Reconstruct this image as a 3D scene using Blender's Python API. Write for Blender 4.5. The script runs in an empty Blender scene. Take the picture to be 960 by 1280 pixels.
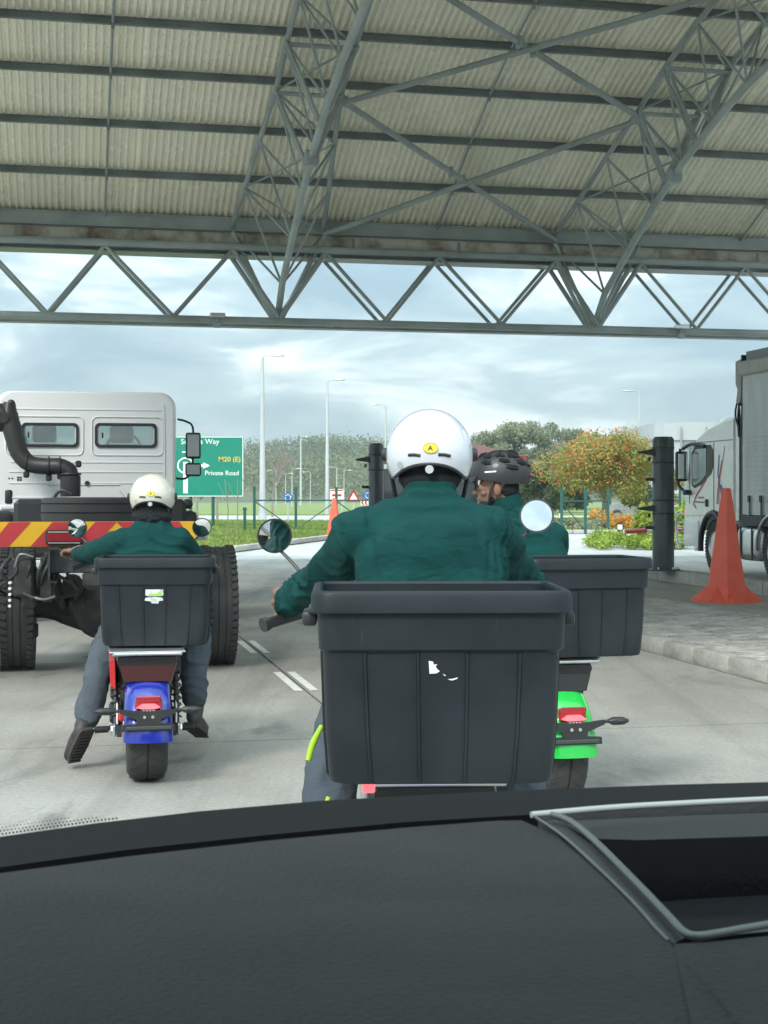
import bpy, bmesh, math, random
import numpy as np
from mathutils import Vector, Matrix, noise
random.seed(7); np.random.seed(7)
R = math.radians
scene = bpy.context.scene
COL = scene.collection

# ------------------------------------------------------------------ camera
CAMZ = 1.45; F = 1862.0
cam_d = bpy.data.cameras.new("camera"); cam = bpy.data.objects.new("camera", cam_d); COL.objects.link(cam)
cam.location = (0, 0, CAMZ); cam.rotation_euler = (R(90), 0, 0)
cam_d.sensor_fit = 'VERTICAL'; cam_d.sensor_height = 36.0; cam_d.lens = 36.0 * F / 1280.0
cam_d.shift_y = -20.0 / 1280.0
cam_d.clip_start = 0.02; cam_d.clip_end = 6000
cam_d.dof.use_dof = True; cam_d.dof.focus_distance = 6.0; cam_d.dof.aperture_fstop = 45.0
scene.camera = cam
scene.view_settings.view_transform = 'Standard'; scene.view_settings.look = 'None'
scene.view_settings.gamma = 1.0; scene.view_settings.exposure = 1.03

# ------------------------------------------------------------------ sky and sun
SUN_EL, SUN_AZ = 40.0, 205.0      # degrees; azimuth clockwise from +Y
w = bpy.data.worlds.new("World"); scene.world = w; w.use_nodes = True
nt = w.node_tree; nt.nodes.clear(); N = nt.nodes.new; L = nt.links.new
out = N('ShaderNodeOutputWorld'); bg = N('ShaderNodeBackground'); bg.inputs['Strength'].default_value = 0.1
sky = N('ShaderNodeTexSky'); sky.sky_type = 'NISHITA'; sky.sun_disc = False
sky.sun_elevation = R(SUN_EL); sky.sun_rotation = R(SUN_AZ)
tc = N('ShaderNodeTexCoord'); sep = N('ShaderNodeSeparateXYZ'); L(tc.outputs['Generated'], sep.inputs[0])
def mth(op, a, b=None, clamp=False):
    n = N('ShaderNodeMath'); n.operation = op; n.use_clamp = clamp
    for i, v in enumerate((a, b)):
        if v is None: continue
        if isinstance(v, (int, float)): n.inputs[i].default_value = v
        else: L(v, n.inputs[i])
    return n.outputs[0]
zc = mth('MAXIMUM', sep.outputs[2], 0.0); zd = mth('ADD', zc, 0.20)
cx = mth('DIVIDE', sep.outputs[0], zd); cy = mth('DIVIDE', sep.outputs[1], zd)
cmb = N('ShaderNodeCombineXYZ'); L(cx, cmb.inputs[0]); L(cy, cmb.inputs[1])
n1 = N('ShaderNodeTexNoise'); n1.inputs['Scale'].default_value = 2.0; n1.inputs['Detail'].default_value = 9; n1.inputs['Roughness'].default_value = 0.55; n1.inputs['Distortion'].default_value = 0.5
L(cmb.outputs[0], n1.inputs['Vector'])
n2 = N('ShaderNodeTexNoise'); n2.inputs['Scale'].default_value = 0.7; n2.inputs['Detail'].default_value = 3
L(cmb.outputs[0], n2.inputs['Vector'])
csum = mth('ADD', mth('MULTIPLY', n1.outputs[0], 0.6), mth('MULTIPLY', n2.outputs[0], 0.4))
rmp = N('ShaderNodeValToRGB'); L(csum, rmp.inputs[0])
e = rmp.color_ramp.elements
e[0].position = 0.40; e[0].color = (0.31, 0.45, 0.53, 1)
e[1].position = 0.61; e[1].color = (1.15, 1.25, 1.24, 1)
m_ = rmp.color_ramp.elements.new(0.50); m_.color = (0.49, 0.64, 0.69, 1)
grad = mth('ADD', mth('MULTIPLY', zc, 2.2), 0.70)          # overcast sky grows brighter towards the zenith
vm = N('ShaderNodeVectorMath'); vm.operation = 'SCALE'; L(rmp.outputs[0], vm.inputs[0]); L(mth('MULTIPLY', grad, 6.5), vm.inputs['Scale'])
mx = N('ShaderNodeMix'); mx.data_type = 'RGBA'; mx.inputs[0].default_value = 0.88
L(sky.outputs[0], mx.inputs['A']); L(vm.outputs[0], mx.inputs['B'])
L(mx.outputs['Result'], bg.inputs[0]); L(bg.outputs[0], out.inputs[0])
sd = bpy.data.lights.new("sun", 'SUN'); sd.energy = 1.5; sd.angle = R(14); sd.color = (1, 0.96, 0.9)
sun = bpy.data.objects.new("sun", sd); COL.objects.link(sun)
az = R(SUN_AZ); el = R(SUN_EL)
sun.rotation_euler = Vector((math.sin(az)*math.cos(el), math.cos(az)*math.cos(el), math.sin(el))).to_track_quat('Z', 'Y').to_euler()

# ------------------------------------------------------------------ helpers
def ray(px, py, Y): return Vector(((px-480)/F*Y, Y, CAMZ-(py-620)/F*Y))
def gpt(px, py, z=0.0):
    Y = (CAMZ-z)*F/(py-620); return Vector(((px-480)/F*Y, Y, z))

ORG = {}
def tag(o, label=None, cat=None, group=None, kind=None):
    if label: o['label'] = label
    if cat: o['category'] = cat
    if group: o['group'] = group
    if kind: o['kind'] = kind
    return o
def thing(name, label, cat, loc=(0,0,0), rz=0.0, group=None, world=False):
    o = bpy.data.objects.new(name, None); COL.objects.link(o)
    o.location = loc; o.rotation_euler = (0, 0, rz); o.empty_display_size = 0.2
    if world: ORG[o.name] = Vector(loc)
    return tag(o, label, cat, group)
def origin(p):
    while p is not None:
        if p.name in ORG: return ORG[p.name]
        p = p.parent
    return None
def obj(name, src, mats=None, parent=None, smooth=35, kind=None, label=None):
    if isinstance(src, MB): src = src.bm
    if isinstance(src, bmesh.types.BMesh):
        off = origin(parent)
        if off is not None: bmesh.ops.translate(src, verts=src.verts, vec=-off)
        me = bpy.data.meshes.new(name); src.to_mesh(me); src.free()
    else: me = src
    o = bpy.data.objects.new(name, me); COL.objects.link(o)
    if mats is not None and not me.materials:
        for m in (mats if isinstance(mats, (list, tuple)) else [mats]): me.materials.append(m)
    if smooth:
        me.shade_smooth()
        if smooth < 180: me.set_sharp_from_angle(angle=R(smooth))
    if parent: o.parent = parent
    if kind: o['kind'] = kind
    if label: o['label'] = label
    return o
def dupm(o, parent=None, loc=None, rot=None):
    c = o.copy(); COL.objects.link(c); c.parent = parent if parent else o.parent
    if loc is not None: c.location = loc
    if rot is not None: c.rotation_euler = rot
    return c
def copy_tree(o, parent=None):
    c = o.copy(); COL.objects.link(c)
    if parent: c.parent = parent
    for ch in list(o.children): copy_tree(ch, c)
    return c
def frame(d, up=Vector((0,0,1))):
    d = d.normalized()
    if abs(d.dot(up)) > 0.97: up = Vector((0,1,0))
    x = d.cross(up).normalized(); y = x.cross(d).normalized()
    return x, y
class MB:
    def __init__(s): s.bm = bmesh.new(); s.mi = 0
    def _mark(s, faces):
        for f in faces: f.material_index = s.mi
    def box(s, c, size, rz=0.0, bev=0.0, M=None, seg=1):
        r = bmesh.ops.create_cube(s.bm, size=1.0); vs = r['verts']
        T = Matrix.Translation(Vector(c)) @ Matrix.Rotation(rz, 4, 'Z') @ Matrix.Diagonal((size[0], size[1], size[2], 1))
        if M is not None: T = M @ T
        bmesh.ops.transform(s.bm, matrix=T, verts=vs)
        fs = list({f for v in vs for f in v.link_faces}); s._mark(fs)
        if bev > 0:
            es = list({e for v in vs for e in v.link_edges})
            rr = bmesh.ops.bevel(s.bm, geom=es, offset=bev, segments=seg, affect='EDGES', profile=0.5)
            s._mark(rr['faces'])
        return s
    def ring(s, pts): return [s.bm.verts.new(p) for p in pts]
    def loft(s, rings, cap=True, closed=True):
        prev = None; first = None; fs = []
        for pts in rings:
            vs = s.ring(pts)
            if prev:
                n = len(vs)
                for i in range(n if closed else n-1):
                    j = (i+1) % n
                    fs.append(s.bm.faces.new((prev[i], prev[j], vs[j], vs[i])))
            else: first = vs
            prev = vs
        if cap:
            fs.append(s.bm.faces.new(list(reversed(first)))); fs.append(s.bm.faces.new(prev))
        s._mark(fs); return s
    def tube(s, pts, r, n=8, cap=True, sub=0):
        pts = [Vector(p) for p in pts]
        rs = list(r) if isinstance(r, (list, tuple)) else [r]*len(pts)
        if sub:
            q = []; qr = []
            P = [pts[0]*2-pts[1]] + pts + [pts[-1]*2-pts[-2]]
            for i in range(len(pts)-1):
                for k in range(sub):
                    t = k/sub; a, b, c, d = P[i], P[i+1], P[i+2], P[i+3]
                    q.append(0.5*((2*b)+(c-a)*t+(2*a-5*b+4*c-d)*t*t+(3*b-a-3*c+d)*t**3)); qr.append(rs[i]*(1-t)+rs[i+1]*t)
            q.append(pts[-1]); qr.append(rs[-1]); pts, rs = q, qr
        rings = []; x = None
        for i, p in enumerate(pts):
            d = (pts[min(i+1, len(pts)-1)]-pts[max(i-1, 0)]).normalized()
            if x is None: x, y = frame(d)
            else:
                x = (x-d*x.dot(d)).normalized(); y = d.cross(x).normalized()
            if i == 0: y = d.cross(x).normalized()
            rings.append([p+(x*math.cos(a)+y*math.sin(a))*rs[i] for a in [2*math.pi*k/n for k in range(n)]])
        return s.loft(rings, cap)
    def lathe(s, prof, n=32, M=None, close=False, a0=0.0, a1=2*math.pi):
        full = abs(a1-a0-2*math.pi) < 1e-6
        M = M or Matrix.Identity(4); rings = []
        for r, h in (prof+[prof[0]] if close else prof):
            rings.append([M @ Vector((max(r, 1e-5)*math.cos(a0+(a1-a0)*k/(n if full else n-1)), max(r, 1e-5)*math.sin(a0+(a1-a0)*k/(n if full else n-1)), h)) for k in range(n)])
        if close:
            vs = [s.ring(q) for q in rings[:-1]]; fs = []
            m = len(vs)
            for a in range(m):
                b = (a+1) % m
                for i in range(n if full else n-1):
                    j = (i+1) % n; fs.append(s.bm.faces.new((vs[a][i], vs[a][j], vs[b][j], vs[b][i])))
            s._mark(fs); return s
        return s.loft(rings, cap=full, closed=full)
    def prism(s, poly, h, M=None):
        M = M or Matrix.Identity(4)
        return s.loft([[M @ Vector((p[0], p[1], 0)) for p in poly], [M @ Vector((p[0], p[1], h)) for p in poly]])
    def ell(s, c, rad, M=None, u=16, v=10):
        T = (M or Matrix.Identity(4)) @ Matrix.Translation(Vector(c)) @ Matrix.Diagonal((rad[0], rad[1], rad[2], 1))
        r = bmesh.ops.create_uvsphere(s.bm, u_segments=u, v_segments=v, radius=1.0, matrix=T)
        s._mark(list({f for q in r['verts'] for f in q.link_faces})); return s
    def quad(s, a, b, c, d):
        s._mark([s.bm.faces.new([s.bm.verts.new(Vector(p)) for p in (a, b, c, d)])]); return s
    def poly(s, pts):
        s._mark([s.bm.faces.new([s.bm.verts.new(Vector(p)) for p in pts])]); return s
def pydata(name, verts, faces, mats, parent=None, smooth=0, kind=None):
    me = bpy.data.meshes.new(name); me.from_pydata(verts, [], faces); me.update()
    return obj(name, me, mats, parent, smooth, kind)
def quads_mesh(name, V, n, mats, parent=None, kind=None):
    me = bpy.data.meshes.new(name)
    me.vertices.add(4*n); me.vertices.foreach_set('co', V.astype(np.float32).ravel())
    me.loops.add(4*n); me.loops.foreach_set('vertex_index', np.arange(4*n, dtype=np.int32))
    me.polygons.add(n); me.polygons.foreach_set('loop_start', np.arange(0, 4*n, 4, dtype=np.int32))
    me.update(calc_edges=True); me.validate()
    return obj(name, me, mats, parent, 0, kind)

def mat(name, col, rough=0.6, metal=0.0, var=0.12, scale=4.0, bump=0.0, bscale=40.0, coat=0.0, spec=0.5,
        emit=0.0, col2=None, c2pos=(0.45, 0.65), stretch=None, alpha=None, trans=0.0, sheen=0.0, detail=5, bdist=0.01, aniso_bump=None):
    m = bpy.data.materials.new(name); m.use_nodes = True
    t = m.node_tree; N = t.nodes.new; L = t.links.new; b = t.nodes['Principled BSDF']
    tc = N('ShaderNodeTexCoord'); mp = N('ShaderNodeMapping'); L(tc.outputs['Object'], mp.inputs[0])
    if stretch: mp.inputs['Scale'].default_value = stretch
    if var > 0 or col2:
        n = N('ShaderNodeTexNoise'); n.inputs['Scale'].default_value = scale; n.inputs['Detail'].default_value = detail; n.inputs['Roughness'].default_value = 0.6
        L(mp.outputs[0], n.inputs['Vector'])
        r = N('ShaderNodeValToRGB'); L(n.outputs[0], r.inputs[0])
        c2 = col2 or tuple(min(1, x*(1+var)) for x in col); c1 = col if col2 else tuple(x*(1-var) for x in col)
        r.color_ramp.elements[0].position = c2pos[0] if col2 else 0.3; r.color_ramp.elements[1].position = c2pos[1] if col2 else 0.7
        r.color_ramp.elements[0].color = (*c1, 1); r.color_ramp.elements[1].color = (*c2, 1)
        L(r.outputs[0], b.inputs['Base Color'])
        rr = N('ShaderNodeMapRange'); L(n.outputs[0], rr.inputs[0]); rr.inputs['From Min'].default_value = .3; rr.inputs['From Max'].default_value = .7
        rr.inputs['To Min'].default_value = max(0.02, rough*0.88); rr.inputs['To Max'].default_value = min(1, rough*1.12); L(rr.outputs[0], b.inputs['Roughness'])
    else:
        b.inputs['Base Color'].default_value = (*col, 1); b.inputs['Roughness'].default_value = rough
    b.inputs['Metallic'].default_value = metal; b.inputs['Coat Weight'].default_value = coat; b.inputs['Coat Roughness'].default_value = 0.08
    b.inputs['Specular IOR Level'].default_value = spec; b.inputs['Sheen Weight'].default_value = sheen
    b.inputs['Transmission Weight'].default_value = trans
    if emit: b.inputs['Emission Color'].default_value = (*col, 1); b.inputs['Emission Strength'].default_value = emit
    if alpha is not None: b.inputs['Alpha'].default_value = alpha
    if bump > 0:
        n3 = N('ShaderNodeTexNoise'); n3.inputs['Scale'].default_value = bscale; n3.inputs['Detail'].default_value = 4
        if aniso_bump:
            mp2 = N('ShaderNodeMapping'); mp2.inputs['Scale'].default_value = aniso_bump; L(tc.outputs['Object'], mp2.inputs[0]); L(mp2.outputs[0], n3.inputs['Vector'])
        else: L(tc.outputs['Object'], n3.inputs['Vector'])
        bp = N('ShaderNodeBump'); bp.inputs['Strength'].default_value = bump; bp.inputs['Distance'].default_value = bdist
        L(n3.outputs[0], bp.inputs['Height']); L(bp.outputs[0], b.inputs['Normal'])
    return m
def foliage(name, c1, c2, scale=1.5):
    m = bpy.data.materials.new(name); m.use_nodes = True
    t = m.node_tree; N = t.nodes.new; L = t.links.new; b = t.nodes['Principled BSDF']
    g = N('ShaderNodeNewGeometry'); n = N('ShaderNodeTexNoise'); n.inputs['Scale'].default_value = scale; n.inputs['Detail'].default_value = 2
    tc = N('ShaderNodeTexCoord'); L(tc.outputs['Object'], n.inputs['Vector'])
    a = N('ShaderNodeMath'); a.operation = 'ADD'; mu = N('ShaderNodeMath'); mu.operation = 'MULTIPLY'; mu.inputs[1].default_value = 0.30
    L(g.outputs['Random Per Island'], mu.inputs[0]); L(mu.outputs[0], a.inputs[0]); L(n.outputs[0], a.inputs[1])
    r = N('ShaderNodeValToRGB'); L(a.outputs[0], r.inputs[0]); r.color_ramp.elements[0].position = 0.42; r.color_ramp.elements[1].position = 0.86
    r.color_ramp.elements[0].color = (*c1, 1); r.color_ramp.elements[1].color = (*c2, 1)
    L(r.outputs[0], b.inputs['Base Color']); b.inputs['Roughness'].default_value = 0.6; b.inputs['Specular IOR Level'].default_value = 0.25
    tr = N('ShaderNodeBsdfTranslucent'); L(r.outputs[0], tr.inputs[0]); ms = N('ShaderNodeMixShader'); ms.inputs[0].default_value = 0.3
    L(b.outputs[0], ms.inputs[1]); L(tr.outputs[0], ms.inputs[2]); L(ms.outputs[0], t.nodes['Material Output'].inputs[0])
    return m
_txt = {}
def text_bm(s, size, depth=0.002, bold=0.0):
    cu = bpy.data.curves.new('lettering', 'FONT'); cu.body = s; cu.size = size; cu.extrude = depth/2; cu.offset = bold
    cu.align_x = 'LEFT'; cu.resolution_u = 3
    o = bpy.data.objects.new('lettering', cu); COL.objects.link(o)
    dg = bpy.context.evaluated_depsgraph_get(); me = bpy.data.meshes.new_from_object(o.evaluated_get(dg))
    bm = bmesh.new(); bm.from_mesh(me); bpy.data.objects.remove(o); bpy.data.curves.remove(cu); bpy.data.meshes.remove(me)
    return bm
def leafcloud(clumps, n, size, flat=0.0, hollow=0.35):
    """n small quads spread through ellipsoid clumps [(centre, radii)]"""
    C = np.array([list(c) for c, r in clumps]); Rr = np.array([list(r) for c, r in clumps])
    wgt = np.prod(Rr, axis=1)**0.67; wgt /= wgt.sum(); idx = np.random.choice(len(clumps), n, p=wgt)
    d = np.random.normal(size=(n, 3)); d /= np.linalg.norm(d, axis=1)[:, None]
    rad = (hollow + (1-hollow)*np.random.rand(n)**0.6)*(1+0.12*np.random.normal(size=n))
    P = C[idx] + d*Rr[idx]*rad[:, None]
    a = np.random.normal(size=(n, 3)); a[:, 2] *= (1-flat); a /= np.linalg.norm(a, axis=1)[:, None]
    b = np.cross(a, np.random.normal(size=(n, 3))); b /= np.linalg.norm(b, axis=1)[:, None]
    s = size*(0.6+0.8*np.random.rand(n))[:, None]
    a = a*s; b = b*s*0.55
    return np.stack([P-a, P-b*0.9, P+a, P+b*0.9], axis=1)

# ------------------------------------------------------------------ materials
M_steel = mat('painted_steel', (0.30, 0.34, 0.335), 0.4, 0.0, 0.22, 1.2, 0.1, 60)
M_steel_d = mat('purlin_steel', (0.20, 0.225, 0.22), 0.45, 0.0, 0.25, 2.0, 0.1, 60)
M_steel_l = mat('light_steel_tube', (0.34, 0.39, 0.38), 0.45, 0.0, 0.2, 1.5, 0.08, 60)
M_sheet = mat('roof_sheet_paint', (0.84, 0.81, 0.66), 0.27, 0.0, spec=.75, col2=(0.90, 0.87, 0.73), scale=0.5, c2pos=(0.3, 0.7), bump=0.05, bscale=20)
def sheet_variation(m):
    t = m.node_tree; N = t.nodes.new; L = t.links.new; b = t.nodes['Principled BSDF']; src = b.inputs['Base Color'].links[0].from_socket
    oi = N('ShaderNodeObjectInfo'); r = N('ShaderNodeMapRange'); r.inputs['To Min'].default_value = .95; r.inputs['To Max'].default_value = 1.05; L(oi.outputs['Random'], r.inputs[0])
    g = N('ShaderNodeNewGeometry'); mp = N('ShaderNodeMapping'); mp.inputs['Rotation'].default_value = (0, 0, R(-12)); mp.inputs['Scale'].default_value = (1.4, .28, .3); L(g.outputs['Position'], mp.inputs[0])
    n = N('ShaderNodeTexNoise'); n.inputs['Scale'].default_value = 1.2; n.inputs['Detail'].default_value = 8; n.inputs['Roughness'].default_value = .7; L(mp.outputs[0], n.inputs['Vector'])
    r2 = N('ShaderNodeMapRange'); r2.inputs['From Min'].default_value = .60; r2.inputs['From Max'].default_value = .85; r2.inputs['To Max'].default_value = .4; L(n.outputs[0], r2.inputs[0])
    mx = N('ShaderNodeMix'); mx.data_type = 'RGBA'; L(r2.outputs[0], mx.inputs[0]); L(src, mx.inputs['A']); mx.inputs['B'].default_value = (.36, .31, .22, 1)
    vm = N('ShaderNodeVectorMath'); vm.operation = 'SCALE'; L(mx.outputs['Result'], vm.inputs[0]); L(r.outputs[0], vm.inputs['Scale']); L(vm.outputs[0], b.inputs['Base Color'])
sheet_variation(M_sheet)
M_gutter = mat('stained_gutter', (0.22, 0.16, 0.10), 0.8, 0.0, col2=(0.66, 0.64, 0.56), scale=1.6, c2pos=(0.36, 0.56), bump=0.3, bscale=15, detail=8)
def concrete(name, c1, c2, c3, s1=0.25, rough=0.75, stain=0.6):
    m = bpy.data.materials.new(name); m.use_nodes = True
    t = m.node_tree; N = t.nodes.new; L = t.links.new; b = t.nodes['Principled BSDF']
    g = N('ShaderNodeNewGeometry'); mp = N('ShaderNodeMapping'); L(g.outputs['Position'], mp.inputs[0]); mp.inputs['Rotation'].default_value = (0, 0, R(-12)); mp.inputs['Scale'].default_value = (1.0, 0.5, 1.0)
    n = N('ShaderNodeTexNoise'); n.inputs['Scale'].default_value = s1*3; n.inputs['Detail'].default_value = 9; n.inputs['Roughness'].default_value = 0.62; L(mp.outputs[0], n.inputs['Vector'])
    r = N('ShaderNodeValToRGB'); L(n.outputs[0], r.inputs[0]); r.color_ramp.elements[0].position = .36; r.color_ramp.elements[0].color = (*c1, 1)
    r.color_ramp.elements[1].position = .66; r.color_ramp.elements[1].color = (*c2, 1)
    n2 = N('ShaderNodeTexNoise'); n2.inputs['Scale'].default_value = 38; n2.inputs['Detail'].default_value = 6; L(g.outputs['Position'], n2.inputs['Vector'])
    n4 = N('ShaderNodeTexNoise'); n4.inputs['Scale'].default_value = 0.9; n4.inputs['Detail'].default_value = 7; n4.inputs['Roughness'].default_value = 0.7; n4.inputs['Distortion'].default_value = 1.2; L(mp.outputs[0], n4.inputs['Vector'])
    r4 = N('ShaderNodeValToRGB'); L(n4.outputs[0], r4.inputs[0]); r4.color_ramp.elements[0].position = .56; r4.color_ramp.elements[0].color = (0, 0, 0, 1); r4.color_ramp.elements[1].position = .72; r4.color_ramp.elements[1].color = (stain, stain, stain, 1)
    mx = N('ShaderNodeMix'); mx.data_type = 'RGBA'; mx.blend_type = 'OVERLAY'; mx.inputs[0].default_value = 0.35
    L(r.outputs[0], mx.inputs['A']); L(n2.outputs[0], mx.inputs['B'])
    m2 = N('ShaderNodeMix'); m2.data_type = 'RGBA'; L(r4.outputs[0], m2.inputs[0]); L(mx.outputs['Result'], m2.inputs['A']); m2.inputs['B'].default_value = (*c3, 1)
    mp5 = N('ShaderNodeMapping'); mp5.inputs['Rotation'].default_value = (0, 0, R(-12)); mp5.inputs['Scale'].default_value = (2.6, .10, 1); L(g.outputs['Position'], mp5.inputs[0])
    n5 = N('ShaderNodeTexNoise'); n5.inputs['Scale'].default_value = 1.0; n5.inputs['Detail'].default_value = 5; n5.inputs['Roughness'].default_value = .65; L(mp5.outputs[0], n5.inputs['Vector'])
    r5 = N('ShaderNodeMapRange'); r5.inputs['From Min'].default_value = .50; r5.inputs['From Max'].default_value = .72; r5.inputs['To Max'].default_value = stain*.55; L(n5.outputs[0], r5.inputs[0])
    m5 = N('ShaderNodeMix'); m5.data_type = 'RGBA'; L(r5.outputs[0], m5.inputs[0]); L(m2.outputs['Result'], m5.inputs['A']); m5.inputs['B'].default_value = (*[x*.8 for x in c3], 1)
    n6 = N('ShaderNodeTexVoronoi'); n6.inputs['Scale'].default_value = 1.3; n6.inputs['Randomness'].default_value = 1; L(mp.outputs[0], n6.inputs['Vector'])
    r6 = N('ShaderNodeMapRange'); r6.inputs['From Min'].default_value = .03; r6.inputs['From Max'].default_value = .10; r6.inputs['To Min'].default_value = stain*.9; r6.inputs['To Max'].default_value = 0; L(n6.outputs['Distance'], r6.inputs[0])
    m6 = N('ShaderNodeMix'); m6.data_type = 'RGBA'; L(r6.outputs[0], m6.inputs[0]); L(m5.outputs['Result'], m6.inputs['A']); m6.inputs['B'].default_value = (*[x*.6 for x in c3], 1)
    L(m6.outputs['Result'], b.inputs['Base Color']); b.inputs['Roughness'].default_value = rough; b.inputs['Specular IOR Level'].default_value = 0.35
    bp = N('ShaderNodeBump'); bp.inputs['Strength'].default_value = 0.25; bp.inputs['Distance'].default_value = 0.004; L(n2.outputs[0], bp.inputs['Height']); L(bp.outputs[0], b.inputs['Normal'])
    return m
M_conc = concrete('apron_concrete', (0.27, 0.262, 0.235), (0.395, 0.383, 0.345), (0.15, 0.145, 0.135), stain=.8)
M_joint = mat('joint_filler', (0.07, 0.07, 0.065), 0.9)
M_road = concrete('road_surface', (0.40, 0.40, 0.385), (0.50, 0.50, 0.48), (0.33, 0.33, 0.32), 0.1)
M_kerb = concrete('kerb_concrete', (0.28, 0.28, 0.25), (0.45, 0.44, 0.40), (0.15, 0.15, 0.13), 1.2, 0.85, 0.7)
M_kerb2 = concrete('pale_kerb_concrete', (0.38, 0.37, 0.34), (0.50, 0.48, 0.44), (0.25, 0.24, 0.22), 0.8, 0.85)
M_paver = concrete('paver_concrete', (0.34, 0.33, 0.31), (0.52, 0.50, 0.47), (0.18, 0.18, 0.17), 1.5, 0.85)
M_paver2 = concrete('dark_paver_concrete', (0.25, 0.245, 0.23), (0.40, 0.39, 0.37), (0.14, 0.14, 0.13), 1.5, 0.85)
M_paint = mat('road_paint', (0.72, 0.72, 0.69), 0.7, col2=(0.5, 0.5, 0.47), scale=9, c2pos=(.5, .75))
M_grass = mat('lawn_grass', (0.13, 0.21, 0.045), 0.9, col2=(0.22, 0.27, 0.08), scale=0.25, c2pos=(.35, .65), bump=.6, bscale=8, bdist=.05)
M_blade = foliage('grass_blades', (0.13, 0.21, 0.04), (0.27, 0.33, 0.09), 0.3)
M_soil = mat('soil', (0.16, 0.12, 0.08), 0.95, scale=3)
M_black = mat('black_plastic', (0.022, 0.023, 0.024), 0.45, bump=.08, bscale=120)
M_blackm = mat('matt_black_metal', (0.03, 0.032, 0.034), 0.5, 0.3, 0.2, 6)
M_chas = mat('greasy_chassis', (0.03, 0.031, 0.032), 0.6, 0.3, col2=(0.085, 0.085, 0.08), scale=7, c2pos=(.45, .75), bump=.4, bscale=30)
M_rub = mat('tyre_rubber', (0.030, 0.030, 0.031), 0.75, col2=(0.055, 0.053, 0.05), scale=3, c2pos=(.4, .7), bump=.15, bscale=80)
M_chrome = mat('chrome', (0.75, 0.76, 0.77), 0.12, 1.0, 0)
M_alu = mat('brushed_aluminium', (0.62, 0.63, 0.63), 0.32, 0.9, 0.1, 8)
M_white = mat('white_vehicle_paint', (0.74, 0.75, 0.76), 0.32, coat=.5, var=.04, scale=1)
M_glass = mat('dark_glass', (0.02, 0.03, 0.035), 0.04, 0.0, 0, spec=0.9)
M_mirror = mat('mirror_glass', (0.86, 0.88, 0.89), 0.01, 1.0, 0)
M_red = mat('red_plastic', (0.55, 0.02, 0.025), 0.25, coat=.4, var=.05)
M_redlit = mat('lit_red_lens', (1.0, 0.10, 0.12), 0.2, var=0, emit=1.0)
M_redlens = mat('dark_red_lens', (0.30, 0.012, 0.02), 0.12, coat=.6, var=0)
M_cone = mat('faded_red_cone', (0.74, 0.10, 0.055), 0.6, col2=(0.80, 0.16, 0.10), scale=3, c2pos=(.3, .7), bump=.1, bscale=20)
M_green_paint = mat('green_fence_paint', (0.012, 0.085, 0.068), 0.5)
M_skin = mat('brown_skin', (0.20, 0.105, 0.070), 0.5, var=.1, scale=20, bump=.05, bscale=200)
def cloth(name, c1, c2, sc=3.0, fine=700.0):
    m = mat(name, c1, 0.85, col2=c2, scale=sc, c2pos=(.3, .7), bump=0, sheen=.0, spec=.15)
    t = m.node_tree; N = t.nodes.new; L = t.links.new; b = t.nodes['Principled BSDF']
    tc = N('ShaderNodeTexCoord'); n = N('ShaderNodeTexNoise'); n.inputs['Scale'].default_value = 9; n.inputs['Detail'].default_value = 3; n.inputs['Distortion'].default_value = 0.8
    mp = N('ShaderNodeMapping'); mp.inputs['Scale'].default_value = (0.7, 0.7, 1.6); L(tc.outputs['Object'], mp.inputs[0]); L(mp.outputs[0], n.inputs['Vector'])
    n2 = N('ShaderNodeTexNoise'); n2.inputs['Scale'].default_value = fine; L(tc.outputs['Object'], n2.inputs['Vector'])
    b1 = N('ShaderNodeBump'); b1.inputs['Strength'].default_value = .7; b1.inputs['Distance'].default_value = .02; L(n.outputs[0], b1.inputs['Height'])
    b2 = N('ShaderNodeBump'); b2.inputs['Strength'].default_value = .25; b2.inputs['Distance'].default_value = .002; L(n2.outputs[0], b2.inputs['Height']); L(b1.outputs[0], b2.inputs['Normal'])
    L(b2.outputs[0], b.inputs['Normal']); return m
M_jack = cloth('green_jacket_cloth', (0.0035, 0.037, 0.035), (0.0055, 0.052, 0.048))
M_trou = cloth('grey_blue_trouser_cloth', (0.058, 0.073, 0.090), (0.092, 0.110, 0.128), 5)
M_boot = mat('worn_boot_leather', (0.03, 0.028, 0.027), 0.6, col2=(0.075, 0.07, 0.065), scale=10, c2pos=(.4, .7), bump=.3, bscale=60)
M_sole = mat('boot_sole', (0.05, 0.045, 0.042), 0.8, bump=.3, bscale=60)
M_hivis = mat('hi_vis_yellow', (0.34, 0.55, 0.03), 0.7, var=.15)
M_knit = mat('black_neck_warmer', (0.008, 0.010, 0.012), 0.95, bump=.3, bscale=90)
M_bin = mat('charcoal_bin_plastic', (0.0095, 0.0135, 0.0175), 0.5, spec=.3, col2=(0.017, 0.023, 0.028), scale=5, c2pos=(.25, .75), bump=.12, bscale=160, bdist=.003)
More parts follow.
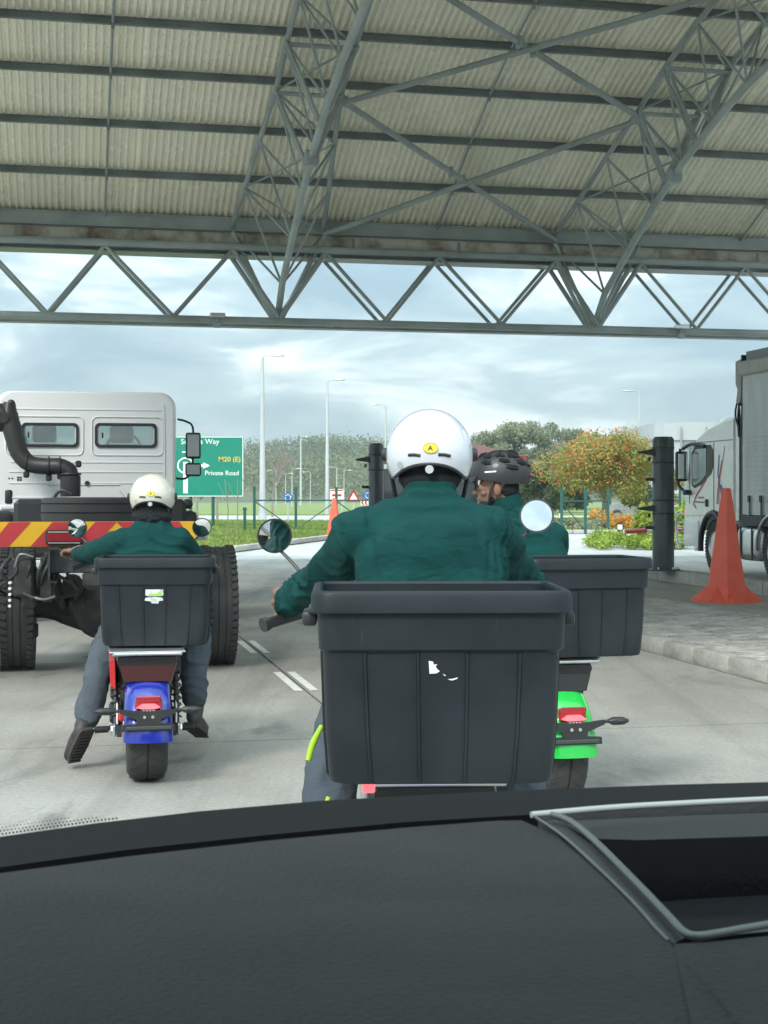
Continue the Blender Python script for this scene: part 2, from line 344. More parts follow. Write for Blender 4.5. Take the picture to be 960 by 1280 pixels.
def scuffs(m, amt=.5, col=(.06, .07, .075)):
    t = m.node_tree; N = t.nodes.new; L = t.links.new; b = t.nodes['Principled BSDF']; src = b.inputs['Base Color'].links[0].from_socket
    tc = N('ShaderNodeTexCoord'); acc = None
    for rot, sc in ((.6, (60, 60, 1.2)), (-.9, (45, 45, 1.0)), (1.5, (70, 70, 1.5))):
        mp = N('ShaderNodeMapping'); mp.inputs['Rotation'].default_value = (0, rot, 0); mp.inputs['Scale'].default_value = sc; L(tc.outputs['Object'], mp.inputs[0])
        n = N('ShaderNodeTexNoise'); n.inputs['Scale'].default_value = 1.6; n.inputs['Detail'].default_value = 3; L(mp.outputs[0], n.inputs['Vector'])
        r = N('ShaderNodeMapRange'); r.inputs['From Min'].default_value = .70; r.inputs['From Max'].default_value = .80; L(n.outputs[0], r.inputs[0])
        if acc is None: acc = r.outputs[0]
        else: a = N('ShaderNodeMath'); a.operation = 'MAXIMUM'; L(acc, a.inputs[0]); L(r.outputs[0], a.inputs[1]); acc = a.outputs[0]
    big = N('ShaderNodeTexNoise'); big.inputs['Scale'].default_value = 3.5; big.inputs['Detail'].default_value = 6; L(tc.outputs['Object'], big.inputs['Vector'])
    r2 = N('ShaderNodeMapRange'); r2.inputs['From Min'].default_value = .48; r2.inputs['From Max'].default_value = .75; r2.inputs['To Max'].default_value = .45; L(big.outputs[0], r2.inputs[0])
    mu = N('ShaderNodeMath'); mu.operation = 'MULTIPLY'; mu.inputs[1].default_value = amt; L(acc, mu.inputs[0])
    ad = N('ShaderNodeMath'); ad.operation = 'MAXIMUM'; L(mu.outputs[0], ad.inputs[0]); mu2 = N('ShaderNodeMath'); mu2.operation = 'MULTIPLY'; mu2.inputs[1].default_value = .35; L(r2.outputs[0], mu2.inputs[0]); L(mu2.outputs[0], ad.inputs[1])
    mx = N('ShaderNodeMix'); mx.data_type = 'RGBA'; L(ad.outputs[0], mx.inputs[0]); L(src, mx.inputs['A']); mx.inputs['B'].default_value = (*col, 1); L(mx.outputs['Result'], b.inputs['Base Color'])
scuffs(M_bin, .35)
M_lining = mat('cab_lining', (.035, .037, .04), .8)
def clearglass(name, tint=(.75, .82, .82), mix=.22):
    m = bpy.data.materials.new(name); m.use_nodes = True; t = m.node_tree; t.nodes.clear(); N = t.nodes.new; L = t.links.new
    o = N('ShaderNodeOutputMaterial'); a = N('ShaderNodeBsdfTransparent'); a.inputs[0].default_value = (*tint, 1); g = N('ShaderNodeBsdfGlossy'); g.inputs['Roughness'].default_value = .03
    ms = N('ShaderNodeMixShader'); ms.inputs[0].default_value = mix; L(a.outputs[0], ms.inputs[1]); L(g.outputs[0], ms.inputs[2]); L(ms.outputs[0], o.inputs[0]); return m
M_clear = clearglass('vehicle_clear_glass')
# ------------------------------------------------------------------ ground
LA = R(12)                         # lanes and canopy run 12 degrees left of straight ahead
cL, sL = math.cos(LA), math.sin(LA)
def W(b, a, z=0.0): return Vector((b*cL - a*sL, b*sL + a*cL, z))     # lane frame -> world
def flat(name, pts, z, m, kind='structure', parent=None, thick=0.0):
    b = MB()
    if thick: b.prism([(p[0], p[1]) for p in pts], thick, Matrix.Translation((0, 0, z-thick)))
    else: b.poly([(p[0], p[1], z) for p in pts])
    return obj(name, b, m, parent, 0, kind)
S = 1300
flat('ground', [(-S, -100), (S, -100), (S, S), (-S, S)], -0.035, mat('dry_grassland', (0.14, 0.17, 0.07), 0.95, col2=(0.24, 0.23, 0.12), scale=0.05, c2pos=(.35, .65), bump=.5, bscale=2, bdist=.1))
flat('road', [(-60, -20), (60, -20), (60, 62), (-60, 62)], -0.030, M_road)
apron = flat('concrete_apron', [tuple(W(b, a)[:2]) for b, a in ((-14, -6), (24, -6), (24, 34), (-14, 34))], -0.012, M_joint)
jb = [-13.2, -9.0, -4.9, 1.74, 5.28, 9.35, 13.4, 17.4, 21.4]; ja = [-5, 0.0, 4.6, 8.8, 13.2, 17.6, 22, 26.4, 30.8, 33.6]
for i in range(len(jb)-1):
    for k in range(len(ja)-1):
        b = MB(); g = 0.011
        b.prism([tuple(W(x, y)[:2]) for x, y in ((jb[i]+g, ja[k]+g), (jb[i+1]-g, ja[k]+g), (jb[i+1]-g, ja[k+1]-g), (jb[i]+g, ja[k+1]-g))], 0.011, Matrix.Translation((0, 0, -0.011)))
        obj('concrete_slab', b, M_conc, apron, 0)
# lane line: short pairs of white dashes either side of the joint
for a0 in (2.9, 5.6, 8.3, 10.95, 13.65, 16.4, 19.1, 21.8, 24.5):
    for s in (-1, 1):
        b = MB(); x0 = 1.74+s*0.058; b.poly([W(x0-.032, a0, .004), W(x0+.032, a0, .004), W(x0+.032, a0+1.2, .004), W(x0-.032, a0+1.2, .004)])
        obj('lane_marking', b, M_paint, None, 0, 'structure')

# island on the right: paved strip, concrete strip, raised kerb
isl = flat('traffic_island', [tuple(W(b, a)[:2]) for b, a in ((5.42, 4), (9.3, 4), (9.3, 23.6), (7.4, 24.6), (5.42, 23.6))], 0.105, M_joint, thick=0.12)
b = MB(); b.prism([tuple(W(x, y)[:2]) for x, y in ((7.52, 4), (9.08, 4), (9.08, 23.5), (7.52, 24.3))], 0.02, Matrix.Translation((0, 0, 0.11))); obj('concrete_strip', b, M_conc, isl, 0)
a = 4.0; k = 0
while a < 23.4:                    # kerb stones on the lane side
    ln = 0.66+random.uniform(-.02, .05)
    b = MB(); p0, p1 = W(5.36, a+.012), W(5.36, a+ln-.012); c = (p0+p1)/2
    b.box((c.x, c.y, 0.065), (0.15, ln-.024, 0.145), rz=LA+random.uniform(-.008, .008), bev=0.018, seg=2)
    obj('kerb_stone', b, M_kerb, isl, 40); a += ln
a = 4.0
while a < 23.4:                    # raised kerb on the far side
    ln = 1.2; b = MB(); c = W(9.22, a+ln/2); b.box((c.x, c.y, 0.15), (0.30, ln-.012, 0.31), rz=LA, bev=0.02, seg=2)
    obj('kerb_stone', b, M_kerb, isl, 40); a += ln
stuffb = MB(); n = 0
def brick(bm, x, y, w_, l_):
    c = W(x, y); bm.box((c.x, c.y, 0.112+random.uniform(-.004, .004)), (w_-.008, l_-.008, 0.03), rz=LA+random.uniform(-.02, .02), bev=0.004)
cand = []
for j in range(200):
    y = 4.05+j*0.1
    if y > 23.3: break
    for i in range(11):
        x = 5.44+0.1+i*0.2+(0.1 if j % 2 else 0)-.0
        if x > 7.44: continue
        wpos = W(x, y); px = 480+wpos.x/wpos.y*F; py = 620+(CAMZ-.12)/wpos.y*F
        vis = px > 775 and px < 985 and py > 735 and py < 865
        cand.append((vis, y, x))
vis = sorted([c for c in cand if c[0]], key=lambda c: c[1])[:300]; vs_ = set((c[1], c[2]) for c in vis)
proto = []
for kk in range(6):
    bb = MB(); bb.box((0, 0, 0), (0.192, 0.092, 0.03), bev=0.006)
    me = bpy.data.meshes.new('brick'); bb.bm.to_mesh(me); bb.bm.free(); me.materials.append(M_paver if kk % 3 else M_paver2); me.shade_flat(); proto.append(me)
for c in cand:
    x, y = c[2], c[1]
    if (y, x) in vs_:
        p = W(x, y, 0.114+random.uniform(-.005, .006)); o = bpy.data.objects.new('brick', random.choice(proto)); COL.objects.link(o); o.parent = isl
        o.location = p; o.rotation_euler = (random.uniform(-.02, .02), random.uniform(-.02, .02), LA+random.uniform(-.03, .03))
    else: brick(stuffb, x, y, .2, .1)
obj('brick_paving', stuffb, M_paver, isl, 0, 'stuff')

# lawns, verge kerbs, far road
lawnL = [(-60, 30), (-7.5, 34.5), (-3.98, 38.9), (-1.88, 50.2), (-0.6, 54), (0.6, 60), (0.2, 70), (-1.5, 80), (-8, 86), (-60, 92)]
flat('lawn', lawnL, 0.10, M_grass, thick=0.14)
flat('lawn', [(6.4, 58), (30, 58), (60, 70), (60, 92), (7.0, 92), (5.8, 70)], 0.10, M_grass, thick=0.14)
flat('lawn', [(-120, 118), (60, 112), (220, 112), (240, 260), (-200, 260)], 0.04, M_grass, thick=0.08)
flat('road', [(-120, 86), (80, 84), (80, 110), (-120, 116)], -0.020, M_road)
def kerbline(pts, h=0.13, w_=0.2, ln=1.0, m=M_kerb2, parent=None):
    for p, q in zip(pts[:-1], pts[1:]):
        p = Vector((*p, 0)); q = Vector((*q, 0)); d = q-p; nn = max(1, int(d.length/ln)); an = math.atan2(d.y, d.x)
        for i in range(nn):
            c = p+d*((i+.5)/nn); b = MB(); b.box((c.x, c.y, h/2), (d.length/nn-.012, w_, h+.02), rz=an, bev=.02); yield b
for b in kerbline(lawnL[:6]): obj('kerb_stone', b, M_kerb2, bpy.data.objects['lawn'], 40)
for b in kerbline([(3.9, 56.5), (6.3, 57.9), (30, 57.9)]): obj('kerb_stone', b, M_kerb2, bpy.data.objects['lawn.001'], 40)
def blades(name, poly, n, z, size=0.05, m=M_blade, hgt=1.0):
    P = np.array(poly); lo = P.min(0); hi = P.max(0); pts = []
    while len(pts) < n:
        q = lo+(hi-lo)*np.random.rand(n, 2); inside = np.zeros(len(q), bool); j = len(P)-1
        for i in range(len(P)):
            xi, yi = P[i]; xj, yj = P[j]
            cnd = ((yi > q[:, 1]) != (yj > q[:, 1])) & (q[:, 0] < (xj-xi)*(q[:, 1]-yi)/(yj-yi+1e-9)+xi); inside ^= cnd; j = i
        pts += list(q[inside])
    q = np.array(pts[:n]); an = np.random.rand(n)*math.pi; s = size*(.6+.8*np.random.rand(n)); h = hgt*size*(.8+1.4*np.random.rand(n))
    dx = np.cos(an)*s*.5; dy = np.sin(an)*s*.5; ln = np.random.normal(size=(n, 2))*.4*h[:, None]
    V = np.zeros((n, 4, 3)); V[:, 0] = np.stack([q[:, 0]-dx, q[:, 1]-dy, np.full(n, z)], 1); V[:, 1] = np.stack([q[:, 0]+dx, q[:, 1]+dy, np.full(n, z)], 1)
    V[:, 2] = np.stack([q[:, 0]+dx*.3+ln[:, 0], q[:, 1]+dy*.3+ln[:, 1], z+h], 1); V[:, 3] = np.stack([q[:, 0]-dx*.3+ln[:, 0], q[:, 1]-dy*.3+ln[:, 1], z+h], 1)
    return quads_mesh(name, V, n, m, None, 'stuff')
blades('grass', [(-9, 36), (-3.98, 38.9), (-1.88, 50.2), (-0.6, 54), (0.2, 66), (-2, 80), (-16, 80)], 26000, 0.10, 0.07, M_blade, 0.8)
blades('grass', [(6.5, 58.2), (22, 58.2), (24, 90), (7, 90)], 14000, 0.10, 0.07, M_blade, 0.8)

# ------------------------------------------------------------------ canopy
can = thing('steel_canopy', 'large steel truss canopy with corrugated roof sheets over the lanes', 'canopy', (0, 30, 0), LA)
ctrl = [(0, 5.317), (1.3, 5.878), (2.6, 6.48), (3.9, 7.03), (5.2, 7.48), (6.5, 7.83), (7.8, 8.08), (9.1, 8.27), (10.4, 8.38), (11.7, 8.45), (13, 8.47)]
UW = 10.4
def roofz(u):
    u = abs(u); u = 2*UW-u if u > UW else u
    for (u0, z0), (u1, z1) in zip(ctrl[:-1], ctrl[1:]):
        if u <= u1+1e-6: return CAMZ+z0+(z1-z0)*(u-u0)/(u1-u0)
    return CAMZ+ctrl[-1][1]
def C(v, u, z): return Vector((v, -u, z))
nseg = 20; pitch = 0.125; us = [-.25+i*(2*UW+.5)/(nseg*1.0) for i in range(nseg+1)]
us = sorted(set([round(1.3*i, 3) for i in range(0, 17)]+[-.28, 2*UW+.28]))
verts = []; faces = []; prof = [(0, .055), (.022, .052), (.045, .002), (.080, 0.0), (.103, .052)]
row = []
for c in range(8):
    for dx, dz in prof: row.append((c*pitch+dx, dz))
row.append((8*pitch+.004, .055))
for u in us:
    z = roofz(u) if u >= 0 else roofz(0)-.43*(-u)
    if u < 0: z = roofz(0)-.43*.28
    if u > 2*UW: z = roofz(0)-.43*.28
    for x, dz in row: verts.append((x, -u, z+.17+dz))
W_ = len(row)
for i in range(len(us)-1):
    for j in range(W_-1): faces.append((i*W_+j, i*W_+j+1, (i+1)*W_+j+1, (i+1)*W_+j))
sh = pydata('roof_sheet', verts, faces, M_sheet, can, 30)
sh.location = (-10, 0, 0)
for k in range(1, 21): dupm(sh, can, (-10+k, 0, random.uniform(-.004, .004)))
# purlins (C section)
def purlin_bm():
    b = MB(); L_ = 10.6
    b.box((0, 0, .100), (2*L_, .012, .13)); b.box((0, -.030, .160), (2*L_, .065, .010)); b.box((0, -.030, .036), (2*L_, .070, .010)); b.box((0, -.062, .050), (2*L_, .006, .02)); return b
p0 = obj('purlin', purlin_bm(), M_steel_d, can, 0); p0.location = (.5, -1.3, roofz(1.3))
for i in range(2, 16): dupm(p0, can, (.5, -1.3*i, roofz(1.3*i)))
# eave beams, gutter, fascia
for (u, sgn) in ((0.0, 1), (2*UW, -1)):
    b = MB(); b.box((.5, -u-.0*sgn, CAMZ+5.34), (21.4, .16, .22)); b.box((.5, -u, CAMZ+5.22), (21.4, .26, .025)); b.box((.5, -u, CAMZ+5.46), (21.4, .26, .02)); obj('eave_beam', b, M_steel, can, 0)
    b = MB(); M = Matrix.Translation((-20.5, -u+.27*sgn, CAMZ+5.16)) @ Matrix.Rotation(R(90), 4, 'Y')
    b.box((.5, -u+.30*sgn, CAMZ+5.09), (21.4, .30, .25), bev=.03); b.box((.5, -u+.30*sgn, CAMZ+5.20), (21.4, .36, .03)); obj('gutter', b, M_gutter, can, 0)
    for x in np.arange(-9.4, 11, 2.2): b = MB(); b.box((x, -u+.30*sgn, CAMZ+5.08), (.05, .34, .28)); obj('gutter_bracket', b, M_steel, can, 0)
TR = [-15.38-6.61+6.61*0]; trc = [-2.16+6.61*k for k in range(-3, 4)]       # truss centre lines
trc = [v for v in trc if -9.5 < v < 11]
zt, zb, W2 = CAMZ+4.86, CAMZ+3.43, 0.6
def tb(a, b_, r, n=8):
    m = MB(); m.tube([a, b_], r, n, True); return m
def brace(parent, a, b_, r=.035, m=M_steel, name='brace'): return obj(name, tb(a, b_, r, 8), m, parent, 60)
bot = []; v = trc[0]-6.61
for t_ in [trc[0]-6.61]+trc:
    bot += [t_, t_+2.16, t_+4.54]
tops = []
for t_ in [trc[0]-6.61]+trc: tops += [t_-.92, t_+.92, t_+3.24]
for side, u0 in ((0, 0.05), (1, 2*UW-.05)):
    sg = 1 if side == 0 else -1
    gd = bpy.data.objects.new('edge_girder', None); COL.objects.link(gd); gd.parent = can
    for du in (0, W2):
        u = u0+sg*(du-.35)
        for z in (zt, zb): obj('chord', tb(C(-10.2, u, z), C(11.2, u, z), .075, 12), M_steel, gd, 60)
        for i, vb in enumerate(bot):
            if not -10.2 < vb < 11.2: continue
            for vt in tops:
                if abs(vt-vb) < 1.6 and -10.2 < vt < 11.2:
                    big = any(abs(vb-t) < .01 for t in trc)
                    brace(gd, C(vt, u, zt-.05), C(vb, u, zb+.05), .052 if big else .038)
    for z in (zt, zb):             # flat lacing between the two planes of the girder
        v = -10.1; k = 0
        while v < 10:
            a_, b_ = (u0-sg*.35, u0+sg*(W2-.35)); 
            if k % 2: a_, b_ = b_, a_
            brace(gd, C(v, a_, z-.02), C(v+1.15, b_, z-.02), .022, M_steel_l); v += 1.15; k += 1
    b = MB(); b.box((.5, -(u0-sg*.06), zt-.14), (21.4, .55, .02)); b.box((.5, -(u0-sg*.06), zb-.095), (21.4, .30, .015)); obj('soffit_plate', b, M_steel_d, gd, 0)
# transverse trusses
def hw(u):
    u = min(u, 2*UW-u); return .92-.09*min(u, 3.9)
nodes = [1.3*k for k in range(0, 17)]
for t_ in trc:
    tr = bpy.data.objects.new('roof_truss', None); COL.objects.link(tr); tr.parent = can
    for s in (-1, 1):
        m = MB(); m.tube([C(t_+s*hw(u), u, roofz(u)-.05) for u in nodes], .05, 8); obj('top_chord', m, M_steel, tr, 60)
    def bz(u):
        uu = min(u, 2*UW-u); return roofz(uu)-1.35-.06*max(0, 3-uu) if uu > .01 else zb+.06
    ub = [.0]+[1.3*k+.65 for k in range(0, 16)]+[2*UW]
    m = MB(); m.tube([C(t_, u, bz(u)) for u in ub], .066, 12); obj('bottom_chord', m, M_steel_l, tr, 60)
    vis = abs(t_+2.16) < .1 or abs(t_-4.45) < .1
    for k in range(16):
        for s in (-1, 1):
            u1 = 1.3*k+.65
            for uk in (1.3*k, 1.3*(k+1)):
                brace(tr, C(t_+s*hw(uk), uk, roofz(uk)-.08), C(t_, u1, bz(u1)), .024)
        a_, b_ = (-1, 1) if k % 2 else (1, -1)
        brace(tr, C(t_+a_*hw(1.3*k), 1.3*k, roofz(1.3*k)-.06), C(t_+b_*hw(1.3*k+1.3), 1.3*k+1.3, roofz(1.3*k+1.3)-.06), .020)
    for u in (0.0, 2*UW):          # heavy end frames down to the girder
        for s in (-1, 1):
            for du in (-.22, 0.22): brace(tr, C(t_+s*.92, u+du, roofz(0)-.15), C(t_+s*.06, u+du*.4, zb+.05), .045, M_steel_l)
    for u in (5.2, 2*UW-5.2, 3.9):
        for s in (-1, 1):
            for du in (-.10, .10): brace(tr, C(t_+s*hw(u)*1.05, u+du, roofz(u)-.08), C(t_+s*.05, u+du*.5, bz(u)+.05), .034)
        brace(tr, C(t_-hw(u), u+.08, roofz(u)-.12), C(t_+hw(u), u+.08, roofz(u)-.12), .04)
    b = MB(); b.box(C(t_, 4.2, bz(4.2)-.02), (.24, .24, .26), bev=.03); obj('joint_plate', b, M_steel, tr, 0)
# cross bracing tubes between trusses, with their end plates
for t_ in trc[:-1]:
    if abs(t_+2.16) > .1: continue
    for (ua, ub_) in ((0.2, 3.9), (3.9, 7.8), (7.8, 11.7), (11.7, 15.6), (15.6, 20.6)):
        vL = t_+hw(ua); vR = t_+6.61-hw(ub_); vL2 = t_+hw(ub_); vR2 = t_+6.61-hw(ua)
        brace(can, C(vL, ua, roofz(ua)-.22), C(vR, ub_, roofz(ub_)-.22), .055, M_steel, 'cross_brace')
        o = brace(can, C(vL2, ub_, roofz(ub_)-.16), C(vR2, ua, roofz(ua)-.16), .055, M_steel, 'cross_brace')
        for q_ in (C(vL2, ub_, roofz(ub_)-.18), C(vR, ub_, roofz(ub_)-.20)): b = MB(); b.box(q_, (.26, .22, .16), bev=.04); obj('joint_plate', b, M_steel, can, 0)
        for f_ in (.47, .53): b = MB(); q_ = C(vL2, ub_, roofz(ub_)-.16).lerp(C(vR2, ua, roofz(ua)-.16), f_); b.box(q_, (.06, .16, .18)); obj('joint_flange', b, M_steel, can, 0)
# sag rods at mid bay
for t_ in [trc[0]-6.61]+trc:
    v = t_+3.24
    if not -10 < v < 11: continue
    m = MB(); m.tube([C(v, 1.3*k, roofz(1.3*k)+.05) for k in range(17)], .022, 6)
    for k in range(1, 16): m.tube([C(v, 1.3*k, roofz(1.3*k)-.03), C(v, 1.3*k, roofz(1.3*k)+.14)], .028, 6)
    obj('sag_rod', m, M_steel, can, 60)
# ridge-side secondary girder seen at the fourth purlin
for vv, lab in ((-3.25, 'small grey floodlight box clamped to the girder left of the first truss'), (6.35, 'small grey floodlight box clamped to the girder at the far right')):
    p = W(vv, -.35); wp = Vector((vv*cL+(-.35)*(-sL)*-1, 30+vv*sL-.35*cL*1.0, 0))
    t = thing('floodlight', lab, 'floodlight', (wp.x, wp.y, zb), LA, 'floodlights on the edge girder')
    b = MB(); b.box((0, -.12, .07), (.30, .16, .09), bev=.015); obj('lamp_housing', b, M_alu, t, 30)
    b = MB(); b.box((0, -.10, -.12), (.14, .08, .10), bev=.01); b.box((0, -.08, -.03), (.04, .04, .22)); obj('clamp', b, M_steel, t, 30)
# canopy columns, out of frame on both sides
for v in (-9.9, 10.9):
    for u in (0.1, 2*UW-.1):
        b = MB(); b.tube([C(v, u, -.02), C(v, u, zb)], .2, 16); obj('column', b, M_steel, can, 60)
# ------------------------------------------------------------------ far terrain and woods
def hill(name, x0, x1, y0, y1, hf, m):
    nx, ny = 60, 14; V = []; Fc = []
    for j in range(ny+1):
        for i in range(nx+1):
            x = x0+(x1-x0)*i/nx; y = y0+(y1-y0)*j/ny; V.append((x, y, hf(x, y, j/ny)))
    for j in range(ny):
        for i in range(nx): Fc.append((j*(nx+1)+i, j*(nx+1)+i+1, (j+1)*(nx+1)+i+1, (j+1)*(nx+1)+i))
    return pydata(name, V, Fc, m, None, 180, 'structure')
M_hill = mat('hill_scrub', (0.07, 0.09, 0.04), 0.95, col2=(0.16, 0.16, 0.09), scale=0.03, c2pos=(.35, .65))
def hh(x, y, t):
    ridge = 11+6*math.exp(-((x+18)/60)**2)+5*noise.noise(Vector((x*.012, 0, 1)))+3*max(0, min(1, (x+90)/90))+8*max(0, min(1, (-x-60)/120))
    return -0.5+ridge*math.sin(min(1, t)*math.pi/2)
hill('hill', -420, 420, 330, 640, hh, M_hill)
M_wood = foliage('far_woodland_leaf', (0.06, 0.09, 0.04), (0.24, 0.27, 0.13), 0.03)
cl = []
for _ in range(900):
    y = random.uniform(340, 620); x = random.uniform(-.32, .30)*y; t = (y-330)/310; s = random.uniform(1.8, 5.5)
    cl.append(((x, y, hh(x, y, t)+s*.4), (s*1.6, s*1.6, s*.9)))
V = leafcloud(cl, 120000, .48, hollow=.5); quads_mesh('woodland', V, len(V), M_wood, None, 'stuff')

M_bark = mat('grey_bark', (0.12, 0.10, 0.085), 0.9, col2=(0.22, 0.20, 0.17), scale=3, c2pos=(.4, .6), bump=.5, bscale=12, bdist=.03)
M_barkt = mat('tan_bark', (0.24, 0.17, 0.11), 0.9, col2=(0.34, 0.26, 0.18), scale=3, c2pos=(.4, .6), bump=.5, bscale=12, bdist=.03)
M_twig = mat('bare_twig', (0.25, 0.21, 0.18), 0.9)
def limbs(m, p, d, ln, r, depth, spread=.5, n=3, tips=None, up=.15):
    q = p+d*ln; mid = p+d*ln*.5+Vector((random.uniform(-1, 1), random.uniform(-1, 1), 0))*ln*.06
    m.tube([p, mid, q], [r, r*.85, r*.68], 7 if depth > 2 else 4, False)
    if depth == 0:
        if tips is not None: tips.append(q)
        return
    for i in range(n):
        nd = (d+Vector((random.gauss(0, spread), random.gauss(0, spread), random.gauss(up, spread*.5)))).normalized()
        limbs(m, q, nd, ln*random.uniform(.62, .85), r*.62, depth-1, spread, n, tips, up)
def tree(name, label, base, h, crown, nleaf, lsize, mleaf, mbark, tr=.18, group=None, th=.3, ncl=26, extra=None, depth=3, seed=1, squash=.8):
    random.seed(seed); np.random.seed(seed)
    t = thing(name, label, 'tree', base, 0, group)
    m = MB(); tips = []; limbs(m, Vector((0, 0, 0)), Vector((random.uniform(-.06, .06), 0, 1)).normalized(), h*th, tr, depth, .55, 3, tips)
    # keep limbs inside the crown
    for v in m.bm.verts:
        if v.co.z > h*.93: v.co.z = h*.93+(v.co.z-h*.93)*.15
        rr = math.hypot(v.co.x, v.co.y); mxr = crown*.92
        if rr > mxr: v.co.x *= mxr/rr; v.co.y *= mxr/rr
    obj('trunk', m, mbark, t, 60)
    cl = []
    for i in range(ncl):
        a = random.uniform(0, 2*math.pi); zz = random.uniform(-.75, 1); rad = math.sqrt(max(.05, 1-zz*zz*.8))*random.uniform(.45, 1)
        c = (crown*rad*math.cos(a)*.82, crown*rad*math.sin(a)*.82, h*(1-squash*.5)+h*squash*.42*zz)
        s = crown*random.uniform(.2, .36); cl.append((c, (s, s, s*.7)))
    V = leafcloud(cl, nleaf, lsize); o = quads_mesh('crown', V, len(V), mleaf, t, 'stuff')
    if extra:
        V = leafcloud([(c, tuple(x*1.08 for x in r)) for c, r in cl if c[2] > h*.5 and c[0] < crown*.35+(c[2]-h*.6)*.6], extra[0], extra[1], hollow=.85); quads_mesh(extra[3], V, len(V), extra[2], t, 'stuff')
    return t
M_coral = foliage('coral_tree_leaf', (0.15, 0.20, 0.04), (0.46, 0.40, 0.13), 0.5)
M_flower = foliage('orange_red_flower', (0.62, 0.11, 0.03), (0.85, 0.27, 0.08), 2)
M_euc = foliage('gum_tree_leaf', (0.13, 0.16, 0.10), (0.36, 0.39, 0.26), 0.25)
M_bush = foliage('dark_bush_leaf', (0.03, 0.06, 0.025), (0.11, 0.16, 0.06), 0.8)
M_cover = foliage('lime_ground_cover', (0.16, 0.26, 0.03), (0.42, 0.52, 0.10), 1)
M_yel = foliage('yellow_orange_shrub', (0.42, 0.30, 0.05), (0.75, 0.42, 0.10), 2)
p = gpt(757, 661); tree('coral_tree', 'coral tree full of orange red flowers behind the right-hand gate posts', (p.x, p.y, 0), 4.05, 2.95, 19000, .066, M_coral, M_barkt, .20, None, .34, 44, (2600, .055, M_flower, 'flowers'), 3, 11, .66)
p = gpt(832, 655); tree('coral_tree', 'smaller yellow green coral tree partly hidden behind the dark round post', (p.x+.2, p.y+5, 0), 3.4, 2.0, 7000, .09, M_coral, M_barkt, .13, None, .26, 24, (700, .07, M_flower, 'flowers'), 3, 23, .85)
p = gpt(677, 652); tree('round_bush_tree', 'dark round bushy tree left of the coral tree', (p.x, p.y, 0), 3.0, 1.25, 5000, .07, M_bush, M_bark, .10, None, .25, 14, None, 2, 5, .8)
gl = ['tall gum tree nearest the kiosk roof in the wood behind', 'broad gum tree in the wood, just right of the kiosk roof', 'tallest gum tree of the wood, straight above the black helmet',
      'rounded gum tree above the round mirror of the centre rider', 'pale gum tree standing left of the coral tree crown', 'gum tree rising behind the coral tree top', 'low gum tree at the right end of the wood before the office block']
for i, (px, top, Y) in enumerate(((588, 543, 150), (618, 536, 160), (652, 523, 150), (690, 519, 158), (728, 528, 150), (762, 545, 165), (800, 566, 170))):
    h = CAMZ+(620-top)/F*Y; x = (px-480)/F*Y
    tree('gum_tree', gl[i], (x, Y, -.2), h, 3.3+(i % 3)*.6, 11000, .15, M_euc, M_bark, .25, 'gum trees of the wood behind the road', .28, 30, None, 3, 40+i, .95)
for i, (px, top, Y, lb) in enumerate(((640, 575, 120, 'low dark bush mass under the gum trees by the kiosk'), (700, 585, 125, 'low dark bush mass under the gum trees left of the coral tree'), (560, 580, 130, 'bush behind the white helmet of the centre rider'))):
    tree('bush', lb, ((px-480)/F*Y, Y, -.2), CAMZ+(620-top)/F*Y, 3.4, 6000, .2, M_bush, M_bark, .1, None, .2, 18, None, 2, 60+i, .95)
    bpy.context.scene.collection.objects[-1] if False else None
# bare winter trees behind the road sign
def bare(name, label, base, h, seed, depth=5, n=3):
    random.seed(seed); t = thing(name, label, 'tree', base, 0, None); m = MB()
    limbs(m, Vector((0, 0, 0)), Vector((0, 0, 1)), h*.27, .09, depth, .38, n, None, .12); obj('branches', m, M_twig, t, 60); return t
p = gpt(262, 652); bare('bare_tree', 'leafless tree with fine twigs showing above the green road sign', (p.x, p.y+4, 0), 4.9, 3)
p = gpt(322, 650); bare('bare_tree', 'leafless tree right of the green road sign, by the tall street lamp', (p.x, p.y+12, 0), 5.2, 9)
p = gpt(225, 652); bare('bare_tree', 'leafless tree half hidden by the cab mirrors left of the road sign', (p.x, p.y+8, 0), 5.0, 14)
# young staked saplings on the lawn
for px, lb in ((284, 'thin leaning sapling stem on the lawn right under the road sign'), (296, 'straight thin sapling stem on the lawn beside the sign edge')):
    a = gpt(px, 676); t = thing('sapling', lb, 'sapling', (a.x, a.y, .1), 0, None)
    m = MB(); m.tube([(0, 0, -.02), (.03, 0, .9), (-.08+.1*(px == 296), 0, 1.9)], [.022, .018, .012], 6); m.tube([(-.05, 0, 1.2), (-.3, .1, 1.8)], [.01, .006], 4); m.tube([(.0, 0, 1.3), (.22, -.1, 1.9)], [.01, .006], 4); obj('trunk', m, M_twig, t, 60)
random.seed(5); np.random.seed(5)
# low planting by the gate and the verge
def plantbed(name, label, cat, base, rad, h, n, size, m, extra=None):
    t = thing(name, label, cat, base, 0, None); cl = []
    for i in range(24): cl.append(((random.uniform(-.9, .9)*rad[0], random.uniform(-.9, .9)*rad[1], h*random.uniform(.25, .6)), (rad[0]*.22, rad[1]*.3, h*.42)))
    V = leafcloud(cl, n, size, 0, .2); V[:, :, 2] = np.maximum(V[:, :, 2], 0.01); quads_mesh('leaves', V, len(V), m, t, 'stuff')
    if extra: V = leafcloud(cl, extra[0], extra[1], 0, .7); V[:, :, 2] = np.maximum(V[:, :, 2], h*.3); quads_mesh('flowers', V, len(V), extra[2], t, 'stuff')
    return t
p = gpt(806, 687); plantbed('ground_cover', 'low lime green ground cover behind the dark round post', 'ground cover', (p.x, p.y+1.5, 0), (1.25, 1.6), .50, 7000, .05, M_cover)
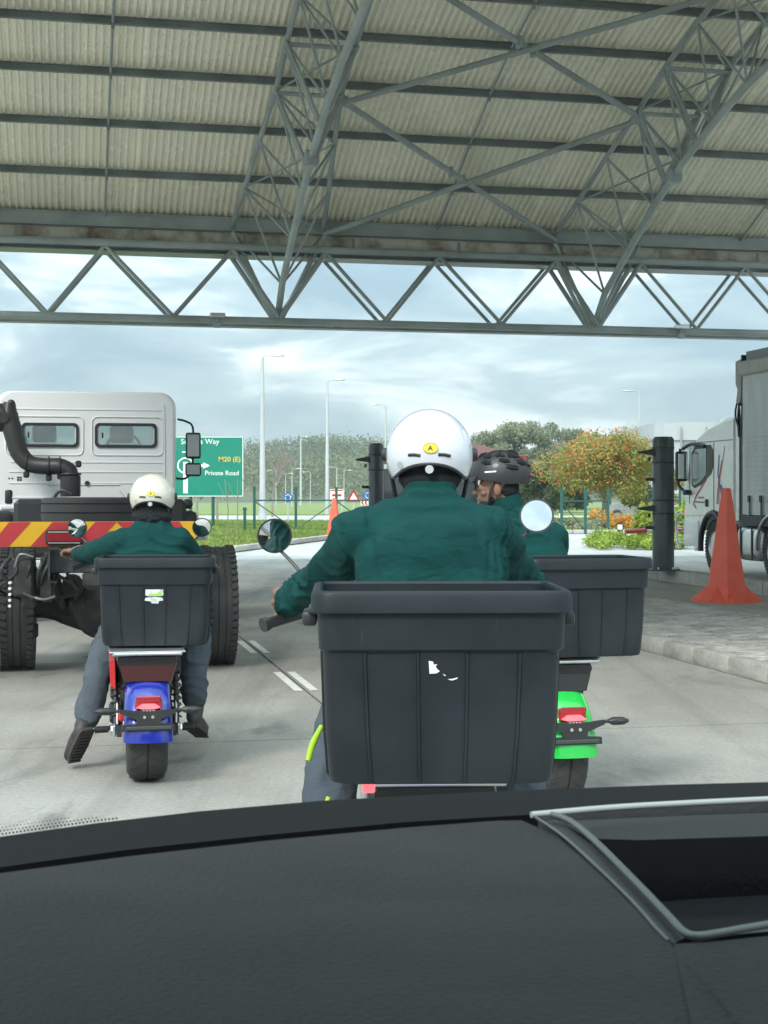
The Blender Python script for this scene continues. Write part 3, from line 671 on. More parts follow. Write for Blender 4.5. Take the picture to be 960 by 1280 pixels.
flat('path', [(4.2, 33.5), (16, 36.2), (16, 58), (5.6, 58)], -.018, M_road)
p = gpt(848, 690); plantbed('strelitzia_bush', 'upright orange flowered bush in front of the white truck cab', 'bush', (p.x+.2, p.y+3, 0), (.75, .8), 1.35, 3500, .09, M_cover, (260, .06, M_flower))
p = gpt(738, 668); plantbed('verge_shrub', 'grey green low shrub in front of the coral tree trunk', 'shrub', (p.x, p.y+4, 0), (1.5, 1.0), .55, 4000, .06, M_euc)
p = gpt(766, 666); plantbed('flower_shrub', 'yellow orange flowering shrub just right of the coral tree trunk', 'shrub', (p.x, p.y+3, 0), (.55, .5), 1.0, 1800, .05, M_yel, (200, .05, M_flower))
p = gpt(790, 668); plantbed('flower_shrub', 'orange flowering shrub in front of the parked car', 'shrub', (p.x, p.y+4, 0), (.8, .6), .85, 2000, .05, M_yel, (350, .05, M_flower))

# ------------------------------------------------------------------ street lamps
M_pole = mat('galvanised_pole', (0.50, 0.53, 0.54), 0.45, 0.2, .08, 1)
def lamp(px, top, Y, side, label, r=.11):
    x = (px-480)/F*Y; h = CAMZ+(620-top)/F*Y
    t = thing('street_lamp', label, 'street lamp', (x, Y, 0), 0, 'street lamps along the road')
    m = MB(); m.tube([(0, 0, 0), (0, 0, h*.5), (0, 0, h-.1)], [r, r*.75, r*.5], 10); m.tube([(0, 0, h-.12), (side*.2, 0, h), (side*.7, 0, h+.03)], .04, 6, sub=3); m.tube([(0, 0, 0), (0, 0, .4)], r*1.35, 10)
    obj('pole', m, M_pole, t, 60)
    m = MB(); m.box((side*1.0, 0, h+.02), (.75, .28, .11), bev=.04); obj('lamp_head', m, M_alu, t, 60)
    return t
lamp(328, 445, 92, 1, 'tallest street lamp, nearest one, standing just right of the road sign', .20)
lamp(409, 475, 116, 1, 'tall street lamp between the cone and the nearest lamp', .17)
lamp(376, 546, 227, 1, 'small far street lamp between the two tall lamps', .2)
lamp(482, 506, 146, -1, 'street lamp showing just left of the white helmet', .16)
lamp(799, 489, 128, -1, 'thin street lamp alone in the sky between coral tree and office', .14)
for i, (px, top, Y) in enumerate(((345, 588, 240), (357, 592, 260), (388, 590, 250), (430, 588, 235), (421, 584, 180), (365, 586, 200))):
    lamp(px, top, Y, 1 if i % 2 else -1, ['very small lamp on the far road, leftmost of the low row', 'very small lamp on the far road above the blue round sign', 'very small lamp on the far road left of the tall middle lamp', 'very small lamp on the far road above the cone', 'slim dark topped lamp above the white notice board', 'slim lamp pole above the blue round sign, nearer one'][i], .10)
# transmission pylon
Y = 560; t = thing('pylon', 'thin lattice power pylon on the distant ridge', 'pylon', ((397-480)/F*Y, Y, 8), 0)
m = MB(); H = CAMZ+(620-546)/F*Y-8
for sx in (-1, 1): m.tube([(sx*1.2, 0, 0), (sx*.25, 0, H)], .13, 4)
for k in range(8): m.tube([(-1.2+k*.12, 0, H*k/8), (1.2-k*.15, 0, H*(k+1)/8)], .08, 4)
obj('lattice', m, M_steel, t, 0)
for z in (.72, .82, .92): obj('cross_arm', tb(Vector((-1.7, 0, H*z)), Vector((1.7, 0, H*z)), .12, 4), M_steel, t, 0)

# ------------------------------------------------------------------ green fence
def fence(pts, label, h=1.78, seed=1):
    p0 = Vector((*pts[0], 0)); t = thing('green_fence', label, 'fence', tuple(p0), 0)
    for (x0, y0), (x1, y1) in zip(pts[:-1], pts[1:]):
        a = Vector((x0, y0, 0))-p0; b_ = Vector((x1, y1, 0))-p0; d = b_-a; n = max(1, round(d.length/1.55)); u = d.normalized()
        for i in range(n+1):
            q = a+d*(i/n); m = MB(); m.box((q.x, q.y, h/2), (.10, .10, h)); m.box((q.x, q.y, h+.01), (.12, .12, .03)); obj('post', m, M_green_paint, t, 0)
        for z in (h*.72,): m = MB(); m.tube([a+Vector((0, 0, z)), b_+Vector((0, 0, z))], .032, 6); obj('rail', m, M_green_paint, t, 60)
        for i in range(n):
            q = a+d*(i/n); q2 = a+d*((i+1)/n); m = MB()
            if i % 2: q, q2 = q2, q
            m.tube([q+Vector((0, 0, h*.70)), q2+Vector((0, 0, .12))], .022, 6); obj('stay', m, M_green_paint, t, 60)
    return t
def gx(px, Y): return (px-480)/F*Y
fence([(gx(318, 58), 58), (gx(470, 60), 60)], 'green steel fence left of the centre rider, in front of the grass')
fence([(gx(702, 55), 55), (gx(760, 58), 58)], 'green steel gate frame right of the black helmet', 1.75)
t = fence([(gx(812, 66), 66), (gx(850, 66), 66)], 'green fence panel behind the dark round post', 1.9)
for px, lb in ((236, 'dark green sign leg'),): pass
# posts, bollards
def bollard(px, py, h, r, label, m=M_green_paint, z=0.1, topw=1.3):
    a = gpt(px, py, z); t = thing('bollard', label, 'bollard', (a.x, a.y, z), 0); b = MB(); b.box((0, 0, h/2-.02), (r*2, r*2, h), bev=.01); obj('shaft', b, m, t); b = MB(); b.box((0, 0, h), (r*2*topw, r*2*topw, .12), bev=.015); obj('cap', b, m, t)
bollard(306, 664, .86, .055, 'short green post with wider cap on the lawn')
a = gpt(775, 679, .0); t = thing('bollard_light', 'small black bollard lamp with white top beside the ground cover', 'bollard light', tuple(a), 0)
b = MB(); b.tube([(0, 0, 0), (0, 0, .42)], .085, 12); b.tube([(0, 0, .58), (0, 0, .62)], .09, 12); obj('shaft', b, M_blackm, t, 60)
b = MB(); b.tube([(0, 0, .42), (0, 0, .58)], .075, 12); obj('lens', b, mat('frosted_lens', (.8, .8, .78), .4, var=0), t, 60)
a = gpt(735, 668, .1); 
t = thing('bollard_light', 'small dark bollard lamp in front of the coral tree trunk', 'bollard light', (a.x, a.y+8, 0), 0)
b = MB(); b.tube([(0, 0, 0), (0, 0, .55)], .09, 12); obj('shaft', b, M_blackm, t, 60); b = MB(); b.tube([(0, 0, .55), (0, 0, .75)], .08, 12); obj('lens', b, bpy.data.materials['frosted_lens'], t, 60)

# ------------------------------------------------------------------ road sign
M_sgreen = mat('sign_green', (0.0, 0.22, 0.155), 0.45, var=.04); M_swhite = mat('sign_white', (0.78, 0.80, 0.80), .45, var=.04); M_syel = mat('sign_yellow', (0.85, 0.55, 0.05), .45, var=.04)
Y = 64; k = Y/F
x0, x1 = gx(196, Y), gx(304.5, Y); z0, z1 = CAMZ-.5*k*0+(620-621)*k, CAMZ+(620-545.5)*k
t = thing('road_sign', 'large green direction sign with white lettering beside the truck cab', 'road sign', (x0, Y, 0), 0)
b = MB(); b.box(((x1-x0)/2, 0, (z0+z1)/2), (x1-x0, .05, z1-z0), bev=.01); obj('sign_panel', b, M_sgreen, t)
w_, h_ = x1-x0, z1-z0; b = MB(); bw = .035
for (cx_, cz_, sx, sz) in ((w_/2, z1-.03, w_-.04, bw), (w_/2, z0+.03, w_-.04, bw), (.03, (z0+z1)/2, bw, h_-.1), (w_-.03, (z0+z1)/2, bw, h_-.1)): b.box((cx_, -.029, cz_), (sx, .006, sz))
obj('sign_border', b, M_swhite, t, 0, 'stuff')
def sgn(s, px, py, size, m, parent, Yp, bold=.002, yoff=-.03, nm='lettering'):
    bm = text_bm(s, size, .004, bold); bmesh.ops.transform(bm, matrix=Matrix.Translation((gx(px, Yp)-parent.location.x, yoff, CAMZ+(620-py)*Yp/F-parent.location.z)) @ Matrix.Rotation(R(90), 4, 'X'), verts=bm.verts)
    return obj(nm, bm, m, parent, 0)
sgn('Se      s Way', 226, 555, .32, M_swhite, t, Y); sgn('M20 (E)', 273, 577, .30, M_syel, t, Y); sgn('Private Road', 256, 594, .285, M_swhite, t, Y)
b = MB(); px_ = lambda p: gx(p, Y)-x0
b.box((px_(232), -.03, CAMZ+(620-597)*k), (.20, .008, 1.35)); b.box((px_(232), -.031, CAMZ+(620-565)*k), (.30, .008, .06)); b.box((px_(248), -.030, CAMZ+(620-582)*k), (.85, .008, .12))
b.prism([(0, .14), (.30, 0), (0, -.14)], .008, Matrix.Translation((px_(254), -.034, CAMZ+(620-582)*k)) @ Matrix.Rotation(R(90), 4, 'X')); b.lathe([(.36, 0), (.36, .008), (.29, .008), (.29, 0)], 28, Matrix.Translation((px_(232), -.036, CAMZ+(620-582)*k)) @ Matrix.Rotation(R(90), 4, 'X'), close=True)
obj('route_arrow', b, M_swhite, t, 0)
for px in (238, 266): b = MB(); b.tube([(px_(px), .09, 0), (px_(px), .09, z1-.05)], .07, 10); obj('leg', b, M_green_paint, t, 60)
# small signs by the far junction
def roundsign(px, py, Y, r, label):
    t = thing('round_sign', label, 'road sign', (gx(px, Y), Y, 0), 0); z = CAMZ+(620-py)*Y/F
    b = MB(); b.tube([(0, .03, 0), (0, .03, z+.1)], .035, 8); obj('post', b, M_pole, t, 60)
    b = MB(); b.tube([(0, 0, z), (0, -.02, z)], r, 24); obj('sign_disc', b, mat('sign_blue', (.02, .14, .42), .4, var=0), t, 60)
    for a0 in (90, 210, 330):
        b = MB(); pts = [(math.cos(R(a0+q))*r*.6, -.03, z+math.sin(R(a0+q))*r*.6) for q in range(-40, 41, 20)]; b.tube(pts, r*.09, 6)
        e = Vector(pts[-1]); b.tube([e, e+Vector((math.cos(R(a0+40+100)), 0, math.sin(R(a0+40+100))))*r*.3], [r*.24, .002], 6); obj('arrow', b, M_swhite, t, 60)
roundsign(360, 622, 76, .24, 'blue round sign with white circling arrows behind the green fence'); roundsign(460.5, 619.5, 76, .24, 'blue round sign partly hidden by the dark round post')
Y = 72; t = thing('notice_board', 'white notice board with red top edge above the cone', 'sign', (gx(421, Y), Y, 0), 0); z = CAMZ+(620-618.5)*Y/F
b = MB(); b.box((0, 0, z), (.66, .03, .56)); obj('sign_panel', b, M_swhite, t); b = MB(); b.box((0, -.02, z+.22), (.62, .01, .05)); b.box((0, -.02, z-.02), (.45, .01, .10)); obj('sign_print', b, M_red, t)
for s in (-.25, .25): b = MB(); b.box((s, .03, z/2), (.05, .04, z)); obj('leg', b, M_pole, t)
t = thing('triangle_sign', 'red bordered triangle warning sign right of the notice board', 'sign', (gx(442, Y), Y, 0), 0); z = CAMZ+(620-620)*Y/F
Mx = Matrix.Rotation(R(90), 4, 'X'); b = MB(); b.prism([(-.33, -.28), (.33, -.28), (0, .32)], .02, Matrix.Translation((0, 0, z)) @ Mx); obj('sign_panel', b, M_red, t)
b = MB(); b.prism([(-.2, -.2), (.2, -.2), (0, .17)], .02, Matrix.Translation((0, -.01, z)) @ Mx); obj('sign_face', b, M_swhite, t); b = MB(); b.box((0, .03, z/2), (.05, .04, z)); obj('leg', b, M_pole, t)
Y = 62; t = thing('chevron_sign', 'small red and white chevron board between cone and dark post', 'sign', (gx(457, Y), Y, 0), 0); z = CAMZ+(620-628)*Y/F
b = MB(); b.box((0, 0, z), (.42, .03, .24)); obj('sign_panel', b, M_swhite, t)
for s in (-.12, .02): b = MB(); b.prism([(0, 0), (.07, 0), (.0, .1), (.07, .2), (0, .2), (-.07, .1)], .01, Matrix.Translation((s, -.02, z-.10)) @ Mx); obj('chevron', b, M_red, t)
b = MB(); b.box((0, .03, z/2), (.04, .03, z)); obj('leg', b, M_pole, t)

# ------------------------------------------------------------------ cones
def cone(loc, label, H=1.42, rz=0.3, post=False):
    t = thing('traffic_cone', label, 'traffic cone', loc, rz, 'tall red traffic cones')
    b = MB(); n = 6
    def rg(r, z): return [Vector((r*math.cos(2*math.pi*k/n), r*math.sin(2*math.pi*k/n), z)) for k in range(n)]
    b.loft([rg(.29, .0), rg(.275, .12), rg(.25, .25), rg(.065, H-.02), rg(.055, H)]); obj('cone_body', b, M_cone, t, 15)
    for k in range(6):             # splayed feet of the base
        a0 = 2*math.pi*(k+.5)/6; b = MB(); M = Matrix.Rotation(a0, 4, 'Z')
        q = [M @ Vector(v) for v in ((.20, -.14, 0), (.20, .14, 0), (.44, .20, 0), (.44, -.20, 0), (.22, 0, .20), (.44, 0, .012))]
        vs = [b.bm.verts.new(v) for v in q]
        for f in ((0, 3, 2, 1), (0, 1, 4), (1, 2, 5, 4), (3, 0, 4, 5), (2, 3, 5)): b.bm.faces.new([vs[i] for i in f])
        obj('foot', b, M_cone, t, 0)
    return t
cone((4.31, 18.75, .13), 'tall faded red cone on the paved island in front of the white truck', 1.42, .35)
a = gpt(418, 674, 0); cone((a.x, a.y, 0), 'distant red cone at the verge left of the centre rider', 1.38, .1)

# ------------------------------------------------------------------ sensor posts
M_post = mat('dark_grey_post_paint', (0.040, 0.050, 0.055), .4, var=.15, scale=2, coat=.2)
def sensor_post(loc, label, h=2.1, r=.165, side=-1):
    t = thing('sensor_post', label, 'post', loc, 0, 'round dark sensor posts')
    b = MB(); b.lathe([(r+.0, 0), (r, h-.05), (r-.03, h-.005), (.0001, h)], 32); obj('post_tube', b, M_post, t, 50)
    b = MB(); b.lathe([(r+.09, 0), (r+.09, .025), (r+.01, .03), (r+.01, 0)], 32); obj('base_flange', b, M_post, t, 50)
    for k in range(6): b = MB(); b.tube([((r+.055)*math.cos(k*1.05), (r+.055)*math.sin(k*1.05), .02), ((r+.055)*math.cos(k*1.05), (r+.055)*math.sin(k*1.05), .055)], .016, 6); obj('bolt', b, M_alu, t, 0)
    for z in (h*.42, h*.52, h*.80, h*.91): b = MB(); b.lathe([(r+.002, z), (r+.008, z+.004), (r+.008, z+.018), (r+.002, z+.022)], 32); obj('band', b, M_black, t, 50)
    for z in (h*.86, h*.44):
        b = MB(); b.prism([(0, 0), (.22, .03), (.24, .055), (0, .10)], .15, Matrix.Translation((side*(r-.01), .075, z)) @ Matrix.Rotation(math.pi if side < 0 else 0, 4, 'Z') @ Matrix.Rotation(R(90), 4, 'X') @ Matrix.Translation((0, 0, 0 if side > 0 else -.15))); obj('camera_hood', b, M_black, t, 30)
        b = MB(); b.tube([(side*(r+.05), -.0, z-.03), (side*(r+.05), 0, z-.09)], .02, 8); obj('cable_gland', b, M_black, t, 30)
    for z in (h*.68, h*.32): b = MB(); b.box((side*(r+.05), 0, z), (.13, .08, .05), bev=.01); obj('sensor', b, M_black, t, 30)
    return t
p = gpt(829, 713, .305); sensor_post((p.x, p.y, .305), 'dark round sensor post on the raised kerb of the paved island', 2.06, .165, -1)
sensor_post(((470-480)/F*25.6, 25.6, 0), 'dark round sensor post left of the white helmet', 2.36, .13, -1)

# ------------------------------------------------------------------ kiosk behind the centre rider
M_cream = mat('cream_wall', (0.50, 0.46, 0.38), .8, var=.06); M_maroon = mat('maroon_roof', (0.11, 0.04, 0.034), .7, col2=(.15, .055, .045), scale=1.5); M_fascia = mat('red_fascia', (0.28, 0.025, 0.022), .5)
Y = 45; k = Y/F; xa, xb = gx(474, Y), gx(641, Y); t = thing('kiosk', 'cream gate kiosk with maroon hipped roof behind the centre rider', 'kiosk', ((xa+xb)/2, Y+2, 0), R(0)); wv = xb-xa
b = MB(); ze = CAMZ+45*k; hwid = (gx(658, Y)-xa+.4)/2+.0; oh = .38
b.box((0, 0, .45), (wv, 3.6, .9)); obj('lower_wall', b, M_cream, t, 0)
for px in (-.5, -.30, -.02, .26, .5): b = MB(); b.box((px*wv, -1.76, ze/2+.4), (.13, .10, ze-.85)); obj('mullion', b, M_cream, t, 0)
for s in (-1, 1): b = MB(); b.box((s*wv/2*.97, 0.9, ze/2), (.12, 1.7, ze-.02)); obj('side_wall', b, M_cream, t, 0)
for i, (l, r_) in enumerate(((-.5, -.30), (-.30, -.02), (-.02, .26), (.26, .5))): b = MB(); b.box(((l+r_)/2*wv, -1.74, 1.6), ((r_-l)*wv-.14, .02, 1.35)); obj('window', b, M_glass, t, 0)
b = MB(); b.box((0, 0, ze+.04), (wv+2*oh, 3.6+2*oh, .16)); obj('fascia', b, M_fascia, t, 0)
b = MB(); zr = CAMZ+(620-549)*k; w2 = wv/2+oh; d2 = 1.8+oh
b.loft([[Vector((-w2, -d2, ze+.12)), Vector((w2, -d2, ze+.12)), Vector((w2, d2, ze+.12)), Vector((-w2, d2, ze+.12))], [Vector((-.7, -.1, zr)), Vector((.7, -.1, zr)), Vector((.7, .1, zr)), Vector((-.7, .1, zr))]]); obj('roof', b, M_maroon, t, 0)

# ------------------------------------------------------------------ office block far right
M_off = mat('office_render_white', (0.38, 0.41, 0.42), .7, var=.05); M_off2 = mat('office_render_grey', (0.24, 0.26, 0.27), .7, var=.05); M_cw = mat('office_glass', (0.16, 0.22, 0.24), .08, var=.1, spec=.9)
Y = 105; k = Y/F; xo = gx(820, Y); t = thing('office_block', 'white and grey office block with tall glazing behind the white truck', 'building', (xo, Y, 0), 0); zt_ = CAMZ+(620-524)*k; zl = CAMZ+(620-529)*k
b = MB(); arc = [(math.sin(q)*1.3-.0, -math.cos(q)*1.3) for q in [0]]
plan = [(0, 2.2), (.15, 1.0), (.7, .25), (1.6, 0), (6.1, -.5), (6.1, 14), (0, 14)]
b.prism(plan, zl-1.2, Matrix.Translation((0, 0, 0))); obj('wall', b, M_off, t, 0)
plan2 = [(p_[0]-.12 if p_[0] < 3 else p_[0], p_[1]-.14) for p_ in plan]; b = MB(); b.prism(plan2, 1.25, Matrix.Translation((0, 0, zl-1.2))); obj('parapet', b, M_off, t, 0)
b = MB(); b.box((9.4, 4, zt_/2), (6.6, 8.6, zt_)); obj('wing_wall', b, M_off2, t, 0)
b = MB(); b.box((5.0, -.75, zt_-1.1), (1.5, .7, 2.1)); obj('roof_block', b, M_off, t, 0)
for r_ in range(5):
    for c in range(5):
        xx = 1.9+c*.86; yy = -.06-.11*(xx-1.6); b = MB(); b.box((xx+.38, yy-.02, .75+r_*1.02+.46), (.78, .05, .94), rz=-.11); obj('window', b, M_cw, t, 0)
for r_ in range(5):
    b = MB(); b.box((.55, .52, .75+r_*1.02+.46), (.75, .05, .92), rz=-.95); obj('window', b, M_cw, t, 0)
for r_ in range(2):
    for c in range(3): b = MB(); b.box((7.2+c*1.7, -.33, 1.9+r_*2.6), (1.3, .06, 1.4)); obj('window', b, M_cw, t, 0)
for c in range(3): b = MB(); b.box((1.7+c*1.75, -.40-.1*c, 3.2), (.10, .10, 6.2)); obj('glazing_fin', b, M_off2, t, 0)
# parked car beyond the planting
a = gpt(784, 655); t = thing('parked_car', 'silver grey parked car half hidden by shrubs under the coral tree', 'car', (gx(800, 86), 86, 0), R(-6)); M_cars = mat('silver_car_paint', (.35, .38, .40), .3, .4, .05, coat=.6)
prof = [(-2.1, .25), (-2.15, .7), (-1.9, .92), (-1.3, .98), (-.7, 1.38), (.55, 1.42), (1.25, 1.05), (2.0, .85), (2.15, .6), (2.1, .25)]
b = MB(); b.loft([[Vector((x, s*.82*(1 if z < 1 else .82), z)) for x, z in prof] for s in (-1, 1)]); obj('body', b, M_cars, t, 30)
gl_ = [(-1.15, 1.0), (-.65, 1.32), (.5, 1.36), (1.1, 1.03)]
for s in (-1, 1):
    b = MB(); b.prism(gl_, .02, Matrix.Translation((0, s*.80+.01, 0)) @ Matrix.Rotation(R(90), 4, 'X')); obj('window', b, M_glass, t, 0)
    for x in (-1.35, 1.35): b = MB(); b.lathe([(.2, -.1), (.33, -.1), (.34, 0), (.33, .1), (.2, .1)], 24, Matrix.Translation((x, s*.78, .33)) @ Matrix.Rotation(R(90), 4, 'X'), close=True); b.mi = 1; b.lathe([(.01, -.02), (.2, .0), (.2, .02), (.01, .03)], 16, Matrix.Translation((x, s*.80, .33)) @ Matrix.Rotation(R(90), 4, 'X')); obj('wheel', b, [M_rub, M_alu], t, 40)
# boom barrier
a = Vector((gx(782, 30.5), 30.5, CAMZ+(620-664.5)*30.5/F)); e2 = Vector((gx(884, 31.2), 31.2, CAMZ+(620-659)*31.2/F))
t = thing('boom_barrier', 'red and white boom lowered across the truck lane behind the dark post', 'barrier', (e2.x+.3, e2.y, 0), 0); o_ = Vector((e2.x+.3, e2.y, 0))
b = MB(); b.box((0, 0, .5), (.32, .32, 1.0), bev=.03); obj('drive_cabinet', b, M_cream, t)
for i in range(4):
    q0 = e2.lerp(a, i/4); q1 = e2.lerp(a, (i+1)/4); obj('boom_section', tb(q0-o_, q1-o_, .045, 8), M_swhite if i % 2 == 0 else M_red, t, 60)
# ------------------------------------------------------------------ wheels
def tyre_bm(r, w_, rim, grooves=4, gd=.012, nseg=48):
    prof = [(rim, -w_*.42), (rim+(r-rim)*.45, -w_*.5), (r-.035*min(1, r*2), -w_*.48), (r-.008, -w_*.43)]
    for g in range(grooves):
        x = -w_*.43+(w_*.86)*(g+.5)/grooves; gw = w_*.018
        prof += [(r+.002-abs(x/w_)*.012, x-gw*1.6), (r-gd, x-gw), (r-gd, x+gw), (r+.002-abs(x/w_)*.012, x+gw*1.6)]
    prof += [(r-.008, w_*.43), (r-.035*min(1, r*2), w_*.48), (rim+(r-rim)*.45, w_*.5), (rim, w_*.42)]
    b = MB(); b.lathe(prof, nseg, Matrix.Rotation(R(90), 4, 'Y'), close=True); return b
def block_tyre_bm(r, w_, rim):
    b = tyre_bm(r-.012, w_, rim, 4, .008, 56)
    nb = 50                        # shoulder lugs
    for s in (-1, 1):
        for k in range(nb):
            a_ = 2*math.pi*(k+(.5 if s > 0 else 0))/nb
            M = Matrix.Rotation(a_, 4, 'X') @ Matrix.Translation((s*w_*.37, 0, r-.012)) @ Matrix.Rotation(s*.25, 4, 'Z')
            b.box((0, 0, 0), (w_*.19, 2*math.pi*r/nb*.62, .026), M=M)
    return b
# ------------------------------------------------------------------ left truck (bare chassis, seen from behind)
TH = R(12)
t1 = thing('truck', 'white cab and chassis truck with red and yellow chevron board, seen from behind', 'truck', (-2.42, 12.65, 0), TH)
TC = (-2.42, 12.65)
def tl(px, py, Y):                 # pixel at depth Y -> truck local coordinates
    wv = ray(px, py, Y)-Vector((TC[0], TC[1], 0)); return Vector((wv.x*cL+wv.y*sL, -wv.x*sL+wv.y*cL, wv.z))
wheelm = block_tyre_bm(.515, .285, .29)
wh = obj('wheel', wheelm, M_rub, t1, 40); wh.location = (1.0, -.0, .512)
b = MB(); b.lathe([(.30, -.13), (.30, .13), (.27, .12), (.25, -.02), (.12, -.05), (.10, .02), (.001, .02)], 32, Matrix.Rotation(R(90), 4, 'Y')); rm = obj('rim', b, M_alu, wh, 40)
for x in (.665, -.665, -1.0): w2_ = dupm(wh, t1, (x, 0, .512)); dupm(rm, w2_)
for x in (1.0, -1.0):
    w2_ = dupm(wh, t1, (x, 4.9, .512)); dupm(rm, w2_)
# chassis
for s in (-1, 1):
    b = MB(); b.box((s*.40, 2.3, .92), (.016, 7.2, .26)); b.box((s*.375, 2.3, 1.045), (.07, 7.2, .012)); b.box((s*.375, 2.3, .795), (.07, 7.2, .012)); obj('frame_rail', b, M_chas, t1, 0)
    b = MB()
    for k in range(7): b.box((s*.56, 0, .70+k*.022), (.09, 1.5-.16*k, .018)); 
    obj('leaf_spring', b, M_chas, t1, 0)
    for bx in (((s*.56, -.86, .74), (.11, .10, .34)), ((s*.56, -.12, .60), (.12, .16, .16))): b = MB(); b.box(*bx, bev=.02); obj('spring_hanger', b, M_chas, t1)
    b = MB(); b.tube([(s*.30, -.15, .52), (s*.42, -.25, .98)], .04, 10); obj('shock_absorber', b, M_chas, t1)
    b = MB(); b.box((s*.60, -.1, .33), (.20, .13, .13), bev=.02); b.tube([(s*.60, -.17, .26), (s*.60, -.17, .36)], .035, 8); obj('lower_bracket', b, M_chas, t1)
for bx in (((0, -1.12, .95), (.80, .05, .19)), ((0, .9, .92), (.78, .10, .20)), ((0, 2.9, .92), (.78, .10, .20))): b = MB(); b.box(*bx, bev=.01); obj('cross_member', b, M_chas, t1)
for q in range(5): b = MB(); b.tube([(-.3+.15*q, -1.150, .93), (-.3+.15*q, -1.144, .93)], .03, 12); obj('punched_hole', b, M_black, t1, 0)
b = MB(); b.tube([(-1.0, 0, .512), (-.45, 0, .512), (-.25, 0, .50), (0, -.02, .50), (.25, 0, .50), (.45, 0, .512), (1.0, 0, .512)], [.085, .09, .15, .24, .15, .09, .085], 16, sub=3); b.ell((0, -.10, .48), (.21, .17, .23)); b.lathe([(.20, 0), (.21, .02), (.12, .06), (.001, .07)], 20, Matrix.Translation((0, -.22, .49)) @ Matrix.Rotation(R(90), 4, 'X')); obj('rear_axle', b, M_chas, t1, 40)
b = MB()
for k in range(10): a_ = 2*math.pi*k/10; b.tube([(.17*math.cos(a_), -.26, .49+.17*math.sin(a_)), (.17*math.cos(a_), -.29, .49+.17*math.sin(a_))], .014, 6)
obj('axle_bolt', b, M_chas, t1, 0, 'stuff')
b = MB(); b.tube([(0, .2, .52), (0, 3.0, .80)], .055, 12); obj('prop_shaft', b, M_chas, t1)
for s in (-1, 1): b = MB(); b.tube([(s*.22, -.35, .70), (s*.22, .05, .70)], .09, 14); b.tube([(s*.22, -.38, .70), (s*.22, -.34, .70)], .05, 10); obj('brake_chamber', b, M_chas, t1)
b = MB(); b.tube([(-.45, .5, .62), (-.45, 1.4, .62)], .14, 16); b.ell((-.45, .5, .62), (.14, .05, .14)); obj('air_tank', b, M_chas, t1)
b = MB(); b.tube([(.45, .5, .62), (.45, 1.4, .62)], .14, 16); b.ell((.45, .5, .62), (.14, .05, .14)); obj('air_tank', b, M_chas, t1)
# hoses and valves behind the left light
for i in range(8):
    x0_ = -.62+random.uniform(-.1, .5); b = MB(); pts = [(x0_, -.95, 1.0), (x0_+random.uniform(-.1, .1), -1.02, .86), (x0_+random.uniform(-.15, .2), -.9, .72), (x0_+random.uniform(-.1, .2), -.4, .60)]; b.tube(pts, .014, 6, sub=4); obj('air_hose', b, M_black, t1, 60)
b = MB(); b.box((-.60, -.95, .82), (.16, .14, .30), bev=.02); b.box((-.42, -.92, .80), (.10, .12, .36), bev=.02); b.tube([(-.60, -1.0, .70), (-.52, -1.04, .66), (-.40, -1.0, .65)], .02, 8); obj('valve_block', b, M_chas, t1)
b = MB(); b.tube([(-.66, -1.02, .9), (-.62, -1.05, 1.0), (-.52, -1.05, .98)], .010, 8, sub=3); b.tube([(-.55, -1.03, .68), (-.45, -1.06, .65), (-.36, -1.02, .67)], .010, 8, sub=3); obj('metal_pipe', b, mat('dull_pipe_metal', (.28, .29, .29), .4, .8), t1, 60)
b = MB(); b.box((.62, -.95, .84), (.14, .12, .26), bev=.02); b.box((.1, -1.1, .80), (.5, .10, .12), bev=.02); obj('valve_block', b, M_chas, t1)
for i in range(5): b = MB(); b.tube([(-.70+.003*i, -1.01, .60+.045*i), (-.70, -1.03, .60+.045*i)], .012, 8); obj('indicator_dot', b, M_swhite, t1, 0)
# chevron board
Yb = 11.75; zc0, zc1 = 1.0, 1.22; bl, br = tl(-14, 652, Yb), tl(247, 652, Yb); yb = (bl.y+br.y)/2; za = tl(100, 683, Yb).z; zb_ = tl(100, 652, Yb).z
b = MB(); b.box(((bl.x+br.x)/2, yb+.02, (za+zb_)/2), (br.x-bl.x, .03, zb_-za), bev=.003); obj('chevron_board', b, mat('board_yellow', (.80, .43, .015), .4, var=.06), t1); bd = bpy.data.objects['chevron_board']
Mr = mat('board_red', (.52, .035, .045), .35, var=.12, scale=6); hB = zb_-za; cxm = (bl.x+br.x)/2+.10; sw = .165
xx = bl.x-.2; i = 0; mid = tl(146, 660, Yb).x
def clip(x): return max(bl.x+.01, min(br.x-.01, x))
for s in (-1, 1):
    for i in range(0, 9):
        xa_ = mid+s*(i*sw*2+ (sw*0)); xb_ = xa_+s*sw; dx = -s*.17*0+s*0.0
        # stripes lean outwards at the foot
        q = [(xa_+s*.17, za+.002), (xb_+s*.17, za+.002), (xb_, zb_-.002), (xa_, zb_-.002)] if s < 0 else [(xa_+.17, za+.002), (xb_+.17, za+.002), (xb_, zb_-.002), (xa_, zb_-.002)]
        q = [(clip(x), z) for x, z in q]
        if abs(q[0][0]-q[1][0]) < .003 and abs(q[2][0]-q[3][0]) < .003: continue
        b = MB(); pp = [Vector((x, yb-.0005, z)) for x, z in q]
        b.loft([pp, [v+Vector((0, .003, 0)) for v in pp]]); b.bm.verts.ensure_lookup_table(); bmesh.ops.translate(b.bm, verts=b.bm.verts, vec=(0, 0, 0)); o = obj('red_stripe', b, Mr, bd, 0)
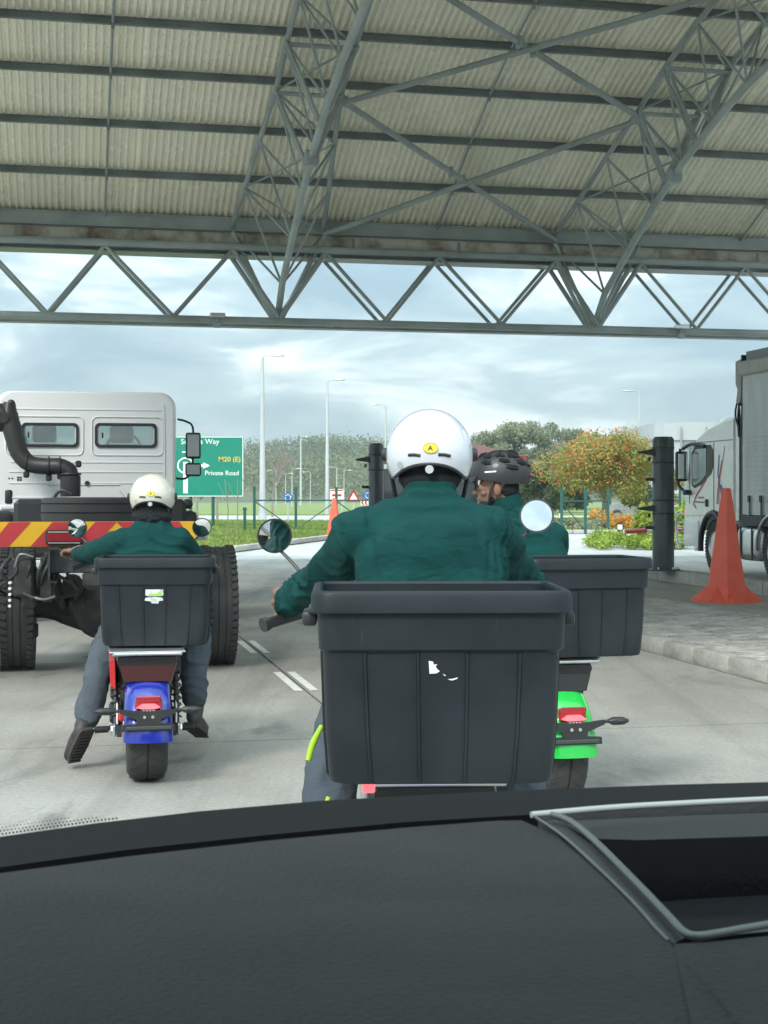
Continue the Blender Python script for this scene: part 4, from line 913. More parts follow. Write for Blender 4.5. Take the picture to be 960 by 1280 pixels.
# tail light cluster
def cluster(pxa, pxb, pya, pyb, Yc):
    a_ = tl(pxa, pya, Yc); c_ = tl(pxb, pyb, Yc); x0_, x1_, z1_, z0_ = a_.x, c_.x, a_.z, c_.z; yy = a_.y
    b = MB(); b.box(((x0_+x1_)/2, yy+.03, (z0_+z1_)/2), (x1_-x0_, .07, z1_-z0_), bev=.012); hs = obj('tail_light', b, M_blackm, t1)
    b = MB(); b.box(((x0_+x1_)/2, yy-.01, (z0_+z1_)/2), (x1_-x0_-.03, .02, (z1_-z0_)*.55), bev=.005); obj('red_lens', b, M_redlens, hs)
    for zz in (z1_-.014, z0_+.014):
        for k in range(12): b = MB(); b.box((x0_+.02+(x1_-x0_-.04)*(k+.5)/12, yy-.012, zz), ((x1_-x0_)/14, .012, .013), bev=.003); obj('reflector', b, M_alu, hs)
    b = MB(); b.box((x0_+(x1_-x0_)*.3, yy+.02, za-.06), (.05, .04, .16)); b.box((x0_+(x1_-x0_)*.7, yy+.02, za-.06), (.05, .04, .16)); obj('bracket', b, M_chas, hs)
cluster(57, 103.5, 663, 681, 11.62); cluster(150, 196, 663, 681, 11.75)
# mudguard wings over the rear wheels (white)
for s in (1,):
    b = MB(); q = tl(240, 664, 13.6); b.box((q.x, q.y, q.z), (.26, .5, .15), bev=.03); obj('white_fairing', b, M_white, t1)
# the spare wheel lying on the frame behind the cab
q = tl(122, 640, 14.6); b = tyre_bm(.54, .30, .29, 3, .014, 56); sp = obj('spare_wheel', b, M_rub, t1, 40); sp.rotation_euler = (0, R(90), 0); sp.location = (q.x, q.y, q.z-.005)
b = MB(); b.lathe([(.30, -.13), (.30, .13), (.25, .12), (.22, -.02), (.001, -.02)], 32, Matrix.Rotation(R(90), 4, 'Y')); obj('rim', b, M_alu, sp, 40)
# engine and gearbox hump between cab and frame
b = MB(); q = tl(125, 640, 17.2); b.box((q.x, q.y-.1, q.z-.05), (1.9, .9, .40), bev=.05); b.box((q.x, q.y-.4, q.z-.35), (2.1, .5, .3), bev=.05); obj('engine_shroud', b, M_black, t1)
# cab
Yc = 18.4; A = tl(-5, 640, Yc); B_ = tl(222, 640, Yc); yc = (A.y+B_.y)/2; ZB = tl(110, 641, Yc).z; ZT = tl(110, 489, Yc).z; xl, xr = A.x, B_.x; xm = (xl+xr)/2; hwc = (xr-xl)/2
def rrect(xc, zc_, hw_, hh_, r_, y, n=6, tr=None):
    pts = []
    for (sx, sz, a0) in ((1, -1, -90), (1, 1, 0), (-1, 1, 90), (-1, -1, 180)):
        rr = tr if (tr and sz > 0) else r_
        for k in range(n+1):
            a_ = R(a0+90*k/n); pts.append(Vector((xc+sx*(hw_-rr)+rr*math.cos(a_), y, zc_+sz*(hh_-rr)+rr*math.sin(a_))))
    return pts
zc_ = (ZB+ZT)/2; hh_ = (ZT-ZB)/2
b = MB()
def cabring(y, ins, top=0.0): return rrect(xm, zc_-top/2, hwc-ins, hh_-top/2-ins*.5, .06, y, 6, .20)
b.loft([cabring(yc+.0, .045), cabring(yc+.02, .015), cabring(yc+.06, .0), cabring(yc+1.2, 0.0), cabring(yc+1.6, .0, .04), cabring(yc+1.95, .06, .35)])
cut = MB()
def cbox(x0, x1, y0, y1, z0, z1): cut.box(((x0+x1)/2, (y0+y1)/2, (z0+z1)/2), (x1-x0, y1-y0, z1-z0))
cbox(xl+.09, xr-.09, yc+.10, yc+1.72, ZB+.12, ZT-.14)
cut_me = bpy.data.meshes.new('tmp'); cut.bm.to_mesh(cut_me); cut_me.materials.append(M_lining); cut_o = bpy.data.objects.new('tmp', cut_me); COL.objects.link(cut_o)
cut = MB()
for (l, r_, tp, bt) in ((32, 93.5, 532, 556.5), (123.5, 192.5, 531.5, 556.5)):
    c0, c1 = tl(l, tp, Yc), tl(r_, bt, Yc); cbox(c0.x, c1.x, yc-.3, yc+.4, c1.z, c0.z)
cbox(xl+.16, xr-.16, yc+1.5, yc+2.4, ZB+.62, ZT-.24)
cut2_me = bpy.data.meshes.new('tmp'); cut.bm.to_mesh(cut2_me); cut2_me.materials.append(M_lining); cut2_o = bpy.data.objects.new('tmp', cut2_me); COL.objects.link(cut2_o)
cut = MB(); cbox(xl-.3, xr+.3, yc+.95, yc+1.5, ZB+.66, ZT-.30); cut3_me = bpy.data.meshes.new('tmp'); cut.bm.to_mesh(cut3_me); cut3_me.materials.append(M_lining); cut3_o = bpy.data.objects.new('tmp', cut3_me); COL.objects.link(cut3_o)
bmesh.ops.recalc_face_normals(b.bm, faces=b.bm.faces)
cab = obj('cab', b, M_white, None, 0)
for co in (cut_o, cut2_o, cut3_o):
    md = cab.modifiers.new('b', 'BOOLEAN'); md.operation = 'DIFFERENCE'; md.object = co; md.solver = 'EXACT'; md.material_mode = 'TRANSFER'
dg = bpy.context.evaluated_depsgraph_get(); cme = bpy.data.meshes.new_from_object(cab.evaluated_get(dg))
for co in (cut_o, cut2_o, cut3_o, cab): bpy.data.objects.remove(co)
cab = obj('cab', cme, None, t1, 30)
for sx in (-.52, .45):
    b = MB(); b.box((xm+sx, yc+.75, ZB+.50), (.50, .14, .75), bev=.05, seg=3); b.box((xm+sx, yc+.72, ZB+1.0), (.30, .11, .22), bev=.04, seg=3); obj('seat', b, M_black, cab, 40)
b = MB(); b.lathe([(.21, -.015), (.235, 0), (.21, .015), (.195, 0)], 28, Matrix.Translation((xm+.50, yc+1.38, ZB+.86)) @ Matrix.Rotation(R(62), 4, 'X'), close=True); b.tube([(xm+.50, yc+1.65, ZB+.7), (xm+.50, yc+1.38, ZB+.86)], .03, 8); obj('steering_wheel', b, M_black, cab, 60)
b = MB(); b.box((xm, yc+1.66, ZT-.42), (.22, .03, .07), bev=.01); b.box((xm+.38, yc+1.70, ZT-.26), (.6, .03, .10), bev=.01); obj('inner_mirror', b, M_black, cab)
b = MB(); b.box((xm, yc+1.90, ZB+1.0), (2*hwc-.36, .008, ZT-ZB-.9)); obj('windscreen', b, M_clear, cab, 0)
def bead(poly, r_, m=M_white, nm='pressing'): 
    b = MB(); b.tube(poly+[poly[0]], r_, 6); obj(nm, b, m, cab, 60)
px2 = lambda p, q, off=0: (lambda v: Vector((v.x, yc-.004-off, v.z)))(tl(p, q, Yc))
# raised panel ribs, window surrounds
for (l, r_, tp, bt) in ((8, 104, 521, 569), (115, 205, 521, 569)):
    c0, c1 = px2(l, tp), px2(r_, bt); bead(rrect((c0.x+c1.x)/2, (c0.z+c1.z)/2, (c1.x-c0.x)/2, (c0.z-c1.z)/2, .07, yc-.004), .010)
for (l, r_, tp, bt) in ((27, 98.5, 529, 559.5), (118.5, 197.5, 528.5, 559.5)):
    c0, c1 = px2(l, tp), px2(r_, bt); X_, Z_ = (c0.x+c1.x)/2, (c0.z+c1.z)/2; hx, hz = (c1.x-c0.x)/2, (c0.z-c1.z)/2
    b = MB(); o1 = rrect(X_, Z_, hx, hz, .06, yc-.02); i1 = rrect(X_, Z_, hx-.035, hz-.035, .045, yc-.02); o2 = [v+Vector((0, .06, 0)) for v in o1]; i2 = [v+Vector((0, .06, 0)) for v in i1]
    b.loft([o1, i1, i2, o2, o1], cap=False); fr = obj('rear_window', b, M_black, cab, 30)
    b = MB(); b.loft([rrect(X_, Z_, hx-.03, hz-.03, .045, yc+.012), rrect(X_, Z_, hx-.03, hz-.03, .045, yc+.018)]); obj('pane', b, M_clear, cab, 0)
    b = MB(); b.box((X_-hx*.75, yc-.0, Z_), (.02, .012, .07), bev=.003); obj('window_catch', b, M_black, cab)
for py_, l, r_ in ((512, 18, 205), (578, 14, 205), (590, 12, 205), (604, 12, 205), (622, 12, 100), (627, 160, 205)):
    b = MB(); b.tube([px2(l, py_), px2(r_, py_)], .008, 6); obj('pressing', b, M_white, cab, 60)
b = MB(); b.tube([px2(150, 613), px2(158, 622), px2(205, 622)], .012, 6); b.tube([px2(60, 606), px2(150, 606)], .010, 6); obj('pressing', b, M_white, cab, 60)
b = MB(); b.box(px2(110, 634), (2*hwc-.1, .05, .05), bev=.01); obj('sill', b, M_white, cab)
b = MB(); b.box(px2(11.5, 621), (.085, .03, .17), bev=.02, seg=2); obj('vent_slot', b, M_black, cab)
b = MB(); b.tube([px2(109, 604, -.01), px2(109, 604, .02)], .03, 14); obj('grommet', b, M_black, cab)
b = MB()
for i_ in range(2):
    for j_ in range(2): b.box(px2(23+i_*3.2, 597.0+j_*3), (.022, .008, .02))
    b.box(px2(12+i_*4, 598), (.018, .008, .015))
obj('data_plate', b, M_black, cab, 0, 'stuff')
b = MB(); b.tube([px2(101, 489, -.6), px2(101, 485, -.6)], .012, 6); obj('aerial_stub', b, M_black, cab)
for px_ in (209,):                 # vertical corner flange and grab rail
    b = MB(); b.tube([px2(206, 505), px2(207, 560), px2(207, 636)], .012, 6); obj('corner_flange', b, M_white, cab, 60)
# corner air deflector
# snorkel
b = MB(); Ys = 17.6
pts = [tl(*q, Ys) for q in ((12, 503), (11, 520), (18, 545), (24, 566), (38, 580), (60, 583), (74, 583), (86, 588), (89, 597), (88, 611))]
b.tube(pts, [.07, .11, .115, .105, .10, .10, .10, .095, .085, .085], 16, sub=3)
sn = obj('air_intake', b, M_black, t1, 60)
b = MB(); q = tl(2, 522, Ys); b.ell(q, (.20, .13, .17)); b.box(tl(14, 506, Ys), (.08, .10, .12), bev=.02); b.tube([q+Vector((.02, -.12, 0)), q+Vector((.02, -.15, 0))], .07, 16); obj('intake_head', b, M_black, sn, 50)
for q in ((61, 583), (33, 577), (75, 583)): c_ = tl(*q, Ys); b = MB(); b.lathe([(.108, -.01), (.118, -.008), (.118, .008), (.108, .01)], 16, Matrix.Translation(c_) @ Matrix.Rotation(R(90), 4, 'Y')); obj('clip_band', b, M_black, sn, 50)
b = MB(); b.lathe([(.115, -.14), (.12, -.10), (.12, .10), (.09, .12)], 20, Matrix.Translation(tl(88, 606, Ys))); b.lathe([(.125, .10), (.128, .105), (.128, .12), (.125, .125)], 20, Matrix.Translation(tl(88, 604.5, Ys))); obj('rubber_boot', b, M_black, sn, 50)
for q in ((33, 593), (61, 597), (98, 580), (75, 595), (15, 505)): c_ = tl(*q, Ys); b = MB(); b.box(c_, (.07, .06, .08), bev=.015); obj('mount_lug', b, M_black, sn)
b = MB(); b.tube([tl(66, 628, 17.4), tl(70, 618, 17.4), tl(78, 613, 17.4), tl(90, 618, 17.4)], .02, 8, sub=3); obj('hose', b, M_black, sn)
# mirrors on the right door
b = MB(); b.tube([tl(222, 524, 18.9), tl(233, 527, 18.9), tl(241, 534, 18.9), tl(241.5, 560, 18.9)], .014, 8, sub=3); b.tube([tl(241, 572, 18.9), tl(241, 580, 18.9)], .014, 8); b.tube([tl(220, 598, 18.9), tl(232, 598, 18.9), tl(241, 588, 18.9)], .014, 8, sub=3); arm = obj('mirror_arm', b, M_black, t1, 60)
b = MB(); b.box(tl(241.5, 557, 18.85), (.19, .08, .33), bev=.03, seg=3); obj('mirror_head', b, M_black, arm, 40)
b = MB(); b.box(tl(241.5, 557, 18.80), (.155, .01, .28), bev=.004); obj('mirror_glass', b, mat('dim_mirror', (.25, .27, .28), .08, .9, 0), arm)
b = MB(); b.box(tl(241.5, 587, 18.85), (.20, .08, .17), bev=.03, seg=3); obj('mirror_head', b, M_black, arm, 40)
b = MB(); b.box(tl(241.5, 587, 18.80), (.17, .01, .13), bev=.004); obj('mirror_glass', b, bpy.data.materials['dim_mirror'], arm)
b = MB(); b.tube([tl(234, 636, 18.2), tl(234, 628, 18.2)], .05, 10); b.ell(tl(234, 630, 18.1), (.07, .05, .06)); obj('side_lamp', b, M_black, t1, 50)
b = MB(); b.box(tl(230, 652, 17.6), (.25, .9, .26), bev=.06, seg=2); b.box(tl(-4, 652, 17.6), (.4, .9, .26), bev=.06, seg=2); obj('front_mudguard', b, M_black, t1, 40)

# ------------------------------------------------------------------ right truck (white cab with grey curtain trailer)
T2 = (5.95+.14, 27.5+.03); TH2 = R(11.5)
t2 = thing('truck', 'white truck cab in front of its grey curtain trailer, right lane', 'truck', (T2[0], T2[1], 0), TH2)   # local +y forward, near (left) side at x = 0
def t2p(name, b, m, parent=None, sm=30): return obj(name, b, m, parent or t2, sm)
# cab body profile in (y, z), extruded across x
cp = [(-.86, .95), (-.86, 2.88), (-.45, 2.86), (.25, 2.74), (.75, 2.58), (1.05, 2.40), (1.28, 1.55), (1.36, 1.15), (1.36, .80), (.60, .80), (.50, 1.0), (.30, 1.14), (0, 1.2), (-.30, 1.14), (-.52, .95)]
b = MB()
rings = []
for x, ins in ((0.06, .05), (0.0, .0) if False else (0.012, .012), (0.0, 0.03) if False else (0.05, 0)): pass
rings = [[Vector((x, y*(1-ins*.2), z-(ins if z > 2.4 else 0))) for y, z in cp] for x, ins in ((0.0, .06), (.05, 0), (2.35, 0), (2.40, .06))]
b.loft(rings); M_white2 = mat('clean_white_cab_paint', (.86, .87, .87), .28, coat=.5, var=.03, scale=1); cab2 = t2p('cab', b, M_white2)
b = MB(); b.box((.01, .99, .74), (.10, .72, .50), bev=.05, seg=2); b.box((.03, .78, .62), (.12, .20, .42), bev=.03); t2p('bumper', b, M_white, None, 40)
b = MB()                           # bull bar / grille side
b.tube([(-.04, 1.46, .42), (-.05, 1.60, .60), (-.05, 1.60, 1.0), (-.02, 1.44, 1.12)], .028, 10, sub=3)
for z in (.55, .68, .81, .94): b.tube([(-.02, 1.42, z), (-.04, 1.58, z)], .012, 6)
t2p('guard_bar', b, M_alu, None, 60)
# wheel arch trim
b = MB(); b.tube([(-.01, .58*math.cos(a_)*.95, .50+.64*math.sin(a_)) for a_ in [R(x) for x in range(-8, 190, 12)]], .055, 8); t2p('arch_trim', b, M_black, None, 60)
for y in (0, -2.42):
    wv = block_tyre_bm(.51, .30, .29); w_ = t2p('wheel', wv, M_rub, None, 40); w_.location = (.19, y, .51)
    b = MB(); b.lathe([(.295, -.14), (.30, -.15), (.29, -.16), (.26, -.12), (.24, -.06), (.13, -.10), (.11, -.17), (.001, -.18)], 32, Matrix.Rotation(R(90), 4, 'Y') ); rm_ = t2p('rim', b, M_alu, w_, 40)
    for k in range(10):
        a_ = 2*math.pi*k/10; b = MB(); b.tube([(-.105, .185*math.cos(a_), .185*math.sin(a_)), (-.06, .185*math.cos(a_), .185*math.sin(a_))], .034, 8); t2p('hand_hole', b, M_black, w_, 60)
    w3 = dupm(w_, t2, (2.21, y, .51)); w3.rotation_euler = (0, 0, math.pi)
# door window, door lines
def sidepoly(pts, x, th, m, nm, parent=None):
    b = MB(); b.loft([[Vector((x, y, z)) for y, z in pts], [Vector((x+th, y, z)) for y, z in pts]]); return t2p(nm, b, m, parent or cab2, 0)
sidepoly([(.98, 2.28), (.98, 1.66), (.86, 1.60), (.55, 1.66), (.25, 1.80), (.10, 1.86), (.02, 1.98), (.02, 2.30), (.12, 2.40), (.80, 2.40)], -.012, .02, M_black, 'window_seal')
sidepoly([(.93, 2.24), (.93, 1.69), (.84, 1.65), (.56, 1.72), (.30, 1.85), (.30, 2.34), (.78, 2.34)], -.018, .02, mat('door_glass', (.22, .30, .31), .05, var=.15, scale=2, spec=.9), 'door_window')
b = MB()
for q in ([(-.02, 2.44), (-.02, 1.10)], [(1.08, 2.40), (1.10, 1.30)], [(-.83, 2.46), (.9, 2.46)]): b.tube([(-.004, y, z) for y, z in q], .007, 4)
t2p('door_seam', b, M_black, cab2, 0)
b = MB(); b.box((-.02, .28, 1.32), (.03, .10, .14), bev=.02); t2p('door_handle', b, M_black, cab2, 30)
# coloured livery strokes
Mrd, Mbl = mat('livery_red', (.45, .04, .06), .35, var=0), mat('livery_blue', (.05, .08, .28), .35, var=0)
def stroke(pts, r_, m):
    b = MB()
    for (y0, z0_), (y1, z1_) in zip(pts[:-1], pts[1:]):
        d = Vector((0, y1-y0, z1_-z0_)); nrm = Vector((0, -d.z, d.y)).normalized()*r_; a_ = Vector((-.006, y0, z0_)); c_ = Vector((-.006, y1, z1_))
        b.quad(a_-nrm, c_-nrm, c_+nrm, a_+nrm)
    t2p('livery_stroke', b, m, cab2, 0)
stroke([(.30, 1.98-.2), (.78, 1.45), (.92, 1.30), (.78, 1.22)], .020, Mrd); stroke([(.86, 1.34), (.40, 1.33)], .014, Mbl); stroke([(.70, 1.42), (.42, 1.42)], .016, Mrd)
stroke([(-.26, 2.2), (-.20, 1.85), (-.42, 1.32)], .022, Mbl); stroke([(-.38, 2.1), (-.24, 1.75), (-.16, 1.30)], .022, Mrd); stroke([(-.32, 1.65), (-.62, 1.35)], .022, Mbl); stroke([(-.24, 1.3), (-.28, 1.75), (-.5, 2.35)], .012, Mrd)
stroke([(1.28, .97+.1), (-.84, 1.20-.1)], .008, M_syel)
# exterior mirrors
b = MB(); b.tube([(-.02, .35, 2.38), (-.08, .80, 2.44), (-.12, 1.15, 2.36)], .035, 8, sub=3); b.tube([(-.14, 1.22, 2.36), (-.16, 1.30, 1.75), (-.12, 1.12, 1.56), (-.03, .98, 1.50)], .03, 8, sub=3); am = t2p('mirror_arm', b, M_black, None, 60)
b = MB(); b.box((-.13, 1.20, 2.02), (.23, .12, .58), bev=.04, seg=3); b.box((-.08, 1.06, 1.52), (.14, .14, .10), bev=.03, seg=2); t2p('mirror_head', b, M_black, am, 40)
b = MB(); b.box((-.13, 1.137, 2.02), (.17, .01, .48), bev=.003); t2p('mirror_glass', b, M_mirror, am, 0)
# roof deflector and side fairing, air lines
b = MB(); b.loft([[Vector((x, y, z)) for y, z in ((-.86, 2.84), (-.30, 2.82), (-.50, 2.96), (-.86, 3.0))] for x in (.3, 2.1)]); t2p('roof_deflector', b, M_white, cab2, 30)
b = MB(); b.box((.05, -.93, 2.02), (.05, .16, 2.05), bev=.015); t2p('side_fairing', b, M_alu, None, 30)
b = MB(); b.loft([[Vector((x, y, z)) for y, z in ((-1.02, 3.05), (-.92, 3.12), (-.98, 3.35), (-.90, 3.45), (-.90, 3.85), (-1.12, 3.88), (-1.12, 3.30), (-1.08, 3.05))] for x in (.02, .30)]); t2p('exhaust_stack', b, mat('beige_stack', (.35, .33, .30), .6, var=.1), None, 30)
b = MB(); b.tube([(0, -1.10, 3.1), (-.03, -1.14, 3.0), (0, -1.05, 2.8), (.0, -1.08, 2.5)], .018, 6, sub=3); b.tube([(0, -1.0, 3.1), (-.03, -1.0, 2.9), (0, -1.10, 2.6)], .018, 6, sub=3); t2p('air_hose', b, M_black, None, 60)
b = MB(); b.box((1.2, -1.02, 1.9), (2.2, .20, 1.9)); t2p('cab_rear_shadow_gap', b, M_black, None, 0) if False else b.bm.free()
b = MB(); b.box((1.2, -2.6, .88), (.9, 3.4, .24)); t2p('frame_rail', b, M_chas, None, 0)
b = MB(); b.box((.22, -1.38, .62), (.42, .95, .62), bev=.14, seg=4); tk = t2p('fuel_tank', b, M_alu, None, 40)
for y in (-1.15, -1.60): b = MB(); b.box((.0, y, .62), (.02, .05, .60), bev=.008); t2p('tank_strap', b, M_blackm, tk, 0)
b = MB(); b.tube([(-.01, -2.42+.62*math.cos(a_), .51+.62*math.sin(a_)) for a_ in [R(x) for x in range(0, 181, 15)]], .03, 8); t2p('mudguard', b, M_alu, None, 60)
# trailer
tr2 = t2p('trailer', MB().box((1.2, -1.18-6.5, 1.02), (2.4, 13.0, .18)), M_blackm, None, 0)
zt2 = 3.80; M_curt = mat('grey_trailer_curtain', (.50, .53, .53), .5, col2=(.62, .65, .65), scale=2.0, stretch=(1, 1, .25), bump=.35, bscale=3, bdist=.03, aniso_bump=(1, 4, .5))
n_ = 160; V = []; Fc = []
for j in range(9):
    z = 1.12+(zt2-.22-1.12)*j/8
    for i in range(n_+1):
        y = -1.20-13*i/n_; V.append((.015+.012*math.sin(i*1.9)*(.4+.6*abs(math.sin(i*.37)))*(.3+.7*math.sin(j/8*math.pi)), y, z))
for j in range(8):
    for i in range(n_): Fc.append((j*(n_+1)+i, j*(n_+1)+i+1, (j+1)*(n_+1)+i+1, (j+1)*(n_+1)+i))
pydata('side_curtain', V, Fc, M_curt, tr2, 60)
b = MB(); b.box((1.22, -1.18-6.5, 2.55), (2.30, 12.9, 2.9)); t2p('cargo_body', b, M_off2, tr2, 0)
b = MB(); b.box((1.2, -1.16-6.5, zt2-.10), (2.50, 13.1, .26), bev=.03); t2p('roof_rail', b, mat('beige_grey_rail', (.36, .36, .34), .5, var=.12), tr2, 30)
b = MB(); b.box((1.2, -1.15, 2.5), (2.36, .05, 2.9)); t2p('front_bulkhead', b, M_blackm, tr2, 0)
for k in range(14):
    y = -1.55-k*.45; b = MB(); b.box((-.015, y, 1.28), (.012, .05, .36)); b.box((-.03, y, 1.40), (.03, .08, .12), bev=.01); t2p('curtain_buckle', b, M_black, tr2, 0)
for k in range(12):
    b = MB(); b.box((-.004, -3.6, 1.55+.085*k), (.008, 4.6, .012)); t2p('curtain_crease', b, M_curt, tr2, 0)
# ------------------------------------------------------------------ storage bins
def bin_ring(hw_, hd_, r, z, amp=0.0):
    pts = []
    fr = [-.99, -.80, -.79, -.765, -.755, -.5, -.265, -.258, -.235, -.228, 0, .228, .235, .258, .265, .5, .755, .765, .79, .80, .99]
    of = {-.79: 1, -.765: 1, -.258: 1, -.235: 1, .235: 1, .258: 1, .765: 1, .79: 1}
    rec = lambda f: -.55 if .265 < abs(f) < .755 else 0
    sides = [((0, -1), (1, 0), hd_, hw_), ((1, 0), (0, 1), hw_, hd_), ((0, 1), (-1, 0), hd_, hw_), ((-1, 0), (0, -1), hw_, hd_)]
    for (nx, ny), (tx, ty), dn, dt in sides:
        for f in fr:
            u = f*(dt-r); o = dn+amp*(of.get(f, 0)+rec(f)); pts.append(Vector((nx*o+tx*u, ny*o+ty*u, z)))
        cx_, cy_ = nx*(dn-r)+tx*(dt-r), ny*(dn-r)+ty*(dt-r); a0 = math.atan2(ny, nx)
        for k in range(1, 6): a_ = a0+R(90)*k/6; pts.append(Vector((cx_+r*math.cos(a_), cy_+r*math.sin(a_), z)))
    return pts
def make_bin(label, loc, rz, w=.60, d=.42, h=.455, mk=M_bin, wob=0):
    t = thing('storage_bin', label, 'storage bin', loc, rz, 'charcoal plastic bins on the scooters')
    W2_, D2 = w/2, d/2
    lv = [(-.052, -.052, .050, .000, 0), (-.040, -.040, .050, .004, .3), (-.036, -.036, .050, .018, 1), (-.028, -.028, .048, .12, 1), (-.022, -.022, .046, h*.64, 1), (-.0215, -.0215, .046, h*.675, 1), (-.0205, -.0205, .046, h*.683, 0),
          (-.012, -.012, .046, h*.70, 0), (-.009, -.009, .046, h-.058, 0), (-.009, -.009, .046, h-.046, 0), (.006, .006, .05, h-.050, 0), (.006, .006, .05, h-.012, 0), (.003, .003, .05, h-.003, 0), (-.002, -.002, .05, h, 0), (-.014, -.014, .045, h, 0), (-.019, -.019, .042, h-.006, 0), (-.019, -.019, .042, h-.05, 0), (-.048, -.048, .04, .010, 0)]
    rings = [bin_ring(W2_+a_, D2+b_, r, z, .0065*am) for a_, b_, r, z, am in lv]
    b = MB(); b.loft(rings, cap=False)
    v = b.bm.verts; v.ensure_lookup_table(); n = len(rings[0])
    b.bm.faces.new([v[i] for i in reversed(range(n))]); b.bm.faces.new([v[(len(rings)-1)*n+i] for i in range(n)])
    obj('tub', b, mk, t, 28)
    for s in (-1, 1):
        b = MB(); b.box((s*(W2_+.012), -.0, h-.075), (.035, .13, .035), bev=.008, seg=2); b.box((s*(W2_-.0), 0, h-.055), (.03, .15, .02), bev=.006); obj('handle', b, M_black, t, 30)
    return t
def scrap(parent, polys, y, m=M_swhite, nm='sticker_scrap'):
    for pts in polys:
        b = MB(); b.loft([[Vector((x, y(x, z)-.0015, z)) for x, z in pts], [Vector((x, y(x, z)-.0002, z)) for x, z in pts]]); obj(nm, b, m, parent, 0)
NB = Vector((.131, 3.65, .775)); LB = Vector((-1.19, 7.80, .68)); GB = Vector((.905, 7.00, .71))
nb = make_bin('largest charcoal plastic bin in the centre foreground with a torn white sticker scrap', NB, R(1.5))
def yy_(x, z): return -.21+.0225-.008*(z/.29)-.000+.0035 if False else -(.42/2-.0235-.0045*(1-z/.29))-.000
scrap(nb, [[(-.032, .292), (-.030, .262), (-.014, .263), (-.006, .268), (-.012, .272), (-.016, .279), (-.012, .284), (-.020, .283), (-.022, .290)], [(.0, .262), (.008, .258), (.006, .256)], [(.012, .249), (.022, .246), (.034, .250), (.036, .253), (.024, .250)], [(-.02, .30), (-.016, .302), (-.018, .297)]], yy_)
lb = make_bin('charcoal plastic bin on the blue scooter, left, with white and green label remains', LB, R(5))
scrap(lb, [[(-.045, .31), (-.045, .262), (-.03, .258), (.03, .258), (.045, .262), (.045, .305), (.03, .312), (-.01, .309), (-.02, .315)], [(-.045, .25), (-.05, .236), (-.02, .232), (-.015, .222), (.02, .220), (.022, .232), (.045, .236), (.04, .25), (.0, .254)]], yy_, mat('old_label_white', (.62, .66, .64), .5, col2=(.30, .34, .34), scale=30, c2pos=(.5, .7)))
scrap(lb, [[(-.03, .27), (-.03, .263), (.03, .262), (.038, .266), (.030, .283), (.018, .278), (.012, .270)]], lambda x, z: yy_(x, z)-.002, mat('label_green', (.30, .60, .06), .5, var=.1), 'green_print')
gb = make_bin('dark blue grey plastic bin on the green scooter, right, partly hidden', GB, R(13))

